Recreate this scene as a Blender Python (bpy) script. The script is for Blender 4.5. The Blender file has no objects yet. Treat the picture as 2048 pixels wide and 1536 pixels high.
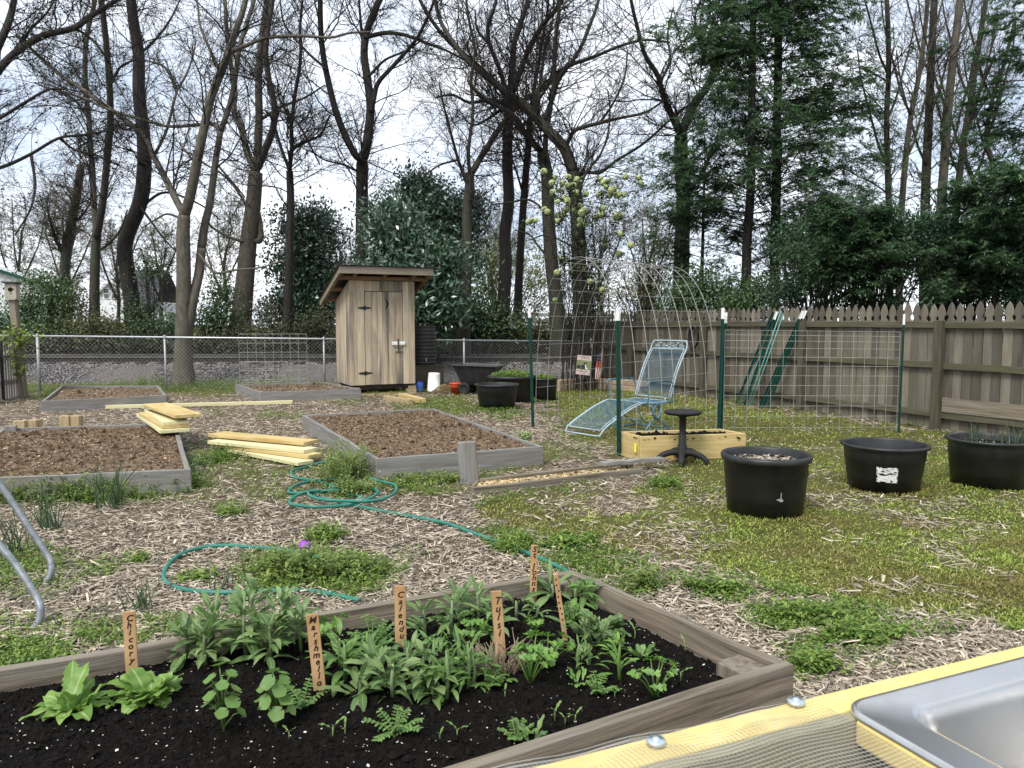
import bpy, bmesh, math, random
import numpy as np
from mathutils import Vector, Matrix
S = bpy.context.scene
COL = S.collection
R = math.radians
RNG = np.random.default_rng(7)
random.seed(7)
# ---------------------------------------------------------------- camera
H, F, PIT = 1.5, 1537.0, math.atan(123/1537.0)
CP, SP = math.cos(PIT), math.sin(PIT)
cam = bpy.data.cameras.new('camera'); camo = bpy.data.objects.new('camera', cam); COL.objects.link(camo)
camo.location = (0, 0, H); camo.rotation_euler = (R(90)-PIT, 0, 0)
cam.sensor_width = 36; cam.lens = 36*F/2048; cam.clip_end = 2000; cam.clip_start = .02
cam.dof.use_dof = True; cam.dof.focus_distance = 9; cam.dof.aperture_fstop = 11
S.camera = camo
def ray(x, y):
    a, b = (x-1024)/F, (768-y)/F
    return (a, CP+b*SP, -SP+b*CP)
def G(x, y, z=0.):                       # a point of the photo laid on the level z
    r = ray(x, y); t = (z-H)/r[2]
    return Vector((r[0]*t, r[1]*t, z))
def P(x, y, Y):                          # a point of the photo at distance Y
    r = ray(x, y); t = Y/r[1]
    return Vector((r[0]*t, Y, H+r[2]*t))
def GN(x, y, z):
    a, b = (x-1024)/F, (768-y)/F
    t = (z-H)/(-SP+b*CP)
    return np.stack([a*t, (CP+b*SP)*t, np.full_like(t, 0)+z], -1)
def proj(p):
    q = p-np.array([0, 0, H]); d = q[..., 1]*CP-q[..., 2]*SP
    u = q[..., 1]*SP+q[..., 2]*CP
    return 1024+F*q[..., 0]/d, 768-F*u/d
def vnoise(x, y, s=0):                   # smooth value noise, numpy
    xi, yi = np.floor(x).astype(np.int64), np.floor(y).astype(np.int64)
    fx, fy = x-xi, y-yi
    fx, fy = fx*fx*(3-2*fx), fy*fy*(3-2*fy)
    def h(a, b):
        n = (a*374761393+b*668265263+s*1442695041) & 0x7fffffff
        n = ((n ^ (n >> 13))*1274126177) & 0x7fffffff
        return ((n ^ (n >> 16)) & 0xffff)/65535.
    return (h(xi, yi)*(1-fx)+h(xi+1, yi)*fx)*(1-fy)+(h(xi, yi+1)*(1-fx)+h(xi+1, yi+1)*fx)*fy
def fbm(x, y, s=0):
    return vnoise(x, y, s)*.5+vnoise(x*2.1, y*2.1, s+1)*.3+vnoise(x*4.3, y*4.3, s+2)*.2
# ---------------------------------------------------------------- objects
LOC = {}
def tag(o, label=None, cat=None, group=None, kind=None):
    if label: o['label'] = label
    if cat: o['category'] = cat
    if group: o['group'] = group
    if kind: o['kind'] = kind
    return o
def thing(name, label, cat, loc=(0, 0, 0), rz=0., group=None):
    o = bpy.data.objects.new(name, None); COL.objects.link(o)
    o.empty_display_size = .1
    o.location = loc; o.rotation_euler = (0, 0, rz)
    LOC[o.name] = Matrix.Translation(Vector(loc)) @ Matrix.Rotation(rz, 4, 'Z')
    return tag(o, label, cat, group)
def copy_tree(o, parent=None):
    c = o.copy(); COL.objects.link(c)
    if parent: c.parent = parent
    for ch in list(o.children): copy_tree(ch, c)
    return c
def finish(me, name, mat, parent, smooth, world, bevel, loc=None):
    for m in (mat if isinstance(mat, (list, tuple)) else [mat]): me.materials.append(m)
    o = bpy.data.objects.new(name, me); COL.objects.link(o)
    root = parent
    while root is not None and root.parent is not None: root = root.parent
    if parent is not None:
        o.parent = parent
        if world and root.name in LOC: me.transform(LOC[root.name].inverted())
    elif loc is not None:
        me.transform(Matrix.Translation(-Vector(loc))); o.location = loc
    if smooth: me.polygons.foreach_set('use_smooth', [True]*len(me.polygons))
    if bevel:
        b = o.modifiers.new('bevel', 'BEVEL'); b.width = bevel; b.segments = 2; b.limit_method = 'ANGLE'
    return o
def np_obj(name, v, f, mat, parent=None, smooth=False, world=True, mi=None, loc=None, kind=None):
    v = np.asarray(v, np.float32).reshape(-1, 3); f = np.asarray(f, np.int32)
    me = bpy.data.meshes.new(name); n, k = f.shape
    me.vertices.add(len(v)); me.vertices.foreach_set('co', v.ravel())
    me.loops.add(n*k); me.loops.foreach_set('vertex_index', f.ravel())
    me.polygons.add(n); me.polygons.foreach_set('loop_start', np.arange(0, n*k, k, dtype=np.int32))
    if mi is not None: me.polygons.foreach_set('material_index', np.asarray(mi, np.int32))
    me.update(calc_edges=True)
    o = finish(me, name, mat, parent, smooth, world, 0, loc)
    if kind: o['kind'] = kind
    return o
class MB:
    def __init__(s): s.v, s.f, s.mi, s.g = [], [], [], []
    def add(s, vs, fs, mi=0, g=None):        # g: grain coordinates, first axis along the fibres
        b = len(s.v); s.v += [tuple(v) for v in vs]; s.g += g or [(v[2], v[0], v[1]) for v in vs]; s.f += [tuple(i+b for i in f) for f in fs]; s.mi += [mi]*len(fs)
        return s
    def box(s, c, sz, M=None, mi=0, taper=1.):
        x, y, z = sz[0]/2, sz[1]/2, sz[2]/2
        vs = [Vector((a*x*(taper if e > 0 else 1), b*y*(taper if e > 0 else 1), e*z)) for e in (-1, 1) for a, b in ((-1, -1), (1, -1), (1, 1), (-1, 1))]
        o = sorted(range(3), key=lambda k: -sz[k]); q = [random.uniform(0, 9) for _ in range(3)]; g = [(v[o[0]]+q[0], v[o[1]]+q[1], v[o[2]]+q[2]) for v in vs]
        if M is not None: vs = [M @ v for v in vs]
        return s.add([v+Vector(c) for v in vs], [(3, 2, 1, 0), (4, 5, 6, 7), (0, 1, 5, 4), (1, 2, 6, 5), (2, 3, 7, 6), (3, 0, 4, 7)], mi, g)
    def beam(s, a, b, w, t, up=(0, 0, 1), mi=0, n=1, wob=0.):   # w across, t along up
        a, b = Vector(a), Vector(b); d = (b-a); L = d.length; d.normalize()
        si = d.cross(Vector(up))
        if si.length < 1e-4: si = d.cross(Vector((0, 1, 0)))
        si.normalize(); u = si.cross(d)
        vs, fs, g = [], [], []; q = [random.uniform(0, 9) for _ in range(3)]
        for i in range(n+1):
            g += [(q[0]+L*i/n, q[1]+x_*w, q[2]+y_*t) for x_, y_ in ((-.5, -.5), (.5, -.5), (.5, .5), (-.5, .5))]
            c = a+d*(L*i/n)+(u*random.uniform(-wob, wob)+si*random.uniform(-wob, wob) if 0 < i < n else Vector())
            vs += [c-si*w/2-u*t/2, c+si*w/2-u*t/2, c+si*w/2+u*t/2, c-si*w/2+u*t/2]
            if i:
                k = i*4-4
                fs += [(k+j, k+(j+1) % 4, k+4+(j+1) % 4, k+4+j) for j in range(4)]
        fs += [(3, 2, 1, 0), (4*n, 4*n+1, 4*n+2, 4*n+3)]
        return s.add(vs, fs, mi, g)
    def tube(s, pts, rad, n=8, mi=0, closed=False):
        pts = [Vector(p) for p in pts]; m = len(pts)
        if not isinstance(rad, (list, tuple, np.ndarray)): rad = [rad]*m
        vs, fs = [], []; prev = None
        for i, p in enumerate(pts):
            if closed: d = pts[(i+1) % m]-pts[i-1]
            else: d = pts[min(i+1, m-1)]-pts[max(i-1, 0)]
            d.normalize()
            if prev is None:
                prev = d.cross(Vector((0, 0, 1)))
                if prev.length < .05: prev = d.cross(Vector((0, 1, 0)))
            a = prev-d*prev.dot(d)
            if a.length < 1e-6: a = d.orthogonal()
            a.normalize(); prev = a; b = d.cross(a)
            for j in range(n):
                t = 2*math.pi*j/n
                vs.append(p+(a*math.cos(t)+b*math.sin(t))*rad[i])
        for i in range(m if closed else m-1):
            o, q = i*n, ((i+1) % m)*n
            fs += [(o+j, o+(j+1) % n, q+(j+1) % n, q+j) for j in range(n)]
        if not closed: fs += [tuple(range(n-1, -1, -1)), tuple(range((m-1)*n, m*n))]
        return s.add(vs, fs, mi)
    def lathe(s, prof, n=32, c=(0, 0, 0), mi=0, M=None, sx=1, sy=1, cap=False):
        vs, fs = [], []
        for r, z in prof:
            for j in range(n):
                t = 2*math.pi*j/n; v = Vector((r*math.cos(t)*sx, r*math.sin(t)*sy, z))
                vs.append((M @ v if M is not None else v)+Vector(c))
        for i in range(len(prof)-1):
            fs += [(i*n+j, i*n+(j+1) % n, (i+1)*n+(j+1) % n, (i+1)*n+j) for j in range(n)]
        if cap: fs += [tuple(range(n-1, -1, -1)), tuple(range((len(prof)-1)*n, len(prof)*n))]
        return s.add(vs, fs, mi)
    def prism(s, poly, fn, t0, t1, mi=0):    # poly of 2-D points, fn(u, v, t) -> point
        n = len(poly)
        vs = [fn(u, v, t0) for u, v in poly]+[fn(u, v, t1) for u, v in poly]
        return s.add(vs, [tuple(range(n)), tuple(range(2*n-1, n-1, -1))]+[(i, i+n, (i+1) % n+n, (i+1) % n) for i in range(n)], mi)
    def build(s, name, mat, parent=None, smooth=False, world=False, bevel=0, loc=None):
        me = bpy.data.meshes.new(name); me.from_pydata(s.v, [], s.f)
        me.polygons.foreach_set('material_index', s.mi)
        at = me.attributes.new('grain', 'FLOAT_VECTOR', 'POINT'); at.data.foreach_set('vector', [c for g in s.g for c in g])
        bm = bmesh.new(); bm.from_mesh(me); bmesh.ops.recalc_face_normals(bm, faces=bm.faces); bm.to_mesh(me); bm.free()
        return finish(me, name, mat, parent, smooth, world, bevel, loc)
def crom(pts, k=6):                      # Catmull-Rom through points (any dimension)
    p = np.asarray(pts, float); p = np.vstack([2*p[0]-p[1], p, 2*p[-1]-p[-2]]); out = []
    for i in range(1, len(p)-2):
        for j in range(k):
            t = j/k
            out.append(.5*(2*p[i]+(p[i+1]-p[i-1])*t+(2*p[i-1]-5*p[i]+4*p[i+1]-p[i+2])*t*t+(3*p[i]-p[i-1]-3*p[i+1]+p[i+2])*t**3))
    out.append(p[-2]); return np.array(out)
def nrm(a): return a/np.maximum(np.linalg.norm(a, axis=-1, keepdims=True), 1e-9)
# ---------------------------------------------------------------- materials
def _new(name):
    m = bpy.data.materials.new(name); m.use_nodes = True
    nt = m.node_tree; nt.nodes.clear(); out = nt.nodes.new('ShaderNodeOutputMaterial')
    return m, nt, out
def _n(nt, t, **kw):
    n = nt.nodes.new(t)
    for k, v in kw.items():
        if hasattr(n, k): setattr(n, k, v)
        else: n.inputs[k.replace('_', ' ')].default_value = v
    return n
def _ramp(nt, stops):
    r = nt.nodes.new('ShaderNodeValToRGB'); e = r.color_ramp.elements
    while len(e) < len(stops): e.new(.5)
    for k, (p, c) in zip(e, stops): k.position = p; k.color = (*c, 1)
    return r
def MAT(name, c1, c2, scale=8., rough=.8, st=(1, 1, 1), bump=.3, rpi=0., metal=0., spec=.3, lo=.3, hi=.7, c3=None, s2=1.5, amt2=.6, bs=1., hue=0., lo2=.45, hi2=.7, grain=False):
    m, nt, out = _new(name); L = nt.links.new
    tc = _n(nt, 'ShaderNodeTexCoord'); mp = _n(nt, 'ShaderNodeMapping'); mp.inputs['Scale'].default_value = st
    geo = _n(nt, 'ShaderNodeNewGeometry')
    if grain: ga = _n(nt, 'ShaderNodeAttribute', attribute_name='grain'); L(ga.outputs['Vector'], mp.inputs['Vector'])
    else: L(tc.outputs['Object'], mp.inputs['Vector'])
    no = _n(nt, 'ShaderNodeTexNoise', noise_dimensions='4D', Scale=scale, Detail=7., Roughness=.62)
    L(mp.outputs[0], no.inputs['Vector'])
    if rpi:
        mu = _n(nt, 'ShaderNodeMath', operation='MULTIPLY'); mu.inputs[1].default_value = 37.
        L(geo.outputs['Random Per Island'], mu.inputs[0]); L(mu.outputs[0], no.inputs['W'])
    ra = _ramp(nt, [(lo, c1), (hi, c2)]); L(no.outputs['Fac'], ra.inputs[0]); col = ra.outputs[0]
    if c3:
        n2 = _n(nt, 'ShaderNodeTexNoise', noise_dimensions='4D', Scale=s2, Detail=4., Roughness=.55); L(mp.outputs[0], n2.inputs['Vector'])
        if rpi: L(mu.outputs[0], n2.inputs['W'])
        r2 = _ramp(nt, [(lo2, (0, 0, 0)), (hi2, (amt2,)*3)]); L(n2.outputs['Fac'], r2.inputs[0])
        mx = _n(nt, 'ShaderNodeMixRGB'); L(r2.outputs[0], mx.inputs[0]); L(col, mx.inputs[1]); mx.inputs[2].default_value = (*c3, 1); col = mx.outputs[0]
    if rpi:
        hs = _n(nt, 'ShaderNodeHueSaturation'); mr = _n(nt, 'ShaderNodeMapRange')
        mr.inputs['To Min'].default_value = 1-rpi; mr.inputs['To Max'].default_value = 1+rpi
        L(geo.outputs['Random Per Island'], mr.inputs['Value']); L(mr.outputs[0], hs.inputs['Value']); L(col, hs.inputs['Color']); col = hs.outputs[0]
    b = _n(nt, 'ShaderNodeBsdfPrincipled', Roughness=rough, Metallic=metal); b.inputs['Specular IOR Level'].default_value = spec
    L(col, b.inputs['Base Color'])
    if bump:
        bu = _n(nt, 'ShaderNodeBump', Strength=bump, Distance=.01*bs); L(no.outputs['Fac'], bu.inputs['Height']); L(bu.outputs[0], b.inputs['Normal'])
    L(b.outputs[0], out.inputs[0]); return m
def LEAF(name, cols, trans=.3, rough=.5, gloss=.06, patch=None, ps=1.2, lo=.42, hi=.6, rib=None):      # colour drawn per leaf
    m, nt, out = _new(name); L = nt.links.new
    geo = _n(nt, 'ShaderNodeNewGeometry')
    ra = _ramp(nt, [(i/(len(cols)-1), c) for i, c in enumerate(cols)]); L(geo.outputs['Random Per Island'], ra.inputs[0])
    col = ra.outputs[0]
    if patch:                                             # a second palette where the growth changes
        rb = _ramp(nt, [(i/(len(patch)-1), c) for i, c in enumerate(patch)]); L(geo.outputs['Random Per Island'], rb.inputs[0])
        tc = _n(nt, 'ShaderNodeTexCoord'); no = _n(nt, 'ShaderNodeTexNoise', Scale=ps, Detail=3.); L(tc.outputs['Object'], no.inputs['Vector'])
        rc = _ramp(nt, [(lo, (0, 0, 0)), (hi, (1, 1, 1))]); L(no.outputs['Fac'], rc.inputs[0])
        mx = _n(nt, 'ShaderNodeMixRGB'); L(rc.outputs[0], mx.inputs[0]); L(col, mx.inputs[1]); L(rb.outputs[0], mx.inputs[2]); col = mx.outputs[0]
    if rib:                                               # pale midrib along the middle of each leaf
        ga = _n(nt, 'ShaderNodeAttribute', attribute_name='grain'); sx = _n(nt, 'ShaderNodeSeparateXYZ'); L(ga.outputs['Vector'], sx.inputs[0])
        ab = _n(nt, 'ShaderNodeMath', operation='ABSOLUTE'); L(sx.outputs[1], ab.inputs[0])
        rr = _ramp(nt, [(.07, (.75,)*3), (.16, (0, 0, 0))]); L(ab.outputs[0], rr.inputs[0])
        mr_ = _n(nt, 'ShaderNodeMixRGB'); L(rr.outputs[0], mr_.inputs[0]); L(col, mr_.inputs[1]); mr_.inputs[2].default_value = (*rib, 1); col = mr_.outputs[0]
        wv = _n(nt, 'ShaderNodeTexNoise', Scale=26., Detail=3.); L(ga.outputs['Vector'], wv.inputs['Vector'])
        rw = _ramp(nt, [(.3, (.8, .8, .8)), (.7, (1.15, 1.15, 1.15))]); L(wv.outputs['Fac'], rw.inputs[0])
        mm = _n(nt, 'ShaderNodeMixRGB', blend_type='MULTIPLY'); mm.inputs[0].default_value = 1; L(col, mm.inputs[1]); L(rw.outputs[0], mm.inputs[2]); col = mm.outputs[0]
    d = _n(nt, 'ShaderNodeBsdfDiffuse'); t = _n(nt, 'ShaderNodeBsdfTranslucent'); g = _n(nt, 'ShaderNodeBsdfGlossy', Roughness=rough)
    L(col, d.inputs[0]); L(col, t.inputs[0])
    a = _n(nt, 'ShaderNodeMixShader'); a.inputs[0].default_value = trans; L(d.outputs[0], a.inputs[1]); L(t.outputs[0], a.inputs[2])
    c = _n(nt, 'ShaderNodeMixShader'); c.inputs[0].default_value = gloss; L(a.outputs[0], c.inputs[1]); L(g.outputs[0], c.inputs[2])
    L(c.outputs[0], out.inputs[0]); return m
GW = ((.12, .115, .105), (.30, .295, .28))
M = dict(
 grey_wood=MAT('grey_wood', *GW, scale=3, st=(.8, 11, 11), grain=True, rpi=.16, bump=.5, c3=(.19, .155, .12), s2=1.2, lo=.25, hi=.72),
 brown_wood=MAT('brown_wood', (.085, .07, .05), (.265, .22, .16), scale=2.5, st=(.9, 17, 17), grain=True, rpi=.14, bump=.8, c3=(.23, .21, .175), s2=1.1, lo=.34, hi=.64, amt2=.75),
 pine=MAT('pine', (.44, .31, .12), (.63, .51, .24), scale=2.2, st=(1, 12, 12), grain=True, rpi=.16, bump=.2, c3=(.36, .22, .085), s2=1.5, amt2=.75, lo2=.5, hi2=.72),
 pale_pine=MAT('pale_pine', (.55, .49, .26), (.66, .62, .38), scale=2.2, st=(1, 12, 12), grain=True, rpi=.08, bump=.15),
 block=MAT('block_wood', (.28, .20, .11), (.48, .37, .22), scale=6, st=(1, 4, 4), grain=True, rpi=.15, bump=.2),
 shed=MAT('shed_planks', (.31, .245, .165), (.56, .465, .335), scale=5, st=(.3, 2.6, 2.6), grain=True, rpi=.17, bump=.35, c3=(.11, .10, .09), s2=1.6, amt2=.9, lo=.25, hi=.75, lo2=.47, hi2=.62),
 shed_trim=MAT('shed_trim', (.15, .125, .095), (.31, .26, .19), scale=4, st=(.4, 4, 4), grain=True, rpi=.2, bump=.3, c3=(.13, .115, .10), s2=1),
 rafter=MAT('rafter', (.20, .125, .07), (.32, .21, .12), scale=6, bump=.1),
 iron=MAT('black_iron', (.012, .012, .014), (.03, .03, .03), scale=30, rough=.5, bump=.1),
 dark=MAT('dark_interior', (.006, .006, .006), (.012, .011, .01), scale=5, bump=0),
 fence=MAT('fence_boards', (.0688, .0575, .0425), (.2063, .1812, .1438), scale=4, st=(.4, 3, 3), grain=True, rpi=.48, bump=.5, c3=(.07, .075, .042), s2=1.0, amt2=.7, lo=.25, hi=.75),
 fence_rail=MAT('fence_rail', (.045, .040, .028), (.115, .10, .07), scale=4, st=(.5, 5, 5), grain=True, rpi=.2, bump=.5, c3=(.075, .08, .035), s2=1.5),
 fence_white=MAT('old_picket', (.26, .24, .22), (.50, .48, .45), scale=4, st=(.4, 4, 4), grain=True, rpi=.2, bump=.4, c3=(.16, .13, .11), s2=2, amt2=.7),
 bark_dark=MAT('bark_dark', (.0108, .0090, .0078), (.0420, .0360, .0312), scale=9, st=(1.8, 1.8, .45), bump=1., bs=3),
 bark_mid=MAT('bark_mid', (.0210, .0182, .0147), (.0700, .0602, .0490), scale=9, st=(1.6, 1.6, .5), bump=.9, bs=3, c3=(.06, .07, .04), s2=1.2),
 bark_pale=MAT('bark_pale', (.0425, .0365, .0289), (.1403, .1232, .0978), scale=8, st=(1.5, 1.5, .7), bump=.7, bs=2.5, c3=(.08, .075, .05), s2=1.3),
 twig=MAT('twig', (.0110, .0090, .0080), (.0275, .0225, .0190), scale=6, bump=0),
 twig_pale=MAT('twig_pale', (.0490, .0420, .0315), (.1050, .0875, .0630), scale=6, bump=0),
 galv=MAT('galvanised', (.38, .40, .41), (.55, .57, .58), scale=25, rough=.42, metal=.6, bump=.05),
 tube=MAT('tube_steel', (.15, .165, .175), (.33, .35, .36), scale=30, rough=.45, metal=.5, bump=.05),
 galv_dull=MAT('galvanised_dull', (.24, .25, .25), (.42, .43, .43), scale=25, rough=.5, metal=.35, bump=.05),
 cloth=MAT('hardware_cloth', (.30, .30, .28), (.48, .48, .45), scale=8, rough=.5, metal=.3, bump=0),
 wire=MAT('wire', (.22, .21, .18), (.44, .43, .39), scale=8, rough=.5, metal=.25, bump=0),
 link=MAT('chain_link_wire', (.20, .205, .20), (.33, .335, .33), scale=5, rough=.6, metal=.2, bump=0),
 green_post=MAT('green_post', (.005, .035, .026), (.012, .06, .045), scale=20, rough=.45, bump=.1),
 teal=MAT('teal_stake', (.07, .27, .23), (.16, .42, .36), scale=10, rough=.5, bump=.05),
 white=MAT('white_paint', (.70, .71, .70), (.82, .82, .81), scale=20, rough=.5, bump=.1, c3=(.45, .46, .45), s2=40, amt2=.5),
 white_wall=MAT('white_siding', (.62, .64, .65), (.74, .75, .75), scale=6, rough=.6, bump=.05),
 roof_dark=MAT('dark_shingle', (.04, .042, .05), (.09, .09, .10), scale=8, bump=.3),
 green_trim=MAT('green_trim', (.008, .045, .032), (.014, .065, .047), scale=4, bump=0),
 glass=MAT('window_glass', (.05, .06, .07), (.10, .11, .12), scale=2, rough=.12, bump=0, spec=.6),
 black_plastic=MAT('black_plastic', (.0104, .0117, .0130), (.0247, .0260, .0286), scale=7, rough=.42, bump=.06, c3=(.06, .056, .048), s2=9, amt2=.32, spec=.4),
 rubber=MAT('black_rubber', (.01, .01, .01), (.022, .022, .022), scale=20, rough=.7, bump=.1),
 barrel=MAT('barrel_plastic', (.032, .028, .026), (.06, .054, .05), scale=12, rough=.5, bump=.1),
 white_plastic=MAT('white_plastic', (.70, .70, .67), (.80, .80, .78), scale=5, rough=.35, bump=.02),
 red=MAT('red_plastic', (.50, .055, .025), (.66, .09, .04), scale=6, rough=.4, bump=.02),
 blue_plastic=MAT('blue_plastic', (.012, .06, .28), (.03, .11, .42), scale=6, rough=.35, bump=.02),
 chair=MAT('chair_enamel', (.055, .13, .18), (.11, .21, .27), scale=14, rough=.45, bump=.1, c3=(.28, .35, .38), s2=9, amt2=.5, lo2=.52),
 chair_pale=MAT('chair_chipped_enamel', (.20, .29, .34), (.42, .50, .53), scale=20, rough=.4, bump=.1),
 soil_black=MAT('black_soil', (.002, .0018, .0016), (.013, .011, .0095), scale=34, rough=.95, bump=1., bs=2.5, spec=.1),
 soil_brown=MAT('brown_soil', (.0660, .0432, .0264), (.2400, .1656, .1020), scale=26, rough=.95, bump=1., bs=2.5, lo=.3, hi=.68, c3=(.025, .018, .013), s2=11, amt2=.75, lo2=.5, hi2=.62),
 bits=MAT('soil_bits', (.25, .18, .11), (.46, .36, .25), scale=5, rpi=.6, bump=0),
 crumbs=MAT('soil_crumbs', (.45, .42, .36), (.70, .68, .62), scale=5, rpi=.3, bump=0),
 clod=MAT('soil_clods', (.002, .0018, .0016), (.012, .010, .0085), scale=40, rough=.95, bump=.8, spec=.1),
 clod_brown=MAT('soil_clods_brown', (.0360, .0240, .0156), (.2040, .1380, .0840), scale=20, rough=.95, bump=.6, rpi=.6, spec=.1),
 straw=MAT('straw', (.36, .26, .12), (.58, .45, .25), scale=5, rpi=.4, bump=0),
 stone=MAT('edging_block', (.23, .17, .11), (.40, .32, .22), scale=14, rough=.9, bump=.6, rpi=.2),
 hose=MAT('green_hose', (.018, .13, .095), (.032, .19, .14), scale=20, rough=.45, bump=.05, c3=(.08, .25, .19), s2=14, amt2=.4),
 purple=MAT('purple_plastic', (.22, .03, .38), (.33, .06, .50), scale=6, rough=.4, bump=0),
 marker=MAT('marker_wood', (.36, .205, .09), (.56, .37, .20), scale=9, st=(2.5, 2.5, .5), rough=.6, rpi=.15, bump=.15, c3=(.26, .11, .04), s2=7, amt2=.6, lo2=.58),
 burnt=MAT('burnt_lettering', (.018, .007, .003), (.035, .014, .006), scale=20, bump=0),
 yellow=MAT('yellow_paint', (.66, .50, .16), (.78, .62, .24), scale=16, rough=.55, st=(1, 1, 1), bump=.15, c3=(.55, .42, .16), s2=30, amt2=.4),
 tabletan=MAT('table_apron_wood', (.20, .18, .11), (.36, .33, .21), scale=3, st=(1, 1, 9), bump=.3),
 steel=MAT('brushed_steel', (.50, .495, .485), (.60, .59, .575), scale=4, rough=.27, metal=.95, bump=.03, c3=(.30, .295, .285), s2=5, amt2=.6, lo2=.5, hi2=.75),  # darker patches in the colour stand in for dark reflections in the bowl
 zinc=MAT('zinc_washer', (.42, .50, .54), (.58, .64, .66), scale=30, rough=.3, metal=.8, bump=.1),
 flag_red=MAT('flag_red', (.30, .05, .03), (.45, .11, .07), scale=6, bump=0),
 flag_white=MAT('flag_white', (.50, .38, .32), (.66, .56, .50), scale=6, bump=0),
 flag_blue=MAT('flag_blue', (.016, .022, .05), (.03, .04, .09), scale=6, bump=0),
 pink=MAT('faded_pink_print', (.46, .33, .30), (.60, .46, .43), scale=20, bump=0),
 print_green=MAT('faded_green_print', (.11, .15, .06), (.24, .26, .13), scale=25, bump=0),
 ink=MAT('dark_ink', (.02, .02, .03), (.05, .05, .06), scale=20, bump=0),
 tagy=MAT('yellow_tag', (.75, .65, .03), (.85, .75, .06), scale=5, bump=0),
 steel_rail=MAT('steel_rail', (.10, .095, .09), (.19, .18, .17), scale=8, rough=.5, metal=.3, bump=.1),
 rail_side=MAT('rail_rust', (.022, .018, .015), (.05, .04, .034), scale=8, bump=.2),
 sleeper=MAT('sleeper', (.018, .015, .013), (.045, .038, .032), scale=6, bump=.4),
 gravel=MAT('ballast', (.05, .044, .042), (.20, .185, .178), scale=26, rough=.9, bump=1., bs=4, lo=.35, hi=.65, c3=(.12, .085, .06), s2=1.5, amt2=.5),
 stones=MAT('ballast_stones', (.09, .082, .08), (.25, .235, .23), scale=4, rpi=.6, bump=.2),
 chips=MAT('wood_chips', (.1802, .1431, .1007), (.5194, .4505, .3551), scale=5, st=(1, 1, 1), rpi=.78, bump=.2),
 dead=MAT('dead_stems', (.16, .11, .07), (.36, .29, .21), scale=12, rpi=.35, bump=0),
 petal=MAT('snowball_petals', (.42, .50, .17), (.66, .71, .40), scale=14, rpi=.25, bump=.8, bs=3),
 yellow_flower=MAT('yellow_flowers', (.55, .50, .06), (.70, .66, .14), scale=5, bump=0),
 # foliage
 l_holly=LEAF('holly_leaves', [(.0128, .0340, .0213), (.0340, .0808, .0382), (.0722, .1402, .0595)], .2, .45, .035),
 l_hemlock=LEAF('hemlock_needles', [(.0467, .1063, .0553), (.1020, .2019, .0956), (.1806, .2869, .1275)], .4, .6, .03),
 l_magnolia=LEAF('magnolia_leaves', [(.0145, .0377, .0217), (.0319, .0725, .0377), (.0725, .1377, .0798)], .15, .35, .09),
 l_laurel=LEAF('laurel_leaves', [(.0203, .0508, .0290), (.0464, .1044, .0508), (.1087, .1885, .1087)], .2, .35, .10),
 l_ivy=LEAF('ivy_leaves', [(.0181, .0507, .0181), (.0507, .1087, .0326), (.1087, .1812, .0544)], .25),
 l_olive=LEAF('olive_leaves', [(.0438, .0562, .0150), (.0938, .1063, .0275), (.1625, .1688, .0500)], .3),
 l_brush=LEAF('brush_leaves', [(.0326, .0399, .0181), (.0725, .0761, .0326), (.1269, .1450, .0544)], .25),
 l_spring=LEAF('spring_leaves', [(.09, .11, .03), (.16, .18, .05), (.24, .25, .09)], .4),
 l_maple=LEAF('young_leaves', [(.0174, .0261, .0145), (.0435, .0580, .0290), (.0725, .0870, .0435)], .25),
 l_vib=LEAF('viburnum_leaves', [(.015, .035, .015), (.04, .08, .03), (.08, .13, .05)], .3),
 l_vine=LEAF('vine_leaves', [(.13, .20, .03), (.24, .33, .06), (.34, .42, .10)], .35),
 l_lawn=LEAF('lawn_blades', [(.0991, .1699, .0254), (.2266, .3328, .0496), (.3682, .4531, .0850), (.5098, .5239, .1416)], .35, gloss=.03, patch=[(.12, .12, .025), (.25, .245, .05), (.34, .30, .10), (.36, .28, .14)], ps=1.1, lo=.45, hi=.62),
 l_clover=LEAF('weed_leaves', [(.0504, .1120, .0179), (.1120, .2016, .0358), (.1904, .2912, .0560), (.2912, .3696, .0896)], .35, gloss=.03),
 l_onion=LEAF('onion_blades', [(.045, .095, .035), (.09, .15, .06)], .25),
 l_weed=LEAF('weed_clump_leaves', [(.0672, .1232, .0224), (.1568, .2352, .0426), (.2912, .3584, .0840)], .35),
 l_bed=LEAF('bed_leaves', [(.0660, .1500, .0300), (.1260, .2340, .0504), (.1920, .3240, .0816)], .32, .5, .035, rib=(.22, .32, .13)),
 l_bed2=LEAF('bed_leaves_grey', [(.0780, .1500, .0420), (.1440, .2340, .0696), (.2100, .3060, .1080)], .32, .5, .035, rib=(.28, .37, .2)),
 l_chic=LEAF('chicory_leaves', [(.11, .22, .035), (.17, .30, .055), (.23, .37, .08)], .35, .5, .03, rib=(.40, .50, .22)),
 l_mallow=LEAF('mallow_leaves', [(.12, .23, .05), (.17, .29, .07), (.22, .34, .09)], .35, .5, .04),
 l_pars=LEAF('parsley_leaves', [(.10, .23, .04), (.16, .30, .055), (.22, .36, .075)], .35, .5, .04),
)
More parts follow.
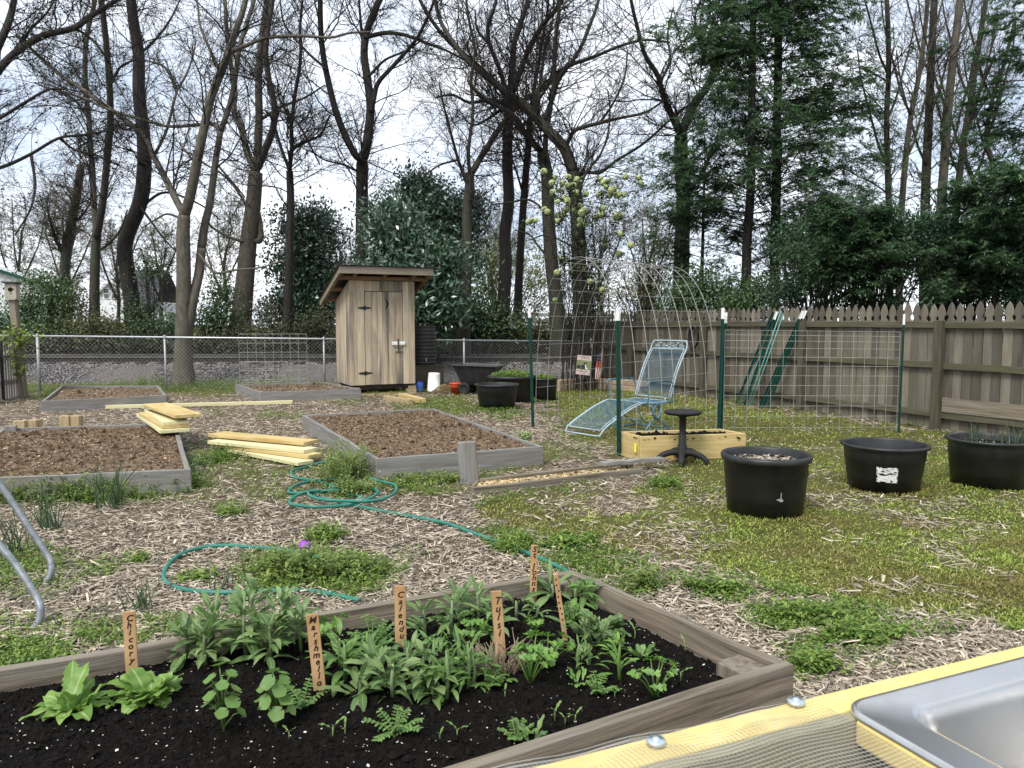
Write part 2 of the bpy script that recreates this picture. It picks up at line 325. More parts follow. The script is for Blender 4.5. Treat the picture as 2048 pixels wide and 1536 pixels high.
# ---------------------------------------------------------------- light
w = bpy.data.worlds.new('World'); S.world = w; w.use_nodes = True
nt = w.node_tree; nt.nodes.clear(); L_ = nt.links.new
sky = nt.nodes.new('ShaderNodeTexSky'); sky.sky_type = 'NISHITA'; sky.sun_disc = False
sky.sun_elevation = R(52); sky.sun_rotation = R(-150); sky.air_density = 1; sky.dust_density = 2
tc = nt.nodes.new('ShaderNodeTexCoord'); mp = nt.nodes.new('ShaderNodeMapping'); mp.inputs['Scale'].default_value = (1, 1, 2.2)
no = _n(nt, 'ShaderNodeTexNoise', Scale=2.6, Detail=8., Roughness=.6)
L_(tc.outputs['Generated'], mp.inputs[0]); L_(mp.outputs[0], no.inputs['Vector'])
ra = _ramp(nt, [(.36, (4.2, 5.0, 6.2)), (.5, (6.9, 7.5, 8.4)), (.64, (9.6, 9.8, 10.2))]); L_(no.outputs['Fac'], ra.inputs[0])
mx = nt.nodes.new('ShaderNodeMixRGB'); mx.inputs[0].default_value = .93
L_(sky.outputs[0], mx.inputs[1]); L_(ra.outputs[0], mx.inputs[2])
bg = nt.nodes.new('ShaderNodeBackground'); bg.inputs[1].default_value = .068; L_(mx.outputs[0], bg.inputs[0])
wo = nt.nodes.new('ShaderNodeOutputWorld'); L_(bg.outputs[0], wo.inputs[0])
sl = bpy.data.lights.new('sun', 'SUN'); sl.energy = 1.5; sl.angle = R(22); sl.color = (1, .96, .9)
so = bpy.data.objects.new('sun', sl); COL.objects.link(so)
sd = Vector((-.45, -.62, -1)).normalized()   # where the light comes from, reversed below
el, az = R(52), R(-150)
dirv = Vector((math.sin(az)*math.cos(el), math.cos(az)*math.cos(el), math.sin(el)))
so.rotation_euler = dirv.to_track_quat('Z', 'Y').to_euler()
S.view_settings.view_transform = 'Standard'; S.view_settings.look = 'None'
S.view_settings.exposure = 1.36; S.view_settings.gamma = 1
# ================================================================ ground, mulch and grass
LAWN = [(1090,775),(1185,768),(1290,775),(1500,810),(1900,865),(2400,930),(2500,1400),(2100,1275),(1850,1235),(1640,1190),(1480,1160),(1310,1120),(1150,1080),(1000,1060),(940,1030),(1010,1000),(1200,985),(1330,940),(1420,930),(1225,905),(1150,880),(1110,830)]
SPOTS = [ # x, y, rx, ry, strength: green patches among the chips, in the photo's frame
 (200,970,260,45,1),(560,960,130,50,.55),(480,905,90,35,.75),(690,960,60,50,.8),(850,968,110,26,1.1),(1010,925,90,22,1),(1180,990,220,40,.6),
 (600,1130,120,45,1.0),(690,1150,110,50,.9),(540,1155,90,40,.9),(655,1070,45,20,.7),(820,1110,40,18,.25),(460,1022,45,18,.6),(1030,1090,55,25,1),(1135,1070,70,28,.8),
 (1190,1130,130,45,.8),(1280,1170,60,30,.7),(1420,1160,100,25,.7),(1450,1190,70,25,.8),(1600,1160,120,40,.9),(1570,1240,90,30,1),(1700,1235,110,35,.9),(1800,1265,120,25,.7),(1660,1300,110,30,.9),(1600,1345,60,28,.8),(1750,1330,80,25,.5),
 (60,1150,100,60,.7),(90,1240,130,60,.4),(20,1310,140,40,.9),(240,1270,120,28,.6),(330,1255,80,25,.7),(190,1140,60,25,.5),(270,1120,40,20,.3),
 (420,765,130,28,1),(250,760,80,22,1),(640,765,60,22,.9),(120,780,60,18,.9),(560,770,120,18,.8),(760,780,70,14,.6),(880,770,90,18,.7),(900,812,70,22,.9),(1010,830,50,18,.5),(840,815,60,14,.5),(560,835,60,12,.35),(700,805,50,8,.3),(1160,880,60,40,.5),(1130,850,50,30,.5),(1090,905,40,22,.7),(1250,940,60,18,.4),(440,830,40,10,.3),(620,900,60,30,.25),(1150,770,80,10,.5)]
BARE = [(1240,1010,90,25,.7),(1330,1060,120,25,.35),(1120,1005,70,20,.4),(1450,870,60,12,.5),(1900,1010,60,20,.25),(1620,940,40,20,.2),(1250,960,80,22,.7),(1320,910,40,30,.6),(1780,1180,120,24,.25),(1330,1100,90,22,.3),(1700,1080,90,20,.2)]
def inpoly(x, y, poly):
    r = np.zeros(x.shape, bool); n = len(poly)
    for i in range(n):
        (x1, y1), (x2, y2) = poly[i], poly[(i+1) % n]
        c = ((y1 > y) != (y2 > y)) & (x < (x2-x1)*(y-y1)/(y2-y1+1e-9)+x1); r ^= c
    return r
def grass_at(p):                          # 0 bare chips .. 1 closed green, by ground position
    x, y = proj(p); n = fbm(p[:, 0]*1.9+31, p[:, 1]*1.9+7, 3); n2 = fbm(p[:, 0]*6, p[:, 1]*6, 9)
    jx, jy = x+(n-.5)*120, y+(n2-.5)*60
    v = np.where(inpoly(jx, jy, LAWN), .95, 0.)
    for a, b, rx, ry, s in SPOTS:
        q = ((x-a)/rx)**2+((y-b)/ry)**2
        v = np.maximum(v, s*np.clip(1.35-q, 0, 1))
    for a, b, rx, ry, s in BARE:
        q = ((x-a)/rx)**2+((y-b)/ry)**2
        v -= s*np.clip(1.2-q, 0, 1)
    n3 = fbm(p[:, 0]*.95+5, p[:, 1]*.95+50, 33); v = v-2.0*np.clip(.39-n3, 0, 1)*(v > 0)
    v = np.where((p[:, 1] > 16.3) & (p[:, 0] < 3), np.clip(.95-np.maximum(0, p[:, 1]-18.2)*.6, 0, 1), v)
    v = np.where(p[:, 1] > 21.5, .8, v)
    return np.clip(v*(.45+1.1*n)+(n2-.5)*.45*(v > .05), 0, 1)
def ground_z(x, y): return .012*(fbm(x*1.3, y*1.3, 5)-.5)
xs = np.concatenate([[-400, -200, -90, -45, -24], np.arange(-15, 15.01, .1), [24, 45, 90, 200, 400]])
ys = np.concatenate([[-60, -20, -6], np.arange(-2, 24.01, .1), [30, 45, 80, 160, 400]])
gx, gy = np.meshgrid(xs, ys); gp = np.stack([gx, gy, ground_z(gx, gy)], -1).reshape(-1, 3)
nx, ny = len(xs), len(ys)
ii = (np.arange(ny-1)[:, None]*nx+np.arange(nx-1)[None]).ravel()
m, nt, out = _new('ground'); L = nt.links.new
at = _n(nt, 'ShaderNodeAttribute', attribute_name='green'); tcn = _n(nt, 'ShaderNodeTexCoord')
n1 = _n(nt, 'ShaderNodeTexNoise', Scale=42., Detail=8., Roughness=.7); L(tcn.outputs['Object'], n1.inputs['Vector'])
n2 = _n(nt, 'ShaderNodeTexNoise', Scale=.9, Detail=4.); L(tcn.outputs['Object'], n2.inputs['Vector'])
r1 = _ramp(nt, [(.3, (.04, .029, .019)), (.5, (.13, .098, .068)), (.68, (.31, .255, .19))]); L(n1.outputs['Fac'], r1.inputs[0])
r2 = _ramp(nt, [(.3, (.04, .045, .015)), (.5, (.09, .095, .028)), (.68, (.19, .165, .07))]); L(n1.outputs['Fac'], r2.inputs[0])
mx = _n(nt, 'ShaderNodeMixRGB'); L(at.outputs['Fac'], mx.inputs[0]); L(r1.outputs[0], mx.inputs[1]); L(r2.outputs[0], mx.inputs[2])
r3 = _ramp(nt, [(.3, (.75, .75, .75)), (.7, (1.15, 1.12, 1.1))]); L(n2.outputs['Fac'], r3.inputs[0])
mu = _n(nt, 'ShaderNodeMixRGB', blend_type='MULTIPLY'); mu.inputs[0].default_value = 1; L(mx.outputs[0], mu.inputs[1]); L(r3.outputs[0], mu.inputs[2])
b = _n(nt, 'ShaderNodeBsdfPrincipled', Roughness=.95); L(mu.outputs[0], b.inputs['Base Color']); b.inputs['Specular IOR Level'].default_value = .1
bu = _n(nt, 'ShaderNodeBump', Strength=1., Distance=.02); L(n1.outputs['Fac'], bu.inputs['Height']); L(bu.outputs[0], b.inputs['Normal']); L(b.outputs[0], out.inputs[0])
M['ground'] = m
go = np_obj('ground', gp, np.stack([ii, ii+1, ii+nx+1, ii+nx], -1), M['ground'], smooth=True, kind='structure')
ga = go.data.attributes.new('green', 'FLOAT', 'POINT'); ga.data.foreach_set('value', np.clip(grass_at(gp)*1.2, 0, 1).astype(np.float32))

# footprints in which nothing may be scattered (beds and tubs)
FOOT = []
def in_foot(p):
    r = np.zeros(len(p), bool)
    for poly in FOOT: r |= inpoly(p[:, 0], p[:, 1], [(a[0], a[1]) for a in poly])
    return r
def frames(d):                            # two side vectors for unit directions
    a = np.cross(d, np.where(np.abs(d[:, 2:3]) > .9, [[1., 0, 0]], [[0, 0, 1.]])); a = nrm(a); return a, np.cross(a, d)
def blades(base, d, L, W, sag=.25, fold=0.):    # one 2-quad blade each: base, middle, tip
    a, u = frames(d); L = np.asarray(L)[:, None]; W = np.asarray(W)[:, None]
    mid = base+d*L*.55; tip = base+d*L-np.array([0, 0, 1.])*L*sag
    v = np.stack([base-a*W*.25, base+a*W*.25, mid-a*W*.5+u*fold*W, mid+a*W*.5+u*fold*W, tip-a*W*.06, tip+a*W*.06], 1)
    k = np.arange(len(base))[:, None]*6
    f = np.concatenate([k+np.array([[0, 1, 3, 2]]), k+np.array([[2, 3, 5, 4]])], 1).reshape(-1, 4)
    return v.reshape(-1, 3), f
def diamonds(c, d, side, L, W):           # one rhombic leaf each
    L = np.asarray(L)[:, None]; W = np.asarray(W)[:, None]
    v = np.stack([c-d*L*.5, c+side*W*.5-d*L*.05, c+d*L*.5, c-side*W*.5-d*L*.05], 1)
    return v.reshape(-1, 3), np.arange(len(c)*4).reshape(-1, 4)
def rdir(n, zmin=-1, zmax=1):
    z = RNG.uniform(zmin, zmax, n); t = RNG.uniform(0, 2*np.pi, n); s = np.sqrt(np.maximum(0, 1-z*z))
    return np.stack([s*np.cos(t), s*np.sin(t), z], -1)
def screen_pts(n, x0=-350, x1=2420, y0=712, y1=1560):
    return GN(RNG.uniform(x0, x1, n), RNG.uniform(y0, y1, n), 0.)

def scatter_ground():
    # wood chips: thin split sticks lying every way on the soil
    p = np.concatenate([screen_pts(150000, y0=770), screen_pts(36000, y0=760, y1=900)])
    g = grass_at(p); keep = (RNG.random(len(p)) > g*1.15-.1) & (p[:, 1] < 17.5) & ~in_foot(p); p = p[keep]; n = len(p)
    far = np.clip(p[:, 1]/5., 1, 2.6)**.5
    L = RNG.gamma(2.4, .017, n)*far+.014; W = RNG.uniform(.0024, .0088, n)*far*np.where(RNG.random(n) < .17, RNG.uniform(1.6, 3.2, n), 1); T = RNG.uniform(.001, .0045, n)
    th = RNG.uniform(0, 2*np.pi, n); d = nrm(np.stack([np.cos(th), np.sin(th)*1.0, RNG.normal(0, .2, n)], -1))
    a, u = frames(d); p[:, 2] += RNG.uniform(.002, .026, n)
    e = lambda s, t, k, q: p+d*(L*.5*s)[:, None]+a*(W*t*q)[:, None]*.5+u*(T*k)[:, None]*.5
    v = np.stack([e(-1, -1, -1, 1), e(-1, 1, -1, 1), e(1, 1, -1, .35), e(1, -1, -1, .35), e(-1, -1, 1, .8), e(-1, 1, 1, .8), e(1, 1, 1, .5), e(1, -1, 1, .5)], 1).reshape(-1, 3)
    k = np.arange(n)[:, None]*8
    f = np.concatenate([k+np.array([q]) for q in ([4, 5, 6, 7], [0, 1, 5, 4], [1, 2, 6, 5], [2, 3, 7, 6], [3, 0, 4, 7])], 1).reshape(-1, 4)
    tag(np_obj('wood_chips', v, f, M['chips'], kind='stuff'), 'pale shredded wood chip mulch covering the garden paths', 'wood chips')
    # short lawn and clover, as tufts of blades
    p = np.concatenate([screen_pts(125000, y0=752), screen_pts(30000, y0=745, y1=840)]); 
    for c, r in ((cA, .30), (cB, .31), (cC, .32), (c1, .31), (c3, .3)):
        a = RNG.uniform(0, 2*np.pi, 420); k = r+np.abs(RNG.normal(0, .025, 420)); p = np.concatenate([p, np.column_stack([c.x+k*np.cos(a), c.y+k*np.sin(a), np.zeros(420)])])
    g = grass_at(p); g[-2100:] = .8
    lawn = inpoly(*proj(p), LAWN)
    keep = (RNG.random(len(p)) < g*1.05) & (g > .12) & ~in_foot(p) & (p[:, 1] < 19.2)
    for nm, sel, mat, lab, cat in (('lawn_grass', keep & lawn, M['l_lawn'], 'short yellowish green lawn growing between the tubs and the fence', 'grass'),
                                   ('ground_weeds', keep & ~lawn, M['l_clover'], 'low green chickweed and clover spreading through the wood chips', 'weeds')):
        q = p[sel]; gg = g[sel]
        tall = fbm(q[:, 0]*2.3, q[:, 1]*2.3, 21)
        q = np.repeat(q, 3, 0); tall = np.repeat(tall, 3); n = len(q)
        q[:, :2] += RNG.normal(0, .014, (n, 2)); far = np.clip(q[:, 1]/5., .8, 2.4)**.55
        q[:, 2] += RNG.uniform(0, .012, n)
        h = (.4+1.0*tall)*far
        if nm == 'lawn_grass': v, f = blades(q, nrm(rdir(n, .15, 1)), RNG.uniform(.018, .042, n)*h, RNG.uniform(.004, .009, n)*far, .2)
        else:
            q[:, 2] += RNG.uniform(0, .035, n)*h
            v, f = blades(q, rdir(n, -.1, .9), RNG.uniform(.014, .03, n)*h*1.1, RNG.uniform(.007, .014, n)*far, .15)
        tag(np_obj(nm, v, f, mat, kind='stuff'), lab, cat)
# ---------------------------------------------------------------- railway beyond the fence
def railway():
    x0, x1 = -26, 9; n = 300
    X = np.linspace(x0, x1, n); Yp = np.array([18.7, 19.05, 19.45, 19.85, 20.25, 20.55, 22.2, 22.9, 23.5]); Zp = np.array([-.03, .06, .2, .33, .40, .41, .41, .3, -.02])
    gx, gy = np.meshgrid(X, Yp); z = np.repeat(Zp[:, None], n, 1)+(fbm(gx*5, gy*5, 2)-.5)*.05
    wx = gy+(fbm(gx*.6, gy*0, 8)-.5)*.5
    v = np.stack([gx, wx, z], -1).reshape(-1, 3); i = (np.arange(len(Yp)-1)[:, None]*n+np.arange(n-1)[None]).ravel()
    np_obj('ballast', v, np.stack([i, i+1, i+n+1, i+n], -1), M['gravel'], smooth=True, kind='structure')
    m = 22000; p = np.stack([RNG.uniform(-19, 3.5, m), RNG.uniform(18.6, 20.7, m), np.zeros(m)], -1)
    p[:, 2] = np.interp(p[:, 1], Yp, Zp)+.01; s = RNG.uniform(.015, .04, m)
    o = np.array([[1, 0, 0], [-1, 0, 0], [0, 1, 0], [0, -1, 0], [0, 0, .8], [0, 0, -.8]])*1.
    v = p[:, None]+(o[None]+RNG.normal(0, .22, (m, 6, 3)))*s[:, None, None]
    f = (np.arange(m)[:, None, None]*6+np.array([[0, 2, 4], [2, 1, 4], [1, 3, 4], [3, 0, 4], [2, 0, 5], [1, 2, 5], [3, 1, 5], [0, 3, 5]])[None]).reshape(-1, 3)
    tag(np_obj('ballast_stones', v.reshape(-1, 3), f, M['stones'], kind='stuff'), 'grey crushed stone ballast heaped along the railway track', 'stones')
    t = thing('railway_track', 'railway track with rusty steel rails running behind the chain link fence', 'railway track', (-8, 21.3, .4))
    for y in (20.75, 22.19):
        mb = MB(); mb.beam((x0, y, .57), (x1, y, .57), .07, .04, n=1); mb.build('rail_head', M['steel_rail'], t, world=True)
        mb = MB(); mb.beam((x0, y, .50), (x1, y, .50), .03, .1); mb.beam((x0, y, .44), (x1, y, .44), .15, .03); mb.build('rail_web', M['rail_side'], t, world=True)
    mb = MB()
    for k in range(58): mb.box((x0+.6*k, 21.47, .385), (.23, 2.6, .12))
    mb.build('sleepers', M['sleeper'], t, world=True)
railway()
# ================================================================ trees and shrubs
def tubes_np(pts, rad, sides=3):          # (N,K,3), (N,K) -> vertices, quads
    N, K, _ = pts.shape
    d = nrm(np.gradient(pts, axis=1)); ref = np.where(np.abs(d[:, :1, 2:3]) > .9, [[[1., 0, 0]]], [[[0, 0, 1.]]])
    a = nrm(np.cross(d, np.broadcast_to(ref, d.shape))); b = np.cross(d, a)
    t = np.arange(sides)*2*np.pi/sides
    v = pts[:, :, None]+(a[:, :, None]*np.cos(t)[None, None, :, None]+b[:, :, None]*np.sin(t)[None, None, :, None])*rad[:, :, None, None]
    idx = np.arange(N*K*sides).reshape(N, K, sides); nx = np.roll(idx, -1, 2)
    f = np.stack([idx[:, :-1], nx[:, :-1], nx[:, 1:], idx[:, 1:]], -1).reshape(-1, 4)
    return v.reshape(-1, 3), f
def grow(P0, D0, L, R0, K, wander, up=.0, tip=.35):
    N = len(P0); pts = [P0]; d = nrm(D0); st = (L/K)[:, None]
    for k in range(K):
        d = nrm(d+RNG.normal(0, wander, (N, 3))+np.array([0, 0, up])); pts.append(pts[-1]+d*st)
    r = R0[:, None]*np.linspace(1, tip, K+1)[None]
    return np.stack(pts, 1), r
def spawn(pts, rad, n, lo, hi, ang, Ls, Lr, rs, rmin):
    N, K, _ = pts.shape; j = RNG.integers(0, N, n); t = RNG.uniform(lo, hi, n)*(K-1); i = np.minimum(t.astype(int), K-2); f = (t-i)[:, None]
    p = pts[j, i]*(1-f)+pts[j, i+1]*f; d = nrm(pts[j, i+1]-pts[j, i]); a, b = frames(d)
    ph = RNG.uniform(0, 2*np.pi, n)[:, None]; an = RNG.normal(ang, .22, n)[:, None]
    D = d*np.cos(an)+(a*np.cos(ph)+b*np.sin(ph))*np.sin(an)
    ln = np.linalg.norm(np.diff(pts, axis=1), axis=2).sum(1)[j]
    L = np.clip(ln*Ls*(1-.45*t/(K-1)), Lr[0], Lr[1])*RNG.uniform(.6, 1.2, n)
    return p, D, L, np.maximum(rad[j, i]*rs, rmin)
def merge(parts):
    V, Fc, b = [], [], 0
    for v, f in parts: V.append(v); Fc.append(f+b); b += len(v)
    return np.concatenate(V), np.concatenate(Fc)
def tree(name, label, Y, bark, limbs, n1=60, n2=7, n3=5, L1=(.9, 2.8), twig='twig', ytop=430, seed=1, group=None, leaf=None, rmin=.0034, zbase=0., up=.05, flare=1.25, cat='tree', lim0=0):
    """limbs: [(w0, w1, [(x, y)...])] traced in the photo at distance Y; a limb starting on an earlier limb takes its depth"""
    global RNG
    RNG = np.random.default_rng(seed); done = []
    x0, y0 = limbs[0][2][0]; base = P(x0, y0, Y); base.z = zbase
    t = thing(name, label, cat, base, group=group); mb = MB(); lim = []
    for k, (w0, w1, pp) in enumerate(limbs):
        pp = np.array(pp, float); ys = Y
        if k:
            q = np.concatenate(done); j = np.argmin(np.hypot(q[:, 0]-pp[0, 0], q[:, 1]-pp[0, 1]))
            if math.hypot(q[j, 0]-pp[0, 0], q[j, 1]-pp[0, 1]) < 60: pp = np.vstack([q[j, :2], pp]) if math.hypot(q[j, 0]-pp[0, 0], q[j, 1]-pp[0, 1]) > 4 else pp; ys = q[j, 2]
        c = crom(pp, 5); n = len(c); ln = np.abs(np.diff(c, axis=0)).sum()*Y/F
        dy = RNG.uniform(-.35, .35)*ln*(1 if k else .12)
        s = np.linspace(0, 1, n); Yd = ys+dy*s+(.08*np.sin(s*7+seed) if k else 0)
        done.append(np.column_stack([c, Yd]))
        pw = np.array([P(a, b_, yy) for (a, b_), yy in zip(c, Yd)])
        wd = w0+(w1-w0)*s
        rad = wd*.46*Yd/F
        if k == 0:
            rad = rad*(1+(flare-1)*np.exp(-(pw[:, 2]-pw[0, 2])/.5))
            if pw[0, 2] > zbase: pw = np.vstack([[pw[0, 0], pw[0, 1], zbase-.1], pw]); rad = np.r_[rad[0]*1.1, rad]
        mb.tube(pw, rad, 9 if w0 > 14 else 6); lim.append((pw, rad, c))
    mb.build('trunk', M[bark], t, smooth=True, world=True)
    # side branches from every limb, then finer and finer twigs
    Ps, Ds, Rs, Wt = [], [], [], []
    for k, (pw, rad, c) in enumerate(lim):
        if k < lim0: continue
        off = len(pw)-len(c); ok = np.r_[np.zeros(off, bool), c[:, 1] < ytop]
        d = nrm(np.gradient(pw, axis=0)); Ps.append(pw[ok]); Ds.append(d[ok]); Rs.append(rad[ok])
    Ps, Ds, Rs = np.concatenate(Ps), np.concatenate(Ds), np.concatenate(Rs)
    n1 = int(n1*1.15)
    if n1 and len(Ps):
        j = RNG.integers(0, len(Ps), n1); a, b_ = frames(Ds[j]); ph = RNG.uniform(0, 2*np.pi, n1)[:, None]; an = RNG.normal(.95, .25, n1)[:, None]
        D = Ds[j]*np.cos(an)+(a*np.cos(ph)+b_*np.sin(ph))*np.sin(an); D[:, 2] += .12
        L = RNG.uniform(*L1, n1); r0 = np.clip(Rs[j]*.3, .008, .022)*(L/L1[1])**.5
        p1, r1 = grow(Ps[j], D, L, r0, 7, .17, up, .4)
        parts = [tubes_np(p1, r1, 5)]
        a2 = spawn(p1, r1, n1*n2, .12, 1, .75, .5, (.35, 1.5), .55, rmin); p2, r2 = grow(*a2, 5, .2, up*.6, .6)
        parts.append(tubes_np(p2, r2, 3))
        if n3:
            a3 = spawn(p2, r2, n1*n2*n3, .15, 1, .7, .5, (.18, .6), .8, rmin*.8); p3, r3 = grow(*a3, 3, .22, 0, .8)
            parts.append(tubes_np(p3, r3, 3))
        v, f = merge(parts); np_obj('crown', v, f, M[twig], t)
        if leaf:
            lm, nl, sz = leaf; src = p3 if n3 else p2
            q = src.reshape(-1, 3)[RNG.integers(0, src.shape[0]*src.shape[1], nl)]+RNG.normal(0, .05, (nl, 3))
            dd = rdir(nl, -.7, .4); sd_, _ = frames(dd)
            v, f = diamonds(q, dd, sd_, RNG.uniform(.6, 1.3, nl)*sz, RNG.uniform(.5, .9, nl)*sz); np_obj('leaves', v, f, M[lm], t)
    return t
def shrub(name, label, blobs, mat, n, size, seed=1, clump=.28, per=32, stems=8, twigm='twig', group=None, flat=.0, zb=0., aspect=.5, hang=.0, cat='shrub', fill=.55, twn=0):
    """blobs: (x, y, rx, ry, Y[, depth]) masses of foliage in the photo; leaves sit in clumps through their volume"""
    global RNG
    RNG = np.random.default_rng(seed); C, RR = [], []
    for bl in blobs:
        x, y, rx, ry, Y = bl[:5]; c = P(x, y, Y); C.append(c); RR.append((rx*Y/F, bl[5] if len(bl) > 5 else max(rx, ry)*.7*Y/F, ry*Y/F))
    base = Vector((sum(c.x for c in C)/len(C), sum(c.y for c in C)/len(C), zb))
    t = thing(name, label, cat, base, group=group)
    vol = np.array([a*b*c for a, b, c in RR])**.67; vol /= vol.sum(); qs, cc = [], []
    for c, r, vv in zip(C, RR, vol):
        k = max(3, int(n*vv/per)); u = rdir(k)*(RNG.random((k, 1))**fill); q = np.array(c)+u*np.array(r)*(1+.3*np.sin(u[:, :1]*9+u[:, 2:]*7+seed))
        q = q[q[:, 2] > zb-.1]; cc.append(q)
    cc = np.concatenate(cc); ks = np.maximum(3, RNG.poisson(per, len(cc)))
    q = np.repeat(cc, ks, 0); m_ = len(q); out_ = nrm(q-np.array(base)-np.array([0, 0, .5]))
    cs = np.repeat(RNG.uniform(.6, 1.35, len(cc))*clump, ks)[:, None]
    q = q+RNG.normal(0, 1, (m_, 3))*cs*np.array([1, 1, .6+flat*-.3])
    d = nrm(rdir(m_)+out_*.5+np.array([0, 0, -hang])); nn = nrm(rdir(m_)*.9+np.array([0, -.25, .9])); sd_ = nrm(np.cross(d, nn))
    L = RNG.uniform(.65, 1.35, m_)*size
    v, f = diamonds(q, d, sd_, L, L*aspect*RNG.uniform(.8, 1.2, m_)); np_obj('foliage', v, f, M[mat], t)
    k = min(len(cc), stems*6+6); sel = cc[RNG.choice(len(cc), k, replace=False)]
    p0 = np.column_stack([base.x+RNG.normal(0, .25, k)*RR[0][0], base.y+RNG.normal(0, .25, k)*RR[0][1], np.full(k, zb-.05)])
    s = np.linspace(0, 1, 7)[None, :, None]; mid = (p0*.6+sel*.4); mid[:, 2] = p0[:, 2]*.35+sel[:, 2]*.65
    pts = p0[:, None]*(1-s)**2+2*mid[:, None]*s*(1-s)+sel[:, None]*s**2+RNG.normal(0, .03, (k, 7, 3))
    rad = RNG.uniform(.012, .03, k)[:, None]*np.linspace(1, .3, 7)[None]
    parts = [tubes_np(pts, rad, 5)]
    if twn:
        a2 = spawn(pts, rad, twn, .35, 1, .8, .4, (.3, 1.1), .5, .004); p2, r2 = grow(*a2, 5, .2, .03, .6); parts.append(tubes_np(p2, r2, 3))
    v, f = merge(parts); np_obj('stems', v, f, M[twigm], t)
    return t
def conifer(name, label, Y, trunk, w0, w1, seed, ylo=600, nb=70, Lb=(1.0, 3.2), nn=46000, bias=(.55, 0), group=None, rise=(.12, .55)):
    """tall hemlock: bare rising limbs hung with flat drooping sprays of short needles"""
    global RNG
    RNG = np.random.default_rng(seed); c = crom(np.array(trunk, float), 6); n = len(c)
    base = P(c[0, 0], c[0, 1], Y); base.z = 0; t = thing(name, label, 'tree', base, group=group)
    pw = np.array([P(a, b_, Y) for a, b_ in c]); pw[0, 2] = -.1; rad = np.linspace(w0, w1, n)/2*Y/F
    MB().tube(pw, rad, 9).build('trunk', M['bark_dark'], t, smooth=True, world=True)
    ok = np.where(c[:, 1] < ylo)[0]; j = RNG.choice(ok, nb); f = RNG.random(nb)[:, None]; j2 = np.minimum(j+1, n-1)
    p0 = pw[j]*(1-f)+pw[j2]*f; th = RNG.uniform(0, 2*np.pi, nb)
    D = np.stack([np.cos(th)+bias[0], np.sin(th)*.8+bias[1], RNG.uniform(*rise, nb)], -1)
    hz = (p0[:, 2]-p0[:, 2].min())/np.ptp(p0[:, 2]); L = RNG.uniform(*Lb, nb)*(1.05-.35*hz)
    p1, r1 = grow(p0, D, L, RNG.uniform(.008, .016, nb), 9, .07, -.012, .25)
    a2 = spawn(p1, r1, nb*16, .18, 1, .85, .34, (.3, .95), .4, .003); a2[1][:, 2] *= .45; p2, r2 = grow(*a2, 6, .1, -.05, .5)
    a3 = spawn(p2, r2, nb*16*3, .1, 1, .75, .5, (.12, .35), .7, .0025); a3[1][:, 2] *= .4; p3, r3 = grow(*a3, 3, .1, -.09, .8)
    v, f = merge([tubes_np(p1, r1, 5), tubes_np(p2, r2, 3), tubes_np(p3, r3, 3)]); np_obj('limbs', v, f, M['twig'], t)
    k = RNG.integers(0, len(p3), nn); s = RNG.uniform(0, 3, nn); i = np.minimum(s.astype(int), 2); ff = (s-i)[:, None]
    q = p3[k, i]*(1-ff)+p3[k, i+1]*ff; d = nrm(p3[k, i+1]-p3[k, i]); sd_ = nrm(np.cross(d, [[0, 0, 1.]])); sg = RNG.choice([-1., 1.], nn)[:, None]
    dd = nrm(d*.75+sd_*sg*.8+RNG.normal(0, .2, (nn, 3))); s2, _ = frames(dd)
    L = RNG.uniform(.05, .12, nn); v, f = diamonds(q+dd*L[:, None]*.5, dd, s2, L, L*.24); np_obj('needles', v, f, M['l_hemlock'], t)
    return t

BT = 'bare trees along the railway'
tree('bare_tree', 'dark bare tree with thick swerving S shaped trunk, second from the far left', 24.5, 'bark_dark', [
 (33,30,[(268,665),(263,600),(255,545),(249,498),(257,462),(275,420),(285,380),(289,330)]),(29,17,[(289,330),(286,260),(278,190),(277,110),(268,50),(262,0),(258,-80),(250,-200)]),
 (7,3,[(275,428),(300,400),(330,385),(370,395),(410,415),(440,440)]),(6,3,[(278,410),(300,440),(330,480),(360,510)]),
 (6,3,[(284,240),(250,260),(225,235),(200,245)]),(7,3,[(277,110),(310,80),(340,40),(360,0)]),(8,3,[(262,0),(300,-50),(360,-100)]),(8,3,[(260,-20),(210,-70),(170,-130)])], n1=60, seed=11, group=BT)
tree('bare_tree', 'slender dark tree splitting into two thin upright stems behind the birdhouse', 24, 'bark_mid', [
 (21,19,[(190,665),(189,600),(190,530),(193,470)]),(13,8,[(193,470),(188,410),(185,342),(180,280),(178,239),(171,171),(171,100),(178,50),(190,0),(195,-80)]),
 (16,11,[(195,465),(206,400),(215,310),(221,240),(219,170),(212,80),(203,0),(195,-100)]),
 (6,3,[(221,170),(240,135),(268,120),(290,110)]),(7,3,[(190,505),(215,490),(240,460),(255,420)]),(5,3,[(178,240),(150,200),(120,185)])], n1=70, seed=12, group=BT, leaf=('l_maple', 900, .09))
tree('spreading_tree', 'left edge tree with dark arching limbs reaching in over the corner', 19, 'bark_dark', [
 (40,30,[(-110,700),(-112,560),(-105,430),(-85,330),(-60,260)]),(18,8,[(-60,260),(-30,185),(0,137),(34,103),(85,72),(147,56),(178,34),(212,14),(245,-10),(300,-50)]),
 (21,10,[(-60,255),(-15,120),(15,50),(28,0),(40,-80)]),(9,4,[(-90,350),(-40,345),(10,332),(62,308),(116,277),(164,270),(215,262)]),
 (9,4,[(-75,300),(-30,250),(0,236),(50,205),(95,180),(130,178)]),(7,3,[(34,103),(60,60),(90,30),(110,0)]),(6,3,[(120,277),(150,300),(190,310),(240,330)]),
 (7,3,[(62,308),(70,370),(60,420),(30,470)]),(6,3,[(150,56),(185,80),(215,120),(225,150)])], n1=130, n2=8, L1=(.6, 2.0), seed=13, leaf=('l_maple', 4200, .075), ytop=400)
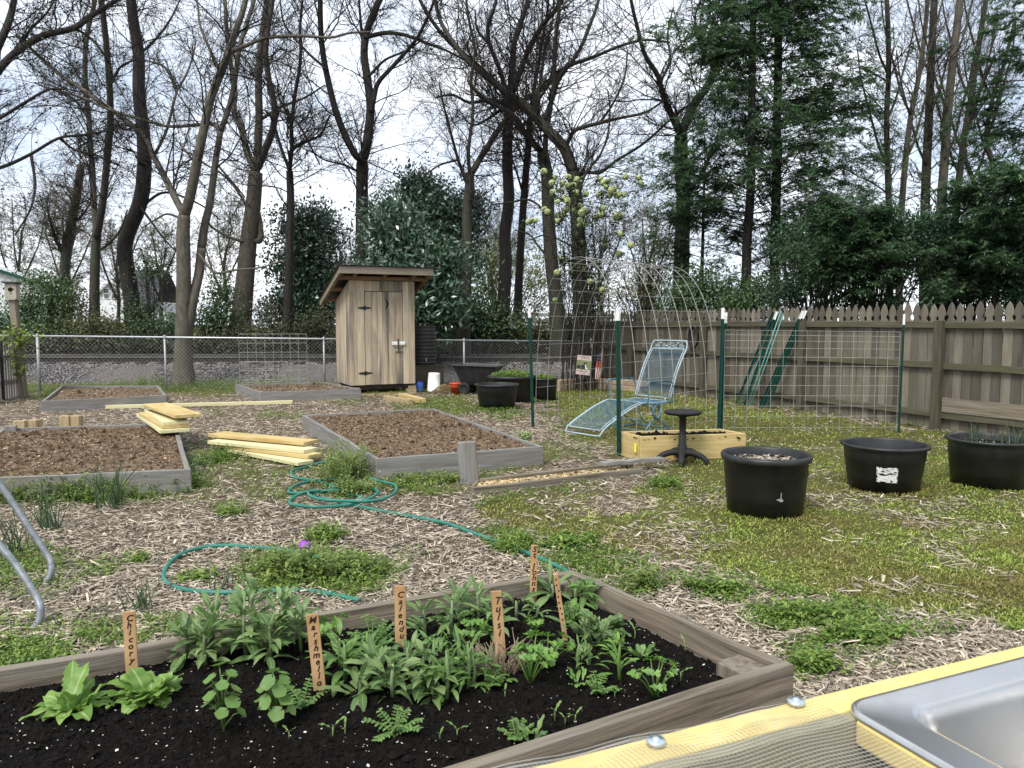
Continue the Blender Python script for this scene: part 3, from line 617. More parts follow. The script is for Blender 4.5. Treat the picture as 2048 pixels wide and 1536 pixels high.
tree('forked_tree', 'pale twin trunk tree standing just behind the chain link fence', 18.2, 'bark_pale', [
 (36,26,[(367,762),(366,700),(367,620),(367,540),(366,470),(368,432)]),(24,15,[(370,425),(378,400),(388,355),(397,308),(408,256),(421,198),(441,147),(458,103)]),
 (15,9,[(458,103),(472,60),(486,20),(494,-20),(505,-90)]),(16,6,[(366,425),(355,405),(342,380),(328,352),(308,314),(287,273),(246,236),(205,208),(164,178),(130,157),(68,103),(34,68)]),
 (24,19,[(372,690),(378,646),(388,590),(398,545),(403,496)]),(19,12,[(403,496),(410,450),(421,400),(431,325),(441,263)]),(12,8,[(441,263),(458,215),(470,160),(478,100),(492,50),(508,0),(515,-60)]),
 (9,4,[(441,263),(425,248),(393,250),(342,253),(308,246),(220,220),(164,195),(100,178),(70,165)]),(9,4,[(458,105),(490,92),(533,76),(600,72),(660,75),(700,66),(740,64)]),
 (7,3,[(308,312),(322,285),(335,255),(345,215),(355,180),(372,150),(385,115),(392,80)]),(7,3,[(355,180),(330,135),(290,120)]),
 (7,3,[(400,510),(430,545),(470,540),(520,535),(570,520)]),(6,3,[(435,330),(470,370),(490,395)]),(6,3,[(368,440),(335,428),(310,440),(285,455)]),(5,3,[(393,330),(370,300),(360,285)]),
 (8,3,[(441,147),(420,100),(400,50),(395,0)]),(6,3,[(478,105),(500,130),(515,160)])], n1=150, L1=(.6, 2.2), seed=14, ytop=400, flare=1.45)
tree('bare_tree', 'stout grey tree with smooth leaning trunk forking high, right of the pale twin trunk', 24.5, 'bark_pale', [
 (44,30,[(478,672),(484,615),(491,545),(497,478),(506,410),(511,345)]),(16,8,[(508,335),(494,300),(480,250),(468,222),(470,180),(462,130),(455,80),(450,0)]),
 (19,10,[(513,335),(518,240),(517,160),(522,90),(530,30),(535,-10),(540,-90)]),(17,9,[(516,335),(530,300),(545,260),(549,215),(536,150),(532,90),(545,0),(555,-80)]),
 (14,11,[(520,480),(519,440),(513,420)]),(9,4,[(492,483),(460,475),(425,455),(415,440)]),(7,3,[(498,420),(470,375),(440,345),(405,325),(385,300)]),
 (7,3,[(520,240),(560,215),(610,195),(650,170)]),(7,3,[(548,215),(590,240),(620,290),(640,330)])], n1=90, seed=15, group=BT)
tree('bare_tree', 'thin dark bare tree between the grey leaning trunk and the dark magnolia', 23.5, 'bark_dark', [
 (20,15,[(575,665),(577,580),(579,480),(581,400),(579,342)]),(11,6,[(579,342),(584,290),(583,250),(590,190),(601,120),(600,60),(605,0)]),(9,4,[(578,338),(562,295),(545,240),(530,220)]),
 (8,4,[(583,300),(605,285),(640,270),(660,230)]),(6,3,[(585,235),(560,200),(555,160)])], n1=80, seed=16, group=BT)
tree('bare_tree', 'tall straight dark trunk splitting into a wide V above the outhouse', 23, 'bark_dark', [
 (32,25,[(724,665),(723,580),(724,480),(724,400),(724,325)]),(17,10,[(720,318),(708,305),(684,256),(667,205),(652,140),(644,90),(641,40),(640,-20),(635,-120)]),
 (22,12,[(728,312),(736,270),(741,212),(735,160),(728,105),(735,60),(752,15),(765,-20),(780,-120)]),(13,6,[(742,225),(748,195),(757,165),(788,130),(830,82),(855,35),(872,-10)]),
 (10,4,[(729,75),(770,66),(810,70),(850,85),(890,100),(930,120)]),(7,3,[(740,150),(770,120),(815,100),(850,75)]),(8,4,[(727,100),(722,50),(718,0),(715,-60)]),
 (7,3,[(655,140),(610,100),(570,50),(560,0)]),(6,3,[(724,350),(690,330),(650,320),(620,300)])], n1=105, seed=17, group=BT)
tree('bare_tree', 'slim pale trunked tree forking low, between the outhouse and the dark middle trunk', 21, 'bark_mid', [
 (24,19,[(928,668),(931,600),(934,520),(934,427),(939,369),(940,345)]),(14,6,[(944,345),(960,318),(985,278),(1003,250),(1022,225),(1045,205),(1075,180),(1110,150),(1135,130)]),
 (9,5,[(940,350),(937,300),(946,222),(942,160),(950,100),(938,41),(932,-10),(930,-80)]),(8,3,[(938,370),(920,330),(908,290),(895,240),(885,200),(878,165)]),
 (5,3,[(915,320),(880,330),(850,350)])], n1=65, seed=18, group=BT, L1=(.6, 2.0))
tree('bare_tree', 'darkest straight trunk in the middle with limbs fanning out from its top', 22.5, 'bark_dark', [
 (30,21,[(1003,672),(1008,600),(1012,523),(1010,470),(1018,400),(1015,330),(1016,260),(1020,200)]),(15,9,[(1020,200),(1025,140),(1028,90),(1040,50),(1056,0),(1065,-80)]),
 (14,6,[(1018,205),(1000,175),(975,150),(940,118),(905,90),(870,50),(840,0),(820,-60)]),(14,8,[(1022,195),(1045,130),(1062,90),(1085,50),(1115,15),(1130,-20),(1150,-90)]),
 (11,6,[(1016,200),(1000,142),(980,90),(976,50),(990,10),(1000,-50)]),(9,4,[(1018,215),(985,200),(940,205),(905,190),(870,195)]),(7,3,[(1014,210),(980,235),(950,250),(930,240)]),
 (7,3,[(980,90),(955,60),(950,20)])], n1=130, seed=19, group=BT, L1=(.7, 2.8), n2=8)
tree('bare_tree', 'thin dark stem rising just right of the darkest middle trunk', 23.5, 'bark_dark', [
 (19,14,[(1036,665),(1037,590),(1040,523),(1045,440),(1050,370),(1056,300),(1060,240)]),(11,5,[(1060,240),(1066,190),(1075,140),(1085,80),(1095,20),(1100,-60)]),
 (6,3,[(1048,395),(1035,350),(1022,310)]),(6,3,[(1062,225),(1090,180),(1110,120),(1120,60)])], n1=50, seed=20, group=BT)
tree('leaning_tree', 'big tree bending sharply left high over the wire arch', 20.5, 'bark_mid', [
 (36,27,[(1165,672),(1162,600),(1158,540),(1157,480),(1153,410),(1147,345)]),(26,18,[(1147,345),(1130,298),(1108,273),(1083,247),(1060,222),(1035,200)]),(15,7,[(1035,200),(1000,175),(963,145),(930,115),(900,75),(880,40),(870,0)]),
 (11,4,[(1130,300),(1140,275),(1155,258),(1200,246),(1240,236),(1290,225),(1330,200)]),(12,4,[(1085,245),(1105,197),(1120,152),(1142,130),(1185,115),(1240,92),(1290,80),(1340,85)]),
 (12,6,[(1068,225),(1072,190),(1100,165),(1132,138),(1160,98),(1180,50),(1197,0),(1205,-60)]),(9,4,[(1150,370),(1165,345),(1200,345),(1235,320),(1290,285),(1345,235),(1380,210)]),
 (7,3,[(1155,400),(1170,350),(1200,310),(1215,270),(1220,220),(1215,180)]),(9,4,[(1075,235),(1080,170),(1090,100),(1105,40),(1110,-30)]),(6,3,[(1200,246),(1230,200),(1250,150),(1255,100)]),
 (5,3,[(1157,500),(1120,480),(1090,470),(1060,480)])], n1=170, n2=8, seed=21, L1=(.6, 2.5))
tree('leaning_tree', 'rough trunk crossing close to the left of the sharply bent tree', 21.5, 'bark_mid', [
 (32,25,[(1118,672),(1112,600),(1103,520),(1097,430),(1094,350),(1085,305)]),(15,7,[(1084,305),(1065,285),(1045,260),(1025,230),(1000,215),(960,190),(935,160)]),
 (13,7,[(1090,310),(1092,270),(1100,220),(1108,160),(1110,90),(1118,20),(1120,-60)]),(6,3,[(1098,430),(1060,400),(1020,405),(980,410)]),
 (7,3,[(1104,525),(1075,490),(1060,470),(1030,460)])], n1=60, seed=22)
tree('bare_tree', 'dark forked tree left of the tall hemlocks, behind the wooden fence', 20, 'bark_dark', [
 (36,28,[(1362,660),(1362,560),(1364,480),(1367,393),(1362,325),(1362,270)]),(22,9,[(1364,265),(1386,212),(1416,171),(1430,130),(1440,68),(1452,30),(1460,-40)]),
 (15,6,[(1358,265),(1340,225),(1326,190),(1315,150),(1290,110),(1276,60),(1262,0),(1255,-60)]),(8,3,[(1366,395),(1395,360),(1425,300),(1440,250)]),
 (7,3,[(1430,130),(1400,90),(1390,40),(1400,0)]),(7,3,[(1320,165),(1340,120),(1335,70),(1345,20)])], n1=85, seed=23, group=BT)
GR = 'grey stems behind the holly hedge'
for i, (w0, w1, pp, lab) in enumerate([
 (15,9,[(1779,660),(1779,500),(1778,427),(1775,330),(1773,240),(1777,150),(1776,60),(1772,-40)],'leftmost slim grey stem rising above the holly hedge'),
 (15,8,[(1798,660),(1799,500),(1803,420),(1811,320),(1822,230),(1838,150),(1850,60),(1858,-40)],'slim grey stem leaning right, second in the cluster above the holly'),
 (22,13,[(1849,660),(1849,520),(1850,430),(1853,330),(1858,230),(1861,150),(1866,50),(1870,-40)],'thick straight grey stem third in the cluster above the holly'),
 (22,13,[(1876,660),(1877,520),(1882,420),(1889,320),(1896,220),(1906,120),(1920,0),(1928,-60)],'thick grey stem tilting right, fourth in the cluster above the holly'),
 (17,9,[(1906,660),(1907,520),(1911,430),(1919,350),(1929,270),(1941,200),(1956,100),(1972,0),(1985,-60)],'pale grey stem leaning far right, fifth in the cluster above the holly'),
 (13,7,[(1966,660),(1965,520),(1960,420),(1946,360),(1930,312),(1935,250),(1960,180),(1990,110)],'crooked grey stem bending left then right above the holly'),
 (14,7,[(1992,660),(1992,500),(1990,420),(1986,330),(1972,275),(1985,200),(2010,120),(2030,40)],'rightmost thin grey stem above the holly hedge')]):
    x, y = pp[4] if i != 5 else pp[2]
    br = [(w0, w1, pp)]
    for k in range(3):
        a = pp[3+k]; s = 1 if (k+i) % 2 else -1
        br.append((6, 2.5, [a, (a[0]+s*18, a[1]-40), (a[0]+s*34, a[1]-100), (a[0]+s*52, a[1]-170), (a[0]+s*60, a[1]-230)]))
    tree('grey_stem_tree', lab, 18.5+.35*(i % 3)+.3*i, 'bark_pale' if i % 2 else 'bark_mid', br, n1=50, n2=6, n3=4, L1=(.5, 1.7), twig='twig_pale' if i % 2 else 'twig', seed=40+i, group=GR, leaf=('l_spring', 260, .05), ytop=480, up=.1)
conifer('hemlock_tree', 'tall hemlock with darker left trunk and drooping green sprays', 17.2, [(1492,690),(1492,600),(1494,480),(1500,400),(1503,300),(1503,200),(1505,100),(1507,0),(1508,-120)], 21, 11, 61, 560, 165, nn=120000, bias=(-.15, 0))
conifer('hemlock_tree', 'tall hemlock with long limbs rising right, just right of the other hemlock', 17.8, [(1548,690),(1548,600),(1550,470),(1553,350),(1553,250),(1556,150),(1556,0),(1556,-120)], 21, 14, 62, 600, 170, Lb=(1.2, 3.6), nn=150000, bias=(.55, 0), rise=(.3, .7))
conifer('hemlock_tree', 'hemlock at the right edge partly out of the picture', 15.5, [(2095,740),(2092,600),(2090,450),(2085,300),(2080,150),(2080,0),(2078,-100)], 26, 14, 63, 480, 60, Lb=(1., 2.6), nn=60000, bias=(-.3, 0))
conifer('hemlock_tree', 'young green hemlock at the left foot of the dark forked tree, over the fence', 18.5, [(1400,700),(1402,620),(1404,540),(1406,460),(1408,380),(1410,320)], 9, 4, 64, 640, 42, Lb=(.7, 1.9), nn=40000, bias=(-.2, 0))
conifer('hemlock_tree', 'low feathery hemlock mixed into the holly hedge above the thin bare stems', 13.2, [(1705,760),(1706,620),(1708,540),(1710,470),(1712,420)], 9, 4, 65, 620, 60, Lb=(.5, 1.25), nn=42000, bias=(0, -.2))
conifer('hemlock_tree', 'low feathery hemlock spreading in front of the right end of the hedge', 12.0, [(1985,780),(1987,620),(1990,540),(1992,460),(1995,380)], 9, 4, 66, 600, 55, Lb=(.5, 1.3), nn=42000, bias=(-.1, -.2))
tree('vine_tangled_tree', 'brownish trunk smothered in twiggy vines left of the slender twin stems', 26, 'bark_mid', [(24,15,[(130,665),(128,600),(131,520),(142,450),(154,390),(162,330)]),(8,4,[(131,520),(112,480),(100,440),(92,400)]),(7,3,[(142,450),(165,430),(185,400)])], n1=120, n2=8, L1=(.4, 1.4), seed=31, ytop=640, leaf=('l_olive', 700, .06), twig='twig_pale')
HG = 'evergreens over the wooden fence'
shrub('holly_bush', 'dark holly bush left part of the evergreen hedge over the fence', [(1640,520,70,55,14.6),(1590,490,40,45,14.8),(1690,480,55,50,14.6),(1580,580,30,30,14.6)], 'l_holly', 17000, .058, 71, .2, 30, 10, group=HG, twigm='twig_pale', twn=160)
shrub('holly_bush', 'tall domed dark bush highest in the hedge over the fence', [(1745,460,80,48,14.0),(1800,500,75,52,13.8),(1720,525,45,30,14),(1700,600,30,20,14)], 'l_holly', 19000, .058, 72, .2, 30, 12, group=HG, twigm='twig_pale', twn=200)
shrub('holly_bush', 'dense glossy dark bush in the hedge right of its thin bare stems', [(1900,490,85,55,13.0),(1935,565,80,45,12.8),(1855,455,40,32,13.2),(1990,480,50,40,13)], 'l_holly', 26000, .058, 73, .2, 30, 12, group=HG, twn=100)
shrub('holly_bush', 'dark bush at the right edge of the hedge beside the last fence post', [(2030,490,55,60,12.2),(2060,575,70,55,12),(2060,420,50,40,12.4)], 'l_holly', 19000, .058, 74, .2, 30, 8, group=HG)
shrub('evergreen_shrub', 'loose green shrub hanging over the fence below the left hemlock', [(1420,590,70,60,16.6),(1485,610,60,35,16),(1370,600,45,50,17),(1530,590,50,50,16)], 'l_ivy', 12000, .07, 75, .22, 26, 8, twn=160)
shrub('evergreen_shrub', 'sparse shrub with small yellow green leaves behind the far fence end', [(1290,560,60,60,20),(1330,500,50,45,20),(1230,590,40,40,20.5),(1300,610,60,30,20)], 'l_olive', 5200, .06, 76, .22, 22, 8, twn=300)
shrub('magnolia_tree', 'dome shaped dark magnolia left of the outhouse roof', [(620,520,76,105,26.5),(620,450,52,45,26.5),(600,610,70,50,26),(655,600,50,60,26)], 'l_magnolia', 26000, .13, 77, .3, 30, 10, cat='tree')
shrub('magnolia_tree', 'tall dark evergreen crown behind the laurel and the pale slim trunk', [(850,430,78,80,26),(905,460,60,70,25.5),(830,370,35,25,26),(880,540,80,70,25.5),(940,420,26,40,25.5)], 'l_magnolia', 26000, .13, 78, .3, 30, 10, cat='tree')
shrub('laurel_tree', 'broad leaved green laurel directly behind the outhouse', [(800,480,68,80,19.6),(850,560,68,90,19.3),(885,520,40,40,19.2),(770,430,30,40,19.6),(890,620,40,50,19.2),(760,540,30,60,19.6)], 'l_laurel', 15000, .15, 79, .26, 22, 12, aspect=.36, cat='tree', twn=80)
BR = 'scrub along the railway bank'
for i, (lab, bl, mt, n, sz) in enumerate([
 ('ivy covered scrub at the left edge behind the birdhouse post', [(20,655,60,40,24),(62,610,34,44,24.5),(70,560,14,22,24.5)], 'l_ivy', 6500, .09),
 ('dark green ivy thicket between the birdhouse and the slender twin stems', [(112,600,28,52,24),(96,560,18,22,24.3),(90,665,60,30,23.6)], 'l_ivy', 6500, .09),
 ('yellowish green thicket in front of the white dormer', [(190,655,70,24,23.6),(225,665,60,20,23.4),(152,615,24,34,24)], 'l_olive', 6500, .08),
 ('dark evergreen scrub at the foot of the S shaped trunk', [(286,640,24,55,24.2),(290,665,34,26,23.6),(302,540,12,40,24.5)], 'l_ivy', 4200, .085),
 ('mixed green scrub between the twin trunk and the grey leaning trunk', [(430,640,46,40,24),(345,655,35,30,23.8),(445,585,26,36,24.6)], 'l_ivy', 5500, .09),
 ('brownish thicket under the dark magnolia left of the outhouse', [(560,662,90,18,23.4),(645,650,40,36,23.2),(530,625,22,32,24)], 'l_brush', 6000, .08),
 ('green thicket right of the outhouse under the slim pale trunk', [(940,620,50,60,22.5),(985,650,60,35,22.3),(900,650,50,40,22)], 'l_ivy', 8000, .10),
 ('yellow green bush far behind the middle trunks', [(985,530,40,60,31),(960,500,30,30,31),(1075,560,50,80,31)], 'l_spring', 5200, .10),
 ('low green scrub under the leaning trees by the fence end', [(1080,655,70,35,22.5),(1140,660,50,30,22),(1180,600,30,60,22.4)], 'l_brush', 6000, .09)]):
    shrub('scrub_bush', lab, bl, mt, n, sz, 90+i, .27, 26, 8, group=BR, twn=260, zb=-.05)
shrub('bank_undergrowth', 'dark leafy undergrowth along the bank beyond the rails', [(x, 700-(i % 3)*6, 95, 26, 23.0+.2*(i % 2), .7) for i, x in enumerate(range(-150, 1260, 110))], 'l_brush', 34000, .085, 110, .22, 26, 30, twn=1400, cat='undergrowth')['kind'] = 'stuff'
FT = 'pale spring trees in the distance'
for i, (lab, x, yt, Y, lf) in enumerate([
 ('hazy spring tree with thin olive leaves at the far left edge', 40, 400, 40, 1500), ('far olive tree with fine twigs left of the white dormer', 140, 430, 44, 1200), ('far twiggy tree above the white dormer', 235, 440, 48, 900),
 ('far twiggy tree seen between the S trunk and the twin trunk', 320, 470, 44, 900), ('yellow green spring tree right of the twin trunk', 450, 430, 42, 1800), ('far twiggy tree seen above the outhouse roof', 690, 480, 46, 900),
 ('far yellow green tree seen right of the laurel', 985, 470, 40, 1500), ('far twiggy tree behind the sharply bent tree', 1200, 430, 40, 900), ('far twiggy tree seen left of the hemlocks', 1300, 440, 38, 800), ('far pale tree seen between the hemlocks and the holly', 1650, 400, 36, 800)]):
    tree('spring_tree', lab, Y, 'bark_mid', [(9,5,[(x,660),(x+3,600),(x-2,540),(x+4,yt+60)]),(5,2,[(x,600),(x-22,550),(x-38,500),(x-50,yt+30)]),(5,2,[(x,570),(x+24,520),(x+40,480),(x+52,yt+20)]),(4,2,[(x+3,yt+70),(x+12,yt+30),(x+8,yt-10)]),(4,2,[(x-4,540),(x-12,490),(x-16,yt)])],
         n1=75, n2=8, n3=4, L1=(.8, 3.2), twig='twig_pale', seed=120+i, group=FT, leaf=('l_spring', lf, .13), ytop=640, rmin=.008)
# snowball viburnum: thin arching stems, sparse leaves, pale green flower heads
def viburnum():
    global RNG
    RNG = np.random.default_rng(5); Y = 17.0; b = P(1165, 755, Y); b.z = 0
    t = thing('snowball_bush', 'tall snowball bush with round pale green flower heads behind the wire arch', 'shrub', b)
    heads = [(1088,343),(1110,355),(1124,366),(1137,354),(1154,360),(1135,370),(1146,372),(1104,366),(1105,385),(1119,381),(1152,386),(1105,391),(1129,395),(1116,403),(1135,402),(1172,388),(1200,358),(1207,366),(1216,362),(1212,374),(1222,380),(1204,386),(1196,390),(1219,391),(1228,378),(1235,390),(1248,390),(1251,354),(1278,356),(1281,366),(1089,419),(1095,424),(1056,444),(1064,440),(1070,441),(1131,420),(1127,428),(1149,421),(1160,412),(1166,420),(1163,426),(1206,417),(1196,431),(1193,436),(1201,428),(1234,430),(1232,436),(1240,432),(1116,431),(1120,437),(1117,442),(1160,440),(1158,449),(1171,448),(1172,423),(1152,467),(1165,486),(1240,468),(1122,519),(1131,520),(1125,524),(1151,542),(1160,538),(1168,540),(1175,546),(1114,545),(1180,563),(1204,580),(1238,508),(1210,493),(1262,490),(1110,600),(1143,545)]
    proto = None; pts = []
    for i, (x, y) in enumerate(heads):
        p = P(x, y, Y+RNG.uniform(-.55, .45)); pts.append(p); r = RNG.uniform(.05, .082)
        if proto is None:
            bm = bmesh.new(); bmesh.ops.create_icosphere(bm, subdivisions=4, radius=1)
            for v in bm.verts: v.co *= 1+.10*(RNG.random()-.5)+.16*math.sin(v.co.x*9+1)*math.cos(v.co.y*8+v.co.z*7)
            me = bpy.data.meshes.new('flower_head'); bm.to_mesh(me); bm.free()
            proto = finish(me, 'flower_head', M['petal'], t, True, False, 0); o = proto
        else: o = proto.copy(); COL.objects.link(o)
        o.parent = t; o.location = p-b; o.scale = (r, r, r*.92); o.rotation_euler = (i, i*2, i*3)
    pt = np.array([tuple(p) for p in pts]); k = len(pt); s = np.linspace(0, 1, 9)[None, :, None]
    p0 = np.array(b)+RNG.normal(0, .3, (k, 3))*[1, .6, 0]; mid = p0*.75+pt*.25; mid[:, 2] = pt[:, 2]*.85
    c = p0[:, None]*(1-s)**2+2*mid[:, None]*s*(1-s)+pt[:, None]*s**2+RNG.normal(0, .018, (k, 9, 3))
    rad = RNG.uniform(.005, .010, k)[:, None]*np.linspace(1, .4, 9)[None]
    a2 = spawn(c, rad, 260, .3, 1, .8, .25, (.2, .7), .5, .004); p2, r2 = grow(*a2, 5, .2, .03, .6)
    v, f = merge([tubes_np(c, rad, 5), tubes_np(p2, r2, 3)]); np_obj('stems', v, f, M['twig'], t)
    n = 4400; q = np.concatenate([c[:, 4:].reshape(-1, 3), p2.reshape(-1, 3)]); q = np.concatenate([q[RNG.integers(0, len(q), 2600)]+RNG.normal(0, .07, (2600, 3)), pt[RNG.integers(0, k, 1800)]+nrm(rdir(1800, -1, .3))*RNG.uniform(.06, .17, (1800, 1))]); d = rdir(n, -.8, .4); sd_, _ = frames(d)
    v, f = diamonds(q, d, sd_, RNG.uniform(.05, .10, n), RNG.uniform(.035, .06, n)); np_obj('leaves', v, f, M['l_vib'], t)
viburnum()
# ================================================================ fences and buildings
def V2(a, b, s): return Vector(a)*(1-s)+Vector(b)*s
def picket_profile(w, h, dog=False):
    # gothic picket: pointed head, round notches below it
    if dog: return [(-w/2, 0), (w/2, 0), (w/2, h-.02), (w/2-.02, h), (-w/2+.02, h), (-w/2, h-.02)]
    n = w/2; e = w*.3
    return [(-n, 0), (n, 0), (n, h-.25), (e, h-.225), (e, h-.19), (n*.96, h-.165), (n*.9, h-.12), (n*.55, h-.05), (0, h), (-n*.55, h-.05), (-n*.9, h-.12), (-n*.96, h-.165), (-e, h-.19), (-e, h-.225), (-n, h-.25)]
def wood_fence():
    A, B = Vector((2.02, 19.3, 0)), Vector((8.4, 5.55, 0)); d = (B-A).normalized(); Ln = (B-A).length
    nin = Vector((-d.y, d.x, 0))
    if nin.x > 0: nin = -nin                                   # towards the garden
    t = thing('picket_fence', 'weathered wooden privacy fence with pointed pickets and mossy rails along the right side', 'fence', A)
    pk = MB(); pitch = .1335; k = int(Ln/pitch)
    for i in range(k):
        c = A+d*(pitch*(i+.5))-nin*.02; w = pitch-.006-random.uniform(0, .008); h = 1.76+random.uniform(-.015, .015); tl = random.uniform(-.006, .006)
        if i in (31, 47): h -= .02
        pk.prism(picket_profile(w, h), lambda u, v, q, c=c, tl=tl: c+d*(u+tl*v)+Vector((0, 0, v+.01))-nin*q, 0, .019)
    pk.build('pickets', M['fence'], t, world=True)
    posts = [.25, 1.72, 4.3, 6.85, 9.4, 12.0, 14.6]; posts = []
    for px in (1200, 1265, 1412, 1610, 1885):
        r = ray(px, 645); a = r[0]/r[1]
        Yp = (A.x-A.y*d.x/d.y)/(a-d.x/d.y); posts.append((Vector((a*Yp, Yp, 0))-A).dot(d))
    posts += [posts[-1]+2.5, posts[-1]+5.0]
    posts = sorted(q for q in posts if q < Ln)
    for s in posts:
        mb = MB(); c = A+d*s+nin*.06; mb.beam(c-Vector((0, 0, .1)), c+Vector((random.uniform(-.02, .02), 0, 1.53)), .115, .095, up=nin, n=5, wob=.004); mb.build('post', M['fence_rail'], t, world=True, bevel=.008)
    ed = [0]+posts+[Ln]
    for z, nm in ((1.47, 'top_rail'), (.90, 'middle_rail'), (.22, 'bottom_rail')):
        mb = MB()
        for a, b in zip(ed[:-1], ed[1:]):
            if b-a > .2: mb.beam(A+d*(a+.06)+nin*.02+Vector((0, 0, z+random.uniform(-.01, .01))), A+d*(b-.06)+nin*.02+Vector((0, 0, z+random.uniform(-.01, .01))), .04, .088, n=6, wob=.004)
        mb.build(nm, M['fence_rail'], t, world=True, bevel=.004)
    s0 = posts[-3] if len(posts) > 5 else posts[-1]
    r = ray(1885, 645)
    sp = min(posts, key=lambda q: abs((A+d*q).x/(A+d*q).y-r[0]/r[1]))
    mb = MB(); mb.beam(A+d*(sp+.08)+nin*.043+Vector((0, 0, .36)), A+d*(sp+2.4)+nin*.043+Vector((0, 0, .36)), .02, .2, n=2); mb.build('patch_board', M['brown_wood'], t, world=True, bevel=.003)
    return A, d, nin
FA, FD, FN = wood_fence()
def on_fence(px, z, off=.05):             # point on the wooden fence's face seen at picture column px
    r = ray(px, 645); a = r[0]/r[1]; Yp = (FA.x-FA.y*FD.x/FD.y)/(a-FD.x/FD.y)
    return Vector((a*Yp, Yp, z))+FN*off
def chain_fence():
    p0, p1 = P(-160, 667, 15.7), P(1183, 684, 19.0); p0.z = 1.25; p1.z = 1.03
    lx = lambda px: (p0*1).lerp(p1, s_at(px))
    def s_at(px):
        a = (px-1024)/F; d = p1-p0                           # column px meets the fence line
        r = ray(px, 700); k = r[0]/r[1]
        return (k*p0.y-p0.x)/(d.x-k*d.y)
    t = thing('chain_link_fence', 'low galvanised chain link fence running across the back of the garden', 'fence', Vector((p0.x, p0.y, 0)))
    for a, b in ((-160, 1183),):
        MB().tube([lx(a), lx(b)], .020, 8).build('top_rail', M['galv'], t, smooth=True, world=True)
    for px in (-60, 76, 330, 648, 928, 1183):
        q = lx(px); mb = MB(); mb.tube([Vector((q.x, q.y, -.1)), q+Vector((0, 0, .0 if px != 1183 else .08))], .024 if px not in (76, 1183) else .032, 8)
        mb.lathe([(.034, -.03), (.036, .01), (.02, .035), (.0, .04)], 8, q+Vector((0, 0, .01)))
        mb.build('post', M['galv_dull'], t, smooth=True, world=True)
    mb = MB(); d = p1-p0; Ln = d.length; n = int(Ln/.085); hx = 1.14
    for s in (-1, 1):
        for i in range(-14, n+14):
            a, b = i*.085, i*.085+s*hx*.92
            za, zb = 0., 1.
            if max(a, b) < 0 or min(a, b) > Ln: continue
            pts = []
            for q in np.linspace(0, 1, 5):
                u = a+(b-a)*q
                if 0 <= u <= Ln:
                    c = p0.lerp(p1, u/Ln); pts.append(Vector((c.x, c.y-.012*s, .03+(c.z-.05)*q)))
            if len(pts) > 1: mb.tube(pts, .0017, 3)
    mb.build('chain_mesh', M['link'], t, world=True)
chain_fence()
def left_pickets():
    a, b = G(-70, 816), G(43, 792); d = (b-a); d.z = 0; Ln = d.length; d.normalize(); nin = Vector((d.y, -d.x, 0))
    t = thing('picket_fence', 'short pale grey picket fence end with two rails beside the birdhouse post', 'fence', a)
    mb = MB(); k = int(Ln/.105)
    for i in range(k):
        c = a+d*(i+.5)*.105; w = .08; h = 1.12+random.uniform(-.02, .02)
        mb.prism(picket_profile(w, h), lambda u, v, q, c=c: c+d*u+Vector((0, 0, v))-nin*q, 0, .018)
    mb.build('pickets', M['fence_white'], t, world=True)
    for z in (.82, .33):
        m2 = MB(); m2.beam(a+nin*.025+Vector((0, 0, z)), b+nin*.025+Vector((0, 0, z)), .04, .085); m2.build('rail', M['fence_white'], t, world=True, bevel=.004)
    m2 = MB(); c = a+d*(Ln*.58); m2.beam(c+nin*.065-Vector((0, 0, .1)), c+nin*.065+Vector((0, 0, 1.14)), .035, .035, up=nin)
    for z in np.arange(0, 1.1, .05): m2.beam(c+nin*.088+Vector((0, 0, z)), c+nin*.088+Vector((0, 0, z+.018)), .04, .012, up=nin)
    m2.build('steel_stake', M['iron'], t, world=True)
left_pickets()
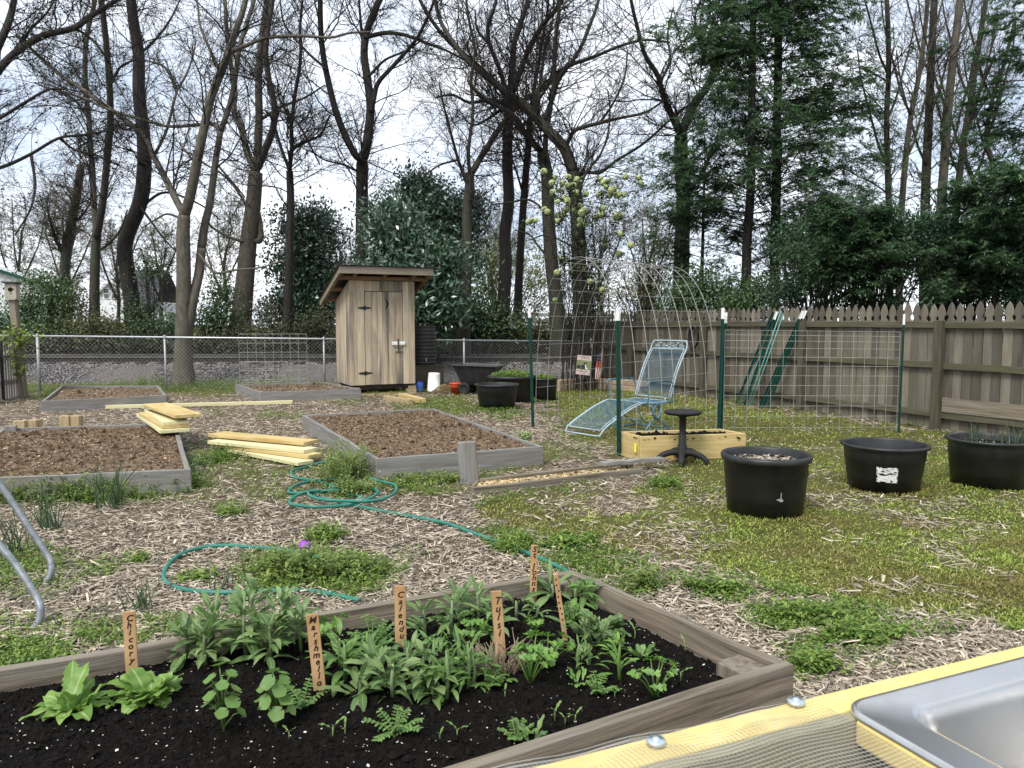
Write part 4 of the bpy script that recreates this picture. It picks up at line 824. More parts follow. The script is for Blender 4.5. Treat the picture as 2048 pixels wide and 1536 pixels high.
def birdhouse():
    b = G(48, 797); t = P(33, 600, b.y)
    tt = thing('wooden_post', 'brown square wooden post carrying the birdhouse, wrapped with a green vine', 'post', b)
    mb = MB(); mb.beam(b-Vector((0, 0, .1)), Vector((b.x-.115, b.y, t.z)), .125, .125, up=(0, 1, 0), n=5, wob=.003); mb.build('shaft', M['brown_wood'], tt, world=True, bevel=.008)
    h = thing('birdhouse', 'weathered pale birdhouse with round hole and flat dark roof on the brown post', 'birdhouse', Vector((b.x-.115, b.y-.01, t.z+.002)), R(14))
    w, dpt, ht = .2, .2, .31
    mb = MB(); n = 20                                        # front with a real round hole
    hole = [(.045*math.cos(2*math.pi*i/n), ht*.63+.045*math.sin(2*math.pi*i/n)) for i in range(n)]
    def sq(i):
        a = 2*math.pi*i/n; c, s = math.cos(a), math.sin(a); k = 1/max(abs(c), abs(s)); return (c*k*w/2, ht/2+s*k*ht/2)
    vs = [(u, -dpt/2, v) for u, v in hole]+[(u, -dpt/2, v) for u, v in [sq(i) for i in range(n)]]+[(u, -dpt/2+.02, v) for u, v in hole]
    fs = [(i, (i+1) % n, n+(i+1) % n, n+i) for i in range(n)]+[(i, 2*n+i, 2*n+(i+1) % n, (i+1) % n) for i in range(n)]
    mb.add(vs, fs)
    mb.box((-w/2+.01, .012, ht/2), (.02, dpt-.03, ht)); mb.box((w/2-.01, .012, ht/2), (.02, dpt-.03, ht)); mb.box((0, dpt/2-.01, ht/2), (w-.042, .02, ht)); mb.box((0, .01, .012), (w-.042, dpt-.05, .02))
    mb.build('box', MAT('birdhouse_wood', (.30, .27, .21), (.48, .45, .37), scale=9, st=(2, 2, .6), bump=.2, c3=(.16, .14, .11), s2=8), h)
    mb = MB(); mb.box((0, -.01, ht+.018), (w+.06, dpt+.07, .03), Matrix.Rotation(R(-4), 3, 'X')); mb.build('roof', M['roof_dark'], h, bevel=.003)
    mb = MB(); mb.lathe([(.0, 0), (.012, .003), (.012, 0)], 8, (.055, -dpt/2, ht*.66), M=Matrix.Rotation(R(90), 3, 'X')); mb.lathe([(.0, 0), (.012, .003), (.012, 0)], 8, (.01, -dpt/2, ht*.4), M=Matrix.Rotation(R(90), 3, 'X')); mb.build('knots', M['dark'], h)
    # vine
    v = thing('climbing_vine', 'bright green vine twining round the birdhouse post at fence height', 'vine', b)
    pts = [(b.x+.10*math.cos(a)-.05*(z/1.5), b.y+.10*math.sin(a), z) for a, z in zip(np.linspace(0, 17, 40), np.linspace(.02, 1.5, 40))]
    MB().tube(pts, .006, 5).build('stem', M['bark_mid'], v, smooth=True, world=True)
    n = 420; zz = np.concatenate([RNG.normal(1.17, .13, 300), RNG.uniform(.4, .9, 120)]); c = np.column_stack([b.x-.05*zz/1.5+RNG.normal(.03, .17, n)*np.where(zz > .98, 1.25, .55), b.y-.1+RNG.normal(0, .10, n), zz])
    d = rdir(n, -.7, .2); s, _ = frames(d); vv, f = diamonds(c, d, s, RNG.uniform(.07, .14, n), RNG.uniform(.045, .08, n)); np_obj('leaves', vv, f, M['l_vine'], v)
birdhouse()
def far_buildings():
    Y = 38; a = P(-130, 640, Y)
    t = thing('white_building', 'white building with dark green roof edge and green post behind the birdhouse', 'building', (a.x, Y, 0))
    q = lambda x, y, yy=Y: P(x, y, yy)
    mb = MB(); poly = [(q(-130, 1).x, -.2), (q(86, 1).x, -.2), (q(86, 1).x, q(86, 566).z), (q(62, 1).x, q(62, 560).z), (q(-130, 1).x, q(-130, 500).z)]
    mb.prism(poly, lambda u, v, k: Vector((u*(1+k/Y)-(k*.02), Y+k, v)), 0, 6); mb.build('wall', M['white_wall'], t, world=True)
    mb = MB(); mb.beam(q(-140, 497, Y-.1)+Vector((0, 0, 0)), q(92, 571, Y-.1), .3, .13, up=(0, 0, 1)); mb.build('roof_edge', M['green_trim'], t, world=True)
    mb = MB(); z = q(78, 566).z; x = q(78, 1).x; mb.beam((x, Y-.3, -.2), (x, Y-.3, z), .2, .2, up=(0, 1, 0)); mb.build('corner_post', M['green_trim'], t, world=True)
    # house with the dormer
    Y = 60; z0 = 0; q = lambda x, y, yy=Y: P(x, y, yy)
    t = thing('white_house', 'distant white house with dark roof and a gabled dormer with two windows', 'house', (q(210, 1).x, Y, 0))
    xl, xr = q(158, 1).x, q(268, 1).x; ze = q(1, 622).z; zr = q(1, 556).z
    mb = MB(); mb.box(((xl+xr)/2, Y+4.2, ze/2-.1), (xr-xl-.8, 6.4, ze+.2)); mb.build('wall', M['white_wall'], t, world=True)
    mb = MB(); mb.prism([(Y+.6, ze-.05), (Y+4.2, zr+.9), (Y+7.8, ze-.05), (Y+7.6, ze-.15), (Y+4.2, zr+.75), (Y+.8, ze-.15)], lambda u, v, k: Vector((k, u, v)), xl, xr); mb.build('roof', M['roof_dark'], t, world=True)
    a, b, c = q(197, 587, Y), q(249, 587, Y), q(224, 561, Y); zb = q(1, 645).z
    mb = MB(); mb.prism([(a.x+.08, zb), (b.x-.08, zb), (b.x-.08, a.z), (c.x, c.z-.1), (a.x+.08, a.z)], lambda u, v, k: Vector((u, Y+k, v)), 0, 4); mb.build('dormer', M['white_wall'], t, world=True)
    mb = MB()
    for s, e in ((a, c), (b, c)): mb.beam(Vector((s.x+(-.12 if s is a else .12), Y-.12, s.z-.1)), Vector((e.x, Y-.12, e.z+.02)), .3, .13, up=(0, 0, 1))
    mb.build('dormer_trim', M['white'], t, world=True)
    mb = MB()
    for s, e in ((a, c), (b, c)): mb.beam(Vector((s.x+(-.16 if s is a else .16), Y+2.0, s.z-.02)), Vector((e.x, Y+2.0, e.z+.12)), 4.3, .06, up=(0, 0, 1))
    mb.build('dormer_roof', M['roof_dark'], t, world=True)
    for x0, x1 in ((208, 218), (224, 235)):
        u, v = q(x0, 578, Y-.03), q(x1, 596, Y-.03)
        f = MB(); f.box(((u.x+v.x)/2, Y-.02, (u.z+v.z)/2), (v.x-u.x+.14, .05, u.z-v.z+.14)); f = f.build('window', M['white'], t, world=True)
        m = MB(); h = (u.z-v.z)/2-.03
        for s in (0, 1): m.box(((u.x+v.x)/2, Y-.05, v.z+h/2+s*(h+.06)), (v.x-u.x, .02, h))
        m.build('pane', M['glass'], f, world=True)
    Y = 44; q = lambda x, y, yy=Y: P(x, y, yy)
    t = thing('white_shed', 'small white gabled shed glimpsed between scrub right of the S shaped trunk', 'shed', (q(318, 1).x, Y, 0))
    a, b, c = q(303, 625), q(336, 625), q(320, 607)
    mb = MB(); mb.prism([(a.x, -.2), (b.x, -.2), (b.x, a.z), (c.x, c.z), (a.x, a.z)], lambda u, v, k: Vector((u, Y+k, v)), 0, 2.5); mb.build('wall', M['white_wall'], t, world=True)
    mb = MB()
    for s in (a, b): mb.beam(Vector((s.x+(-.12 if s is a else .12), Y+1.2, s.z-.06)), Vector((c.x, Y+1.2, c.z+.06)), 2.9, .06)
    mb.build('roof', M['galv_dull'], t, world=True)
    # rail fence beyond the scrub
    Y = 30.5; t = thing('rail_fence', 'far pale board rail fence behind the scrub and the leaning trees', 'fence', (P(540, 1, Y).x, Y, 0))
    for y0, y1 in ((628, 630), (641, 643), (653, 655)):
        mb = MB(); u, v = P(520, y0, Y), P(1215, y1, Y+.5); n = 7
        for k in range(n): mb.beam(V2(u, v, k/n), V2(u, v, (k+.99)/n), .03, .13)
        mb.build('rail', M['white_wall'], t, world=True)
    mb = MB()
    for k in range(8):
        u = V2(P(520, 626, Y), P(1215, 628, Y+.5), k/7); mb.beam((u.x, u.y+.09, -.2), (u.x, u.y+.09, u.z), .12, .12, up=(0, 1, 0))
    mb.build('posts', M['galv_dull'], t, world=True)
far_buildings()
# ---------------------------------------------------------------- outhouse
def outhouse():
    rz = R(25.5); o = Vector((-2.70, 16.1, 0)); t = thing('outhouse', 'small plank outhouse with slanted roof and a crescent moon on its door', 'outhouse', o, rz)
    z0 = .2; W = .70; Dp = 1.25; zf, zb = 2.36, 1.97
    # front planks with the doorway left open; header planks above the door
    dl, dr, dt = -.38, .43, 2.14
    mb = MB()
    def plank(x0, x1, za, zb_, y=0., th=.024, m=mb): m.box(((x0+x1)/2, y+th/2, (za+zb_)/2), (x1-x0-.004, th, zb_-za))
    for a, b in ((-.7, -.545), (-.545, -.384), (.434, .57), (.57, .7)): plank(a, b, z0, zf)
    e = np.linspace(dl, dr, 6)
    for a, b in zip(e[:-1], e[1:]): plank(a, b, dt+.006, zf)
    mb.build('front_wall', M['shed'], t, bevel=.003)
    for s, nm in ((-1, 'left_wall'), (1, 'right_wall')):
        m = MB(); e = np.linspace(.027, Dp-.027, 9)
        for a, b in zip(e[:-1], e[1:]):
            za, zc = zf+(zb-zf)*a/Dp-.0, zf+(zb-zf)*b/Dp; x0, x1 = s*W, s*(W-.024); g = .002
            vs = [(x, y, z) for x in (x0, x1) for y, z in ((a+g, z0), (b-g, z0), (b-g, zc), (a+g, za))]
            m.add(vs, [(0, 1, 2, 3), (7, 6, 5, 4), (0, 4, 5, 1), (1, 5, 6, 2), (2, 6, 7, 3), (3, 7, 4, 0)])
        m.build('side_wall', M['shed'], t, bevel=.003)
    m = MB(); e = np.linspace(-W, W, 10)
    for a, b in zip(e[:-1], e[1:]): plank(a, b, z0, zb, Dp-.024, .024, m)
    m.build('back_wall', M['shed'], t)
    # uncut door; a dark crescent laid on it paints the shaded opening
    d = MB(); yd = -.004; th = .024
    e = [dl+.005, -.245, -.12, -.005, .125, .27, dr-.005]; cx, cz, rr = .02, 1.885, .11; z1, z2 = z0+.005, dt-.006
    for a, b in zip(e[:-1], e[1:]): plank(a, b, z1, z2, yd, th, d)
    door = d.build('door', M['shed'], t, bevel=.003)
    mo = MB(); n = 20; outer = [(cx+rr*math.cos(v), cz+rr*math.sin(v)) for v in np.linspace(-math.pi/2, math.pi/2, n)]; inner = [(cx+rr*.62*math.cos(v)-.0, cz+rr*math.sin(v)) for v in np.linspace(math.pi/2, -math.pi/2, n)][1:-1]
    mo.prism(outer+inner, lambda u, v, k: Vector((u, yd-k, v)), .0015, .003); mo.build('moon_shade', M['dark'], door)
    for z in (1.80, .45):
        h = MB(); hz = z; cxh = dl-.0
        for s in (-1, 1): h.prism([(cxh+s*.005, hz+.045), (cxh+s*.045, hz+.022), (cxh+s*.09, hz+.02), (cxh+s*.15, hz+.005), (cxh+s*.15, hz-.005), (cxh+s*.09, hz-.02), (cxh+s*.045, hz-.022), (cxh+s*.005, hz-.045)], lambda u, v, k: Vector((u, yd-k, v)), .001, .006)
        h.tube([(cxh, yd-.006, hz-.05), (cxh, yd-.006, hz+.05)], .008, 8); h.build('hinge', M['iron'], door)
    la = MB(); zl = 1.06; la.box((.335, yd-.016, zl), (.29, .028, .075)); la = la.build('latch_bar', M['white_plastic'], door, bevel=.016)
    MB().box((.32, yd-.04, zl-.045), (.028, .02, .30), Matrix.Rotation(R(-2), 3, 'Y')).build('latch_handle', M['fence_rail'], door, bevel=.003)
    MB().box((.335, yd-.012, zl-.16), (.15, .022, .022)).box((.335, yd-.012, zl-.055), (.15, .022, .024)).build('latch_keeper', M['fence_white'], door, bevel=.003)
    # roof: rafters, fascia boards, corrugated sheet
    sl = (zb-zf)/Dp; zt = lambda y: zf+.10+sl*y; y0, y1, x0, x1 = -.40, Dp+.32, -.96, .96
    m = MB(); ang = math.atan(sl)
    for x in (-.93, -.62, 0, .62, .93): m.beam((x, y0+.03, zt(y0+.03)-.055), (x, y1-.03, zt(y1-.03)-.055), .04, .085)
    for y in (-.03, Dp*.52, Dp+.05): m.beam((x0+.02, y, zt(y)-.06), (x1-.02, y, zt(y)-.06), .035, .075)
    m.build('rafters', M['rafter'], t, bevel=.003)
    MB().beam((x0-.02, y0, zt(y0)-.04), (x1+.02, y0, zt(y0)-.04), .03, .145).build('fascia', M['shed_trim'], t, bevel=.004)
    for x in (x0, x1): MB().beam((x, y0+.02, zt(y0)-.045), (x, y1, zt(y1)-.045), .03, .12).build('barge_board', M['shed_trim'], t, bevel=.004)
    n = 121; X = np.linspace(x0-.05, x1+.05, n); zz = .012*np.abs(np.sin((X-x0)*math.pi/.17))**.6
    vs = []; 
    for y in (y0-.05, y1+.05):
        for x, z in zip(X, zz): vs.append((x, y, zt(y)+.032+z))
    k = len(vs); vs += [(a, b, c-.004) for a, b, c in vs]; fs = [(i, i+1, n+i+1, n+i) for i in range(n-1)]; fs += [tuple(q+k for q in f[::-1]) for f in fs]
    fs += [(i, i+k, i+1+k, i+1) for i in range(n-1)]+[(n+i+1, n+i+1+k, n+i+k, n+i) for i in range(n-1)]
    MB().add(vs, fs).build('metal_roof', MAT('roof_metal', (.05, .052, .05), (.11, .112, .11), scale=6, rough=.5, metal=.4, bump=0), t)
    m = MB(); m.box((0, Dp/2, z0-.04), (2*W-.1, Dp-.1, .08)); m.box((0, Dp/2, z0+.02), (2*W-.06, Dp-.06, .02)); m.build('floor_frame', M['sleeper'], t)
    for x in (-.6, .62):
        for y in (.12, Dp-.12): MB().box((x, y, .04), (.22, .2, .10)).box((x+.02, y, .127), (.18, .16, .06)).build('footing_block', M['block'], t, bevel=.004)
outhouse()
# ================================================================ raised beds
def soil_patch(corners, z, amp, seed, n=46, bits=0, mats=('soil_brown', 'bits'), bs=(.008, .03), clods=0, mound=.0, sink=0., cs=.0055):
    """lumpy soil inside four corners, with bark bits and clods mixed in"""
    a, b, c, d = [np.array(tuple(q))[:2] for q in corners]; s = np.linspace(0, 1, n); u, v = np.meshgrid(s, s)
    p = (a*(1-u[..., None])+b*u[..., None])*(1-v[..., None])+(d*(1-u[..., None])+c*u[..., None])*v[..., None]
    hz = lambda x, y: z+amp*(fbm(x*5, y*5, seed)-.5)*2+amp*.5*(fbm(x*17, y*17, seed+4)-.5)*2
    ed = np.minimum(np.minimum(u, 1-u), np.minimum(v, 1-v)); zz = hz(p[..., 0], p[..., 1])+mound*np.minimum(1, ed*5)-sink
    V = np.concatenate([p, zz[..., None]], -1).reshape(-1, 3); i = (np.arange(n-1)[:, None]*n+np.arange(n-1)[None]).ravel()
    Fq = np.stack([i, i+1, i+n+1, i+n], -1); mi = np.zeros(len(Fq), int)
    def at(k):
        q = RNG.random((k, 2)); w = (a*(1-q[:, :1])+b*q[:, :1])*(1-q[:, 1:])+(d*(1-q[:, :1])+c*q[:, :1])*q[:, 1:]
        e = np.minimum(np.minimum(q[:, 0], 1-q[:, 0]), np.minimum(q[:, 1], 1-q[:, 1]))
        return np.column_stack([w, hz(w[:, 0], w[:, 1])+mound*np.minimum(1, e*5)-sink])
    parts = [(V, Fq)]; mis = [mi]
    if bits:
        q = at(bits); dd = rdir(bits, -.35, .35); sd_, _ = frames(dd); L = RNG.gamma(2, .5, bits)*bs[0]+bs[0]*.5; v_, f_ = diamonds(q+[0, 0, .004], dd, sd_, np.minimum(L, bs[1]), L*RNG.uniform(.3, .9, bits)); parts.append((v_, f_)); mis.append(np.ones(len(f_), int))
    if clods:
        q = at(clods); r = RNG.gamma(1.6, cs, clods)+cs*.9; o = np.array([[1, 0, 0], [0, 1, 0], [-1, 0, 0], [0, -1, 0], [0, 0, .8], [0, 0, -.8]])
        v_ = (q[:, None]+(o[None]+RNG.normal(0, .28, (clods, 6, 3)))*r[:, None, None]).reshape(-1, 3); k = np.arange(clods)[:, None, None]*6
        f_ = (k+np.array([[0, 1, 4, 4], [1, 2, 4, 4], [2, 3, 4, 4], [3, 0, 4, 4]])[None]).reshape(-1, 4)[:, :3]
        parts.append((v_, np.column_stack([f_, f_[:, 2]]))); mis.append(np.full(len(f_), 2))
    return merge(parts), np.concatenate(mis)
def soil_obj(name, data, mats, parent):
    (v, f), mi = data
    me = bpy.data.meshes.new(name); fl = [tuple(q) if q[2] != q[3] else tuple(q[:3]) for q in f.tolist()]
    me.from_pydata(v.tolist(), [], fl); me.polygons.foreach_set('material_index', mi.tolist())
    return finish(me, name, [M[k] for k in mats], parent, False, True, 0)
def raised_bed(label, c, h, th, soil_z, mat='grey_wood', bow=0., blocks=(), seed=1, **kw):
    """c: top outer corners front-left, front-right, back-right, back-left"""
    c = [Vector((q[0], q[1], 0)) for q in c]; ctr = sum(c, Vector())/4; FOOT.append(c)
    t = thing('raised_bed', label, 'garden bed', ctr)
    for i in range(4):
        a, b = c[i], c[(i+1) % 4]; d = (b-a).normalized(); nin = Vector((-d.y, d.x, 0))
        a2, b2 = a+nin*th/2, b+nin*th/2
        if i % 2: a2 += d*(th+.001); b2 -= d*(th+.001)
        n = 6; mb = MB()
        mb.beam(a2+Vector((0, 0, h/2-.02)), b2+Vector((0, 0, h/2-.02)), th, h+.04, n=n, wob=.004); mb.build('board', M[mat], t, world=True, bevel=.004)
    for q in blocks:
        k, w1, w2, zt = q; a = c[k]; e1 = (c[(k+1) % 4]-a).normalized(); e2 = (c[k-1]-a).normalized()
        mb = MB(); cc = a+e1*(th+w1/2+.002)+e2*(th+w2/2+.002); ang = math.atan2(e1.y, e1.x)
        mb.box(cc+Vector((0, 0, zt/2)), (w1, w2, zt), Matrix.Rotation(ang, 3, 'Z')); mb.build('corner_block', M[mat], t, world=True, bevel=.005)
    ins = kw.pop('inset', .8); sh = [ctr+(q-ctr)*(1-th*ins/max(.3, (q-ctr).length)) for q in c]
    soil_obj('soil', soil_patch(sh, soil_z, seed=seed, **kw), kw.get('mats'), t)
    return t, c
BM = ('soil_brown', 'bits', 'clod_brown')
def gx_(p, z): return G(p[0], p[1], z)
fl, fr, br, bl = (gx_(q, .2) for q in ((82,802), (333,790), (317,771), (123,771)))
raised_bed('far left grey raised bed in front of the chain link fence, weedy brown mulch inside', (fl, fr, br, bl), .2, .045, .15, amp=.012, bits=1500, mats=BM, clods=900, bs=(.018, .06), seed=3)
fl, fr, bl = (gx_(q, .2) for q in ((524,784), (722,778), (470,769)))
raised_bed('grey raised bed before the outhouse with a wire trellis standing behind', (fl, fr, fr+bl-fl, bl), .2, .045, .17, amp=.014, bits=1800, mats=BM, clods=900, bs=(.018, .06), seed=5)
fr, br, bl = (gx_(q, .2) for q in ((381,939), (352,846), (12,856)))
bl = bl+(bl-br)*.02
BED3 = raised_bed('large grey raised bed at the left edge, lumber stacked on its far corner', (fr+bl-br, fr, br, bl), .2, .045, .165, amp=.016, bits=5200, mats=BM, clods=5200, bs=(.012, .05), seed=7, blocks=((3, .12, .12, .24),), mound=.02)[1]
fl, fr, bl, br = (gx_(q, .2) for q in ((753,918), (1087,893), (604,830), (869,817)))
BED4 = raised_bed('large grey raised bed of brown soil in the middle of the garden', (fl, fr, br, bl), .2, .045, .165, amp=.016, bits=6000, mats=BM, clods=5200, bs=(.012, .05), seed=9, mound=.03)[1]
# foreground bed, black soil
BR, FR_ = gx_((1145,1139), .25), gx_((1589,1329), .25)
BLl = gx_((0,1332), .25); BL_ = BR+(BLl-BR).normalized()*3.1
FLl = gx_((950,1534), .25); FL_ = FR_+(FLl-FR_).normalized()*2.7
BT_, BC = raised_bed('brown timber raised bed of black soil with labelled herbs in the foreground', (FL_, FR_, BR, BL_), .25, .045, .165, mat='brown_wood', inset=2.2, amp=.010, bits=1500, mats=('soil_black', 'crumbs', 'clod'), clods=42000, cs=.0026, bs=(.0045, .013), seed=11, n=150, blocks=((1, .16, .13, .225), (2, .09, .1, .225)), mound=.022)
# the new yellow planter
def planter():
    fl, fr, bl = (gx_(q, .27) for q in ((1281,873), (1492,867), (1238,863)))
    fl, fr, bl = (Vector((q.x, q.y, 0)) for q in (fl, fr, bl)); br = fr+(bl-fl)*1.0; c = (fl, fr, br, bl); FOOT.append(c)
    t = thing('planter_box', 'new yellow pine planter box with dark soil behind the stool', 'planter', sum(c, Vector())/4); th, h = .035, .27
    for i in range(4):
        a, b = c[i], c[(i+1) % 4]; d = (b-a).normalized(); nin = Vector((-d.y, d.x, 0)); a2, b2 = a+nin*th/2, b+nin*th/2
        if i % 2: a2 += d*(th+.001); b2 -= d*(th+.001)
        MB().beam(a2+Vector((0, 0, h/2)), b2+Vector((0, 0, h/2)), th, h).build('board', M['pine'], t, world=True, bevel=.003)
    soil_obj('soil', soil_patch([Vector(q)*.97+(sum(c, Vector())/4)*.03 for q in c], .235, .028, 3, clods=1600, bits=20, mats=('soil_black', 'bits', 'clod'), bs=(.01, .03)), ('soil_black', 'bits', 'clod'), t)
    q = fl+(bl-fl).normalized()*.05; d = (fl-bl).normalized(); nn = Vector((d.y, -d.x, 0)); nn = nn if nn.x < 0 else -nn
    MB().box(fl-Vector((.022, 0, 0))+d*(-.05)+nn*.004+Vector((0, 0, .14)), (.004, .035, .10), Matrix.Rotation(math.atan2(d.y, d.x)-R(90), 3, 'Z')).build('price_tag', M['tagy'], t, world=True)
planter()
# ---------------------------------------------------------------- lumber
LUM = []
def lumber(label, a, b, w, t_, mat='pine', group=None, name='board', n=3, up=(0, 0, 1)):
    a, b = Vector(a), Vector(b); c = (a+b)/2
    o = MB().beam(a, b, w, t_, n=n, wob=.002, up=up).build(name, M[mat], None, bevel=.003, loc=c); LUM.append(o)
    return tag(o, label, 'board', group)
def Lp(p, z): return G(p[0], p[1], z)
SA = 'planks stacked on the bed corner'
lumber('yellow plank on top of the crooked stack on the left bed corner', Lp((310,809), .415), Lp((377,832), .415), .30, .038, group=SA)
lumber('pale plank second from top in the stack on the left bed corner', Lp((312,820), .335), Lp((352,846), .335), .28, .038, 'pale_pine', group=SA)
lumber('plank third from top in the bed corner stack, jutting right', Lp((302,826), .295), Lp((352,853), .295), .30, .038, group=SA)
lumber('bottom plank of the stack lying across the left bed corner', Lp((298,828), .253), Lp((350,862), .253), .32, .038, 'pale_pine', group=SA)
SB = 'planks stacked on the ground'
lumber('yellow top plank of the stack lying on the mulch between two beds', Lp((432,868), .178), Lp((622,885), .178), .235, .038, group=SB)
lumber('second plank down in the ground stack between two beds', Lp((430,882), .125), Lp((622,901), .125), .22, .038, 'pale_pine', group=SB)
lumber('third plank down in the ground stack, its end grain set furthest right', Lp((440,888), .085), Lp((630,912), .085), .20, .038, group=SB)
lumber('bottom plank of the ground stack, jutting out at the front left', Lp((470,899), .042), Lp((612,926), .042), .20, .038, 'pale_pine', group=SB)
lumber('long pale beam lying across the chips in front of the far beds', Lp((212,814), .04), Lp((585,804), .04), .09, .06, 'pale_pine', name='beam')
lumber('short tan beam lying on the straw in front of the outhouse', Lp((771,795), .05), Lp((822,804), .05), .09, .09, 'block', name='beam')
lumber('short yellow beam beside the tan one in front of the outhouse', Lp((803,791), .06), Lp((846,802), .06), .12, .09, name='beam')
def block(label, x0, x1, y0, y1, Yd, dz, rz=0, g='timber offcuts behind the left bed'):
    a, b = P(x0, y0, Yd), P(x1, y1, Yd); c = Vector(((a.x+b.x)/2, Yd, 0)); h = max(a.z, .1)
    o = MB().box((0, 0, h/2), (b.x-a.x, dz, h), Matrix.Rotation(R(rz), 3, 'Z')).build('wood_block', M['block'], None, bevel=.006); o.location = c
    tag(o, label, 'wood block', g)
Yb = BED3[3].y
block('tan timber offcut leftmost behind the back board of the left bed', 29, 52, 841, 850, 9.95, .1, 6)
block('tan timber offcut second from left behind the back board of the left bed', 60, 80, 839, 848, 10.15, .12, -10)
block('taller timber offcut touching its twin behind the left bed', 121, 141, 831, 846, 10.35, .09, 3)
block('timber offcut right of its taller twin, nearest the stacked planks', 143, 163, 831, 846, 10.38, .1, -3)
# long low trough, upright plank, broken board
def trough():
    a0, a1 = G(946, 990), G(1285, 950); b0, b1 = G(962, 972), G(1190, 938)
    a0.z = a1.z = b0.z = b1.z = 0
    t = thing('low_trough', 'long low wooden trough filled with straw lying in the grass', 'planter', (a0+a1)/2)
    w = .1; off = (b0-a0).normalized()*.34
    up = Vector((0, 0, .03))
    MB().beam(a0+up, a1+up, .045, .075, n=4, wob=.003).build('front_board', M['brown_wood'], t, world=True, bevel=.004)
    MB().beam(a0+off+up*1.0, a0+off+(a1-a0)*.93+up*1.3, .045, .09, n=4, wob=.003).build('back_board', M['brown_wood'], t, world=True, bevel=.004)
    MB().beam(a0+off*.1+Vector((-.02, 0, .03)), a0+off*.95+Vector((-.02, 0, .03)), .03, .07).build('end_board', M['brown_wood'], t, world=True, bevel=.004)
    q = [a0+off*.06, a1+off*.06-(a1-a0)*.04, a1+off*.95-(a1-a0)*.08, a0+off*.95]; FOOT.append([a0, a1, a1+off, a0+off])
    soil_obj('straw_fill', soil_patch(q, .045, .012, 4, bits=2600, mats=('soil_brown', 'straw'), bs=(.02, .07)), ('soil_brown', 'straw'), t)
trough()
def plank_up():
    b = G(940, 968); tp = b+Vector((-.03, -.01, .40))
    o = MB().beam(b-Vector((0, 0, .06)), tp, .175, .045, up=(0, 1, 0), n=4, wob=.004).build('upright_plank', M['grey_wood'], None, bevel=.01, loc=b)
    tag(o, 'weathered grey plank end standing upright beside the middle bed', 'plank')
    a, c = G(1205, 928, .12), G(1324, 917, .10)
    o = MB().beam(a, c, .10, .03, n=5, wob=.012).build('broken_board', M['grey_wood'], None, loc=(a+c)/2)
    tag(o, 'splintered grey board lying across the far end of the trough', 'board')
    a, c = G(1175, 933, .03), G(1255, 934, .05)
    o = MB().beam(a, c, .05, .025, n=4, wob=.008).build('broken_board', M['fence_rail'], None, loc=(a+c)/2)
    tag(o, 'dark rotten strip of wood tucked under the splintered grey board', 'board')
plank_up()
# ================================================================ tubs and garden objects
def tub(label, c, rt, rb, h, fill=.85, rim='roll', soil='soil_black', sx=1., rz=0, bits=300, sticker=False, group='black plastic tubs', straw=False, tilt=0):
    t = thing('planting_tub', label, 'tub', c, R(rz), group)
    r = lambda z: rb+(rt-rb)*z/h
    prof = [(0, .012), (rb-.01, .012), (rb, 0.0), (r(h*.33), h*.33), (r(h*.33)+.004, h*.335), (r(h*.66)+.003, h*.66), (r(h*.66)+.008, h*.665), (rt-.004, h-.05)]
    if rim == 'roll': prof += [(rt+.018, h-.05), (rt+.024, h-.035), (rt+.024, h-.012), (rt+.014, h), (rt-.006, h), (rt-.014, h-.012)]
    else: prof += [(rt+.005, h-.03), (rt+.026, h-.022), (rt+.028, h-.004), (rt+.02, h), (rt-.008, h), (rt-.012, h-.01)]
    prof += [(r(h*fill)-.016, h*fill-.02)]
    MB().lathe(prof, 48, sx=sx).build('tub_wall', M['black_plastic'], t, smooth=True)
    n = 40; k = 14; vs, fs = [(0, 0, h*fill+.01)], []
    R_ = r(h*fill)-.014
    for i in range(1, k+1):
        for j in range(n):
            a = 2*math.pi*j/n; rr = R_*i/k; x, y = rr*math.cos(a)*sx, rr*math.sin(a)
            vs.append((x, y, h*fill+.02*(float(fbm(np.array([x*9+c[0]*3]), np.array([y*9]), 4)[0])-.5)))
    fs = [(0, 1+j, 1+(j+1) % n, 1+(j+1) % n) for j in range(n)]
    for i in range(k-1): fs += [(1+i*n+j, 1+(i+1)*n+j, 1+(i+1)*n+(j+1) % n, 1+i*n+(j+1) % n) for j in range(n)]
    fs = np.array(fs); v = np.array(vs); mi = np.zeros(len(fs), int)
    q = np.column_stack([RNG.normal(0, R_*.42, (bits, 2)), np.full(bits, h*fill+.012)]); q = q[np.hypot(q[:, 0], q[:, 1]) < R_*.93]; q[:, 0] *= sx
    d = rdir(len(q), -.3, .4); s, _ = frames(d); L = RNG.uniform(.015, .06, len(q)); v2, f2 = diamonds(q, d, s, L, L*.3)
    data = merge([(v, fs), (v2, f2)]), np.r_[mi, np.ones(len(f2), int)]
    (v, f), mi = data
    me = bpy.data.meshes.new('soil'); me.from_pydata(v.tolist(), [], [tuple(x) if x[2] != x[3] else tuple(x[:3]) for x in f.tolist()]); me.polygons.foreach_set('material_index', mi.tolist())
    finish(me, 'soil', [M[soil], M['straw'] if straw else M['chips']], t, False, False, 0)
    FOOT.append([(c[0]+rb*sx*math.cos(a), c[1]+rb*math.sin(a)) for a in np.linspace(0, 2*math.pi, 12, endpoint=False)])
    return t, r
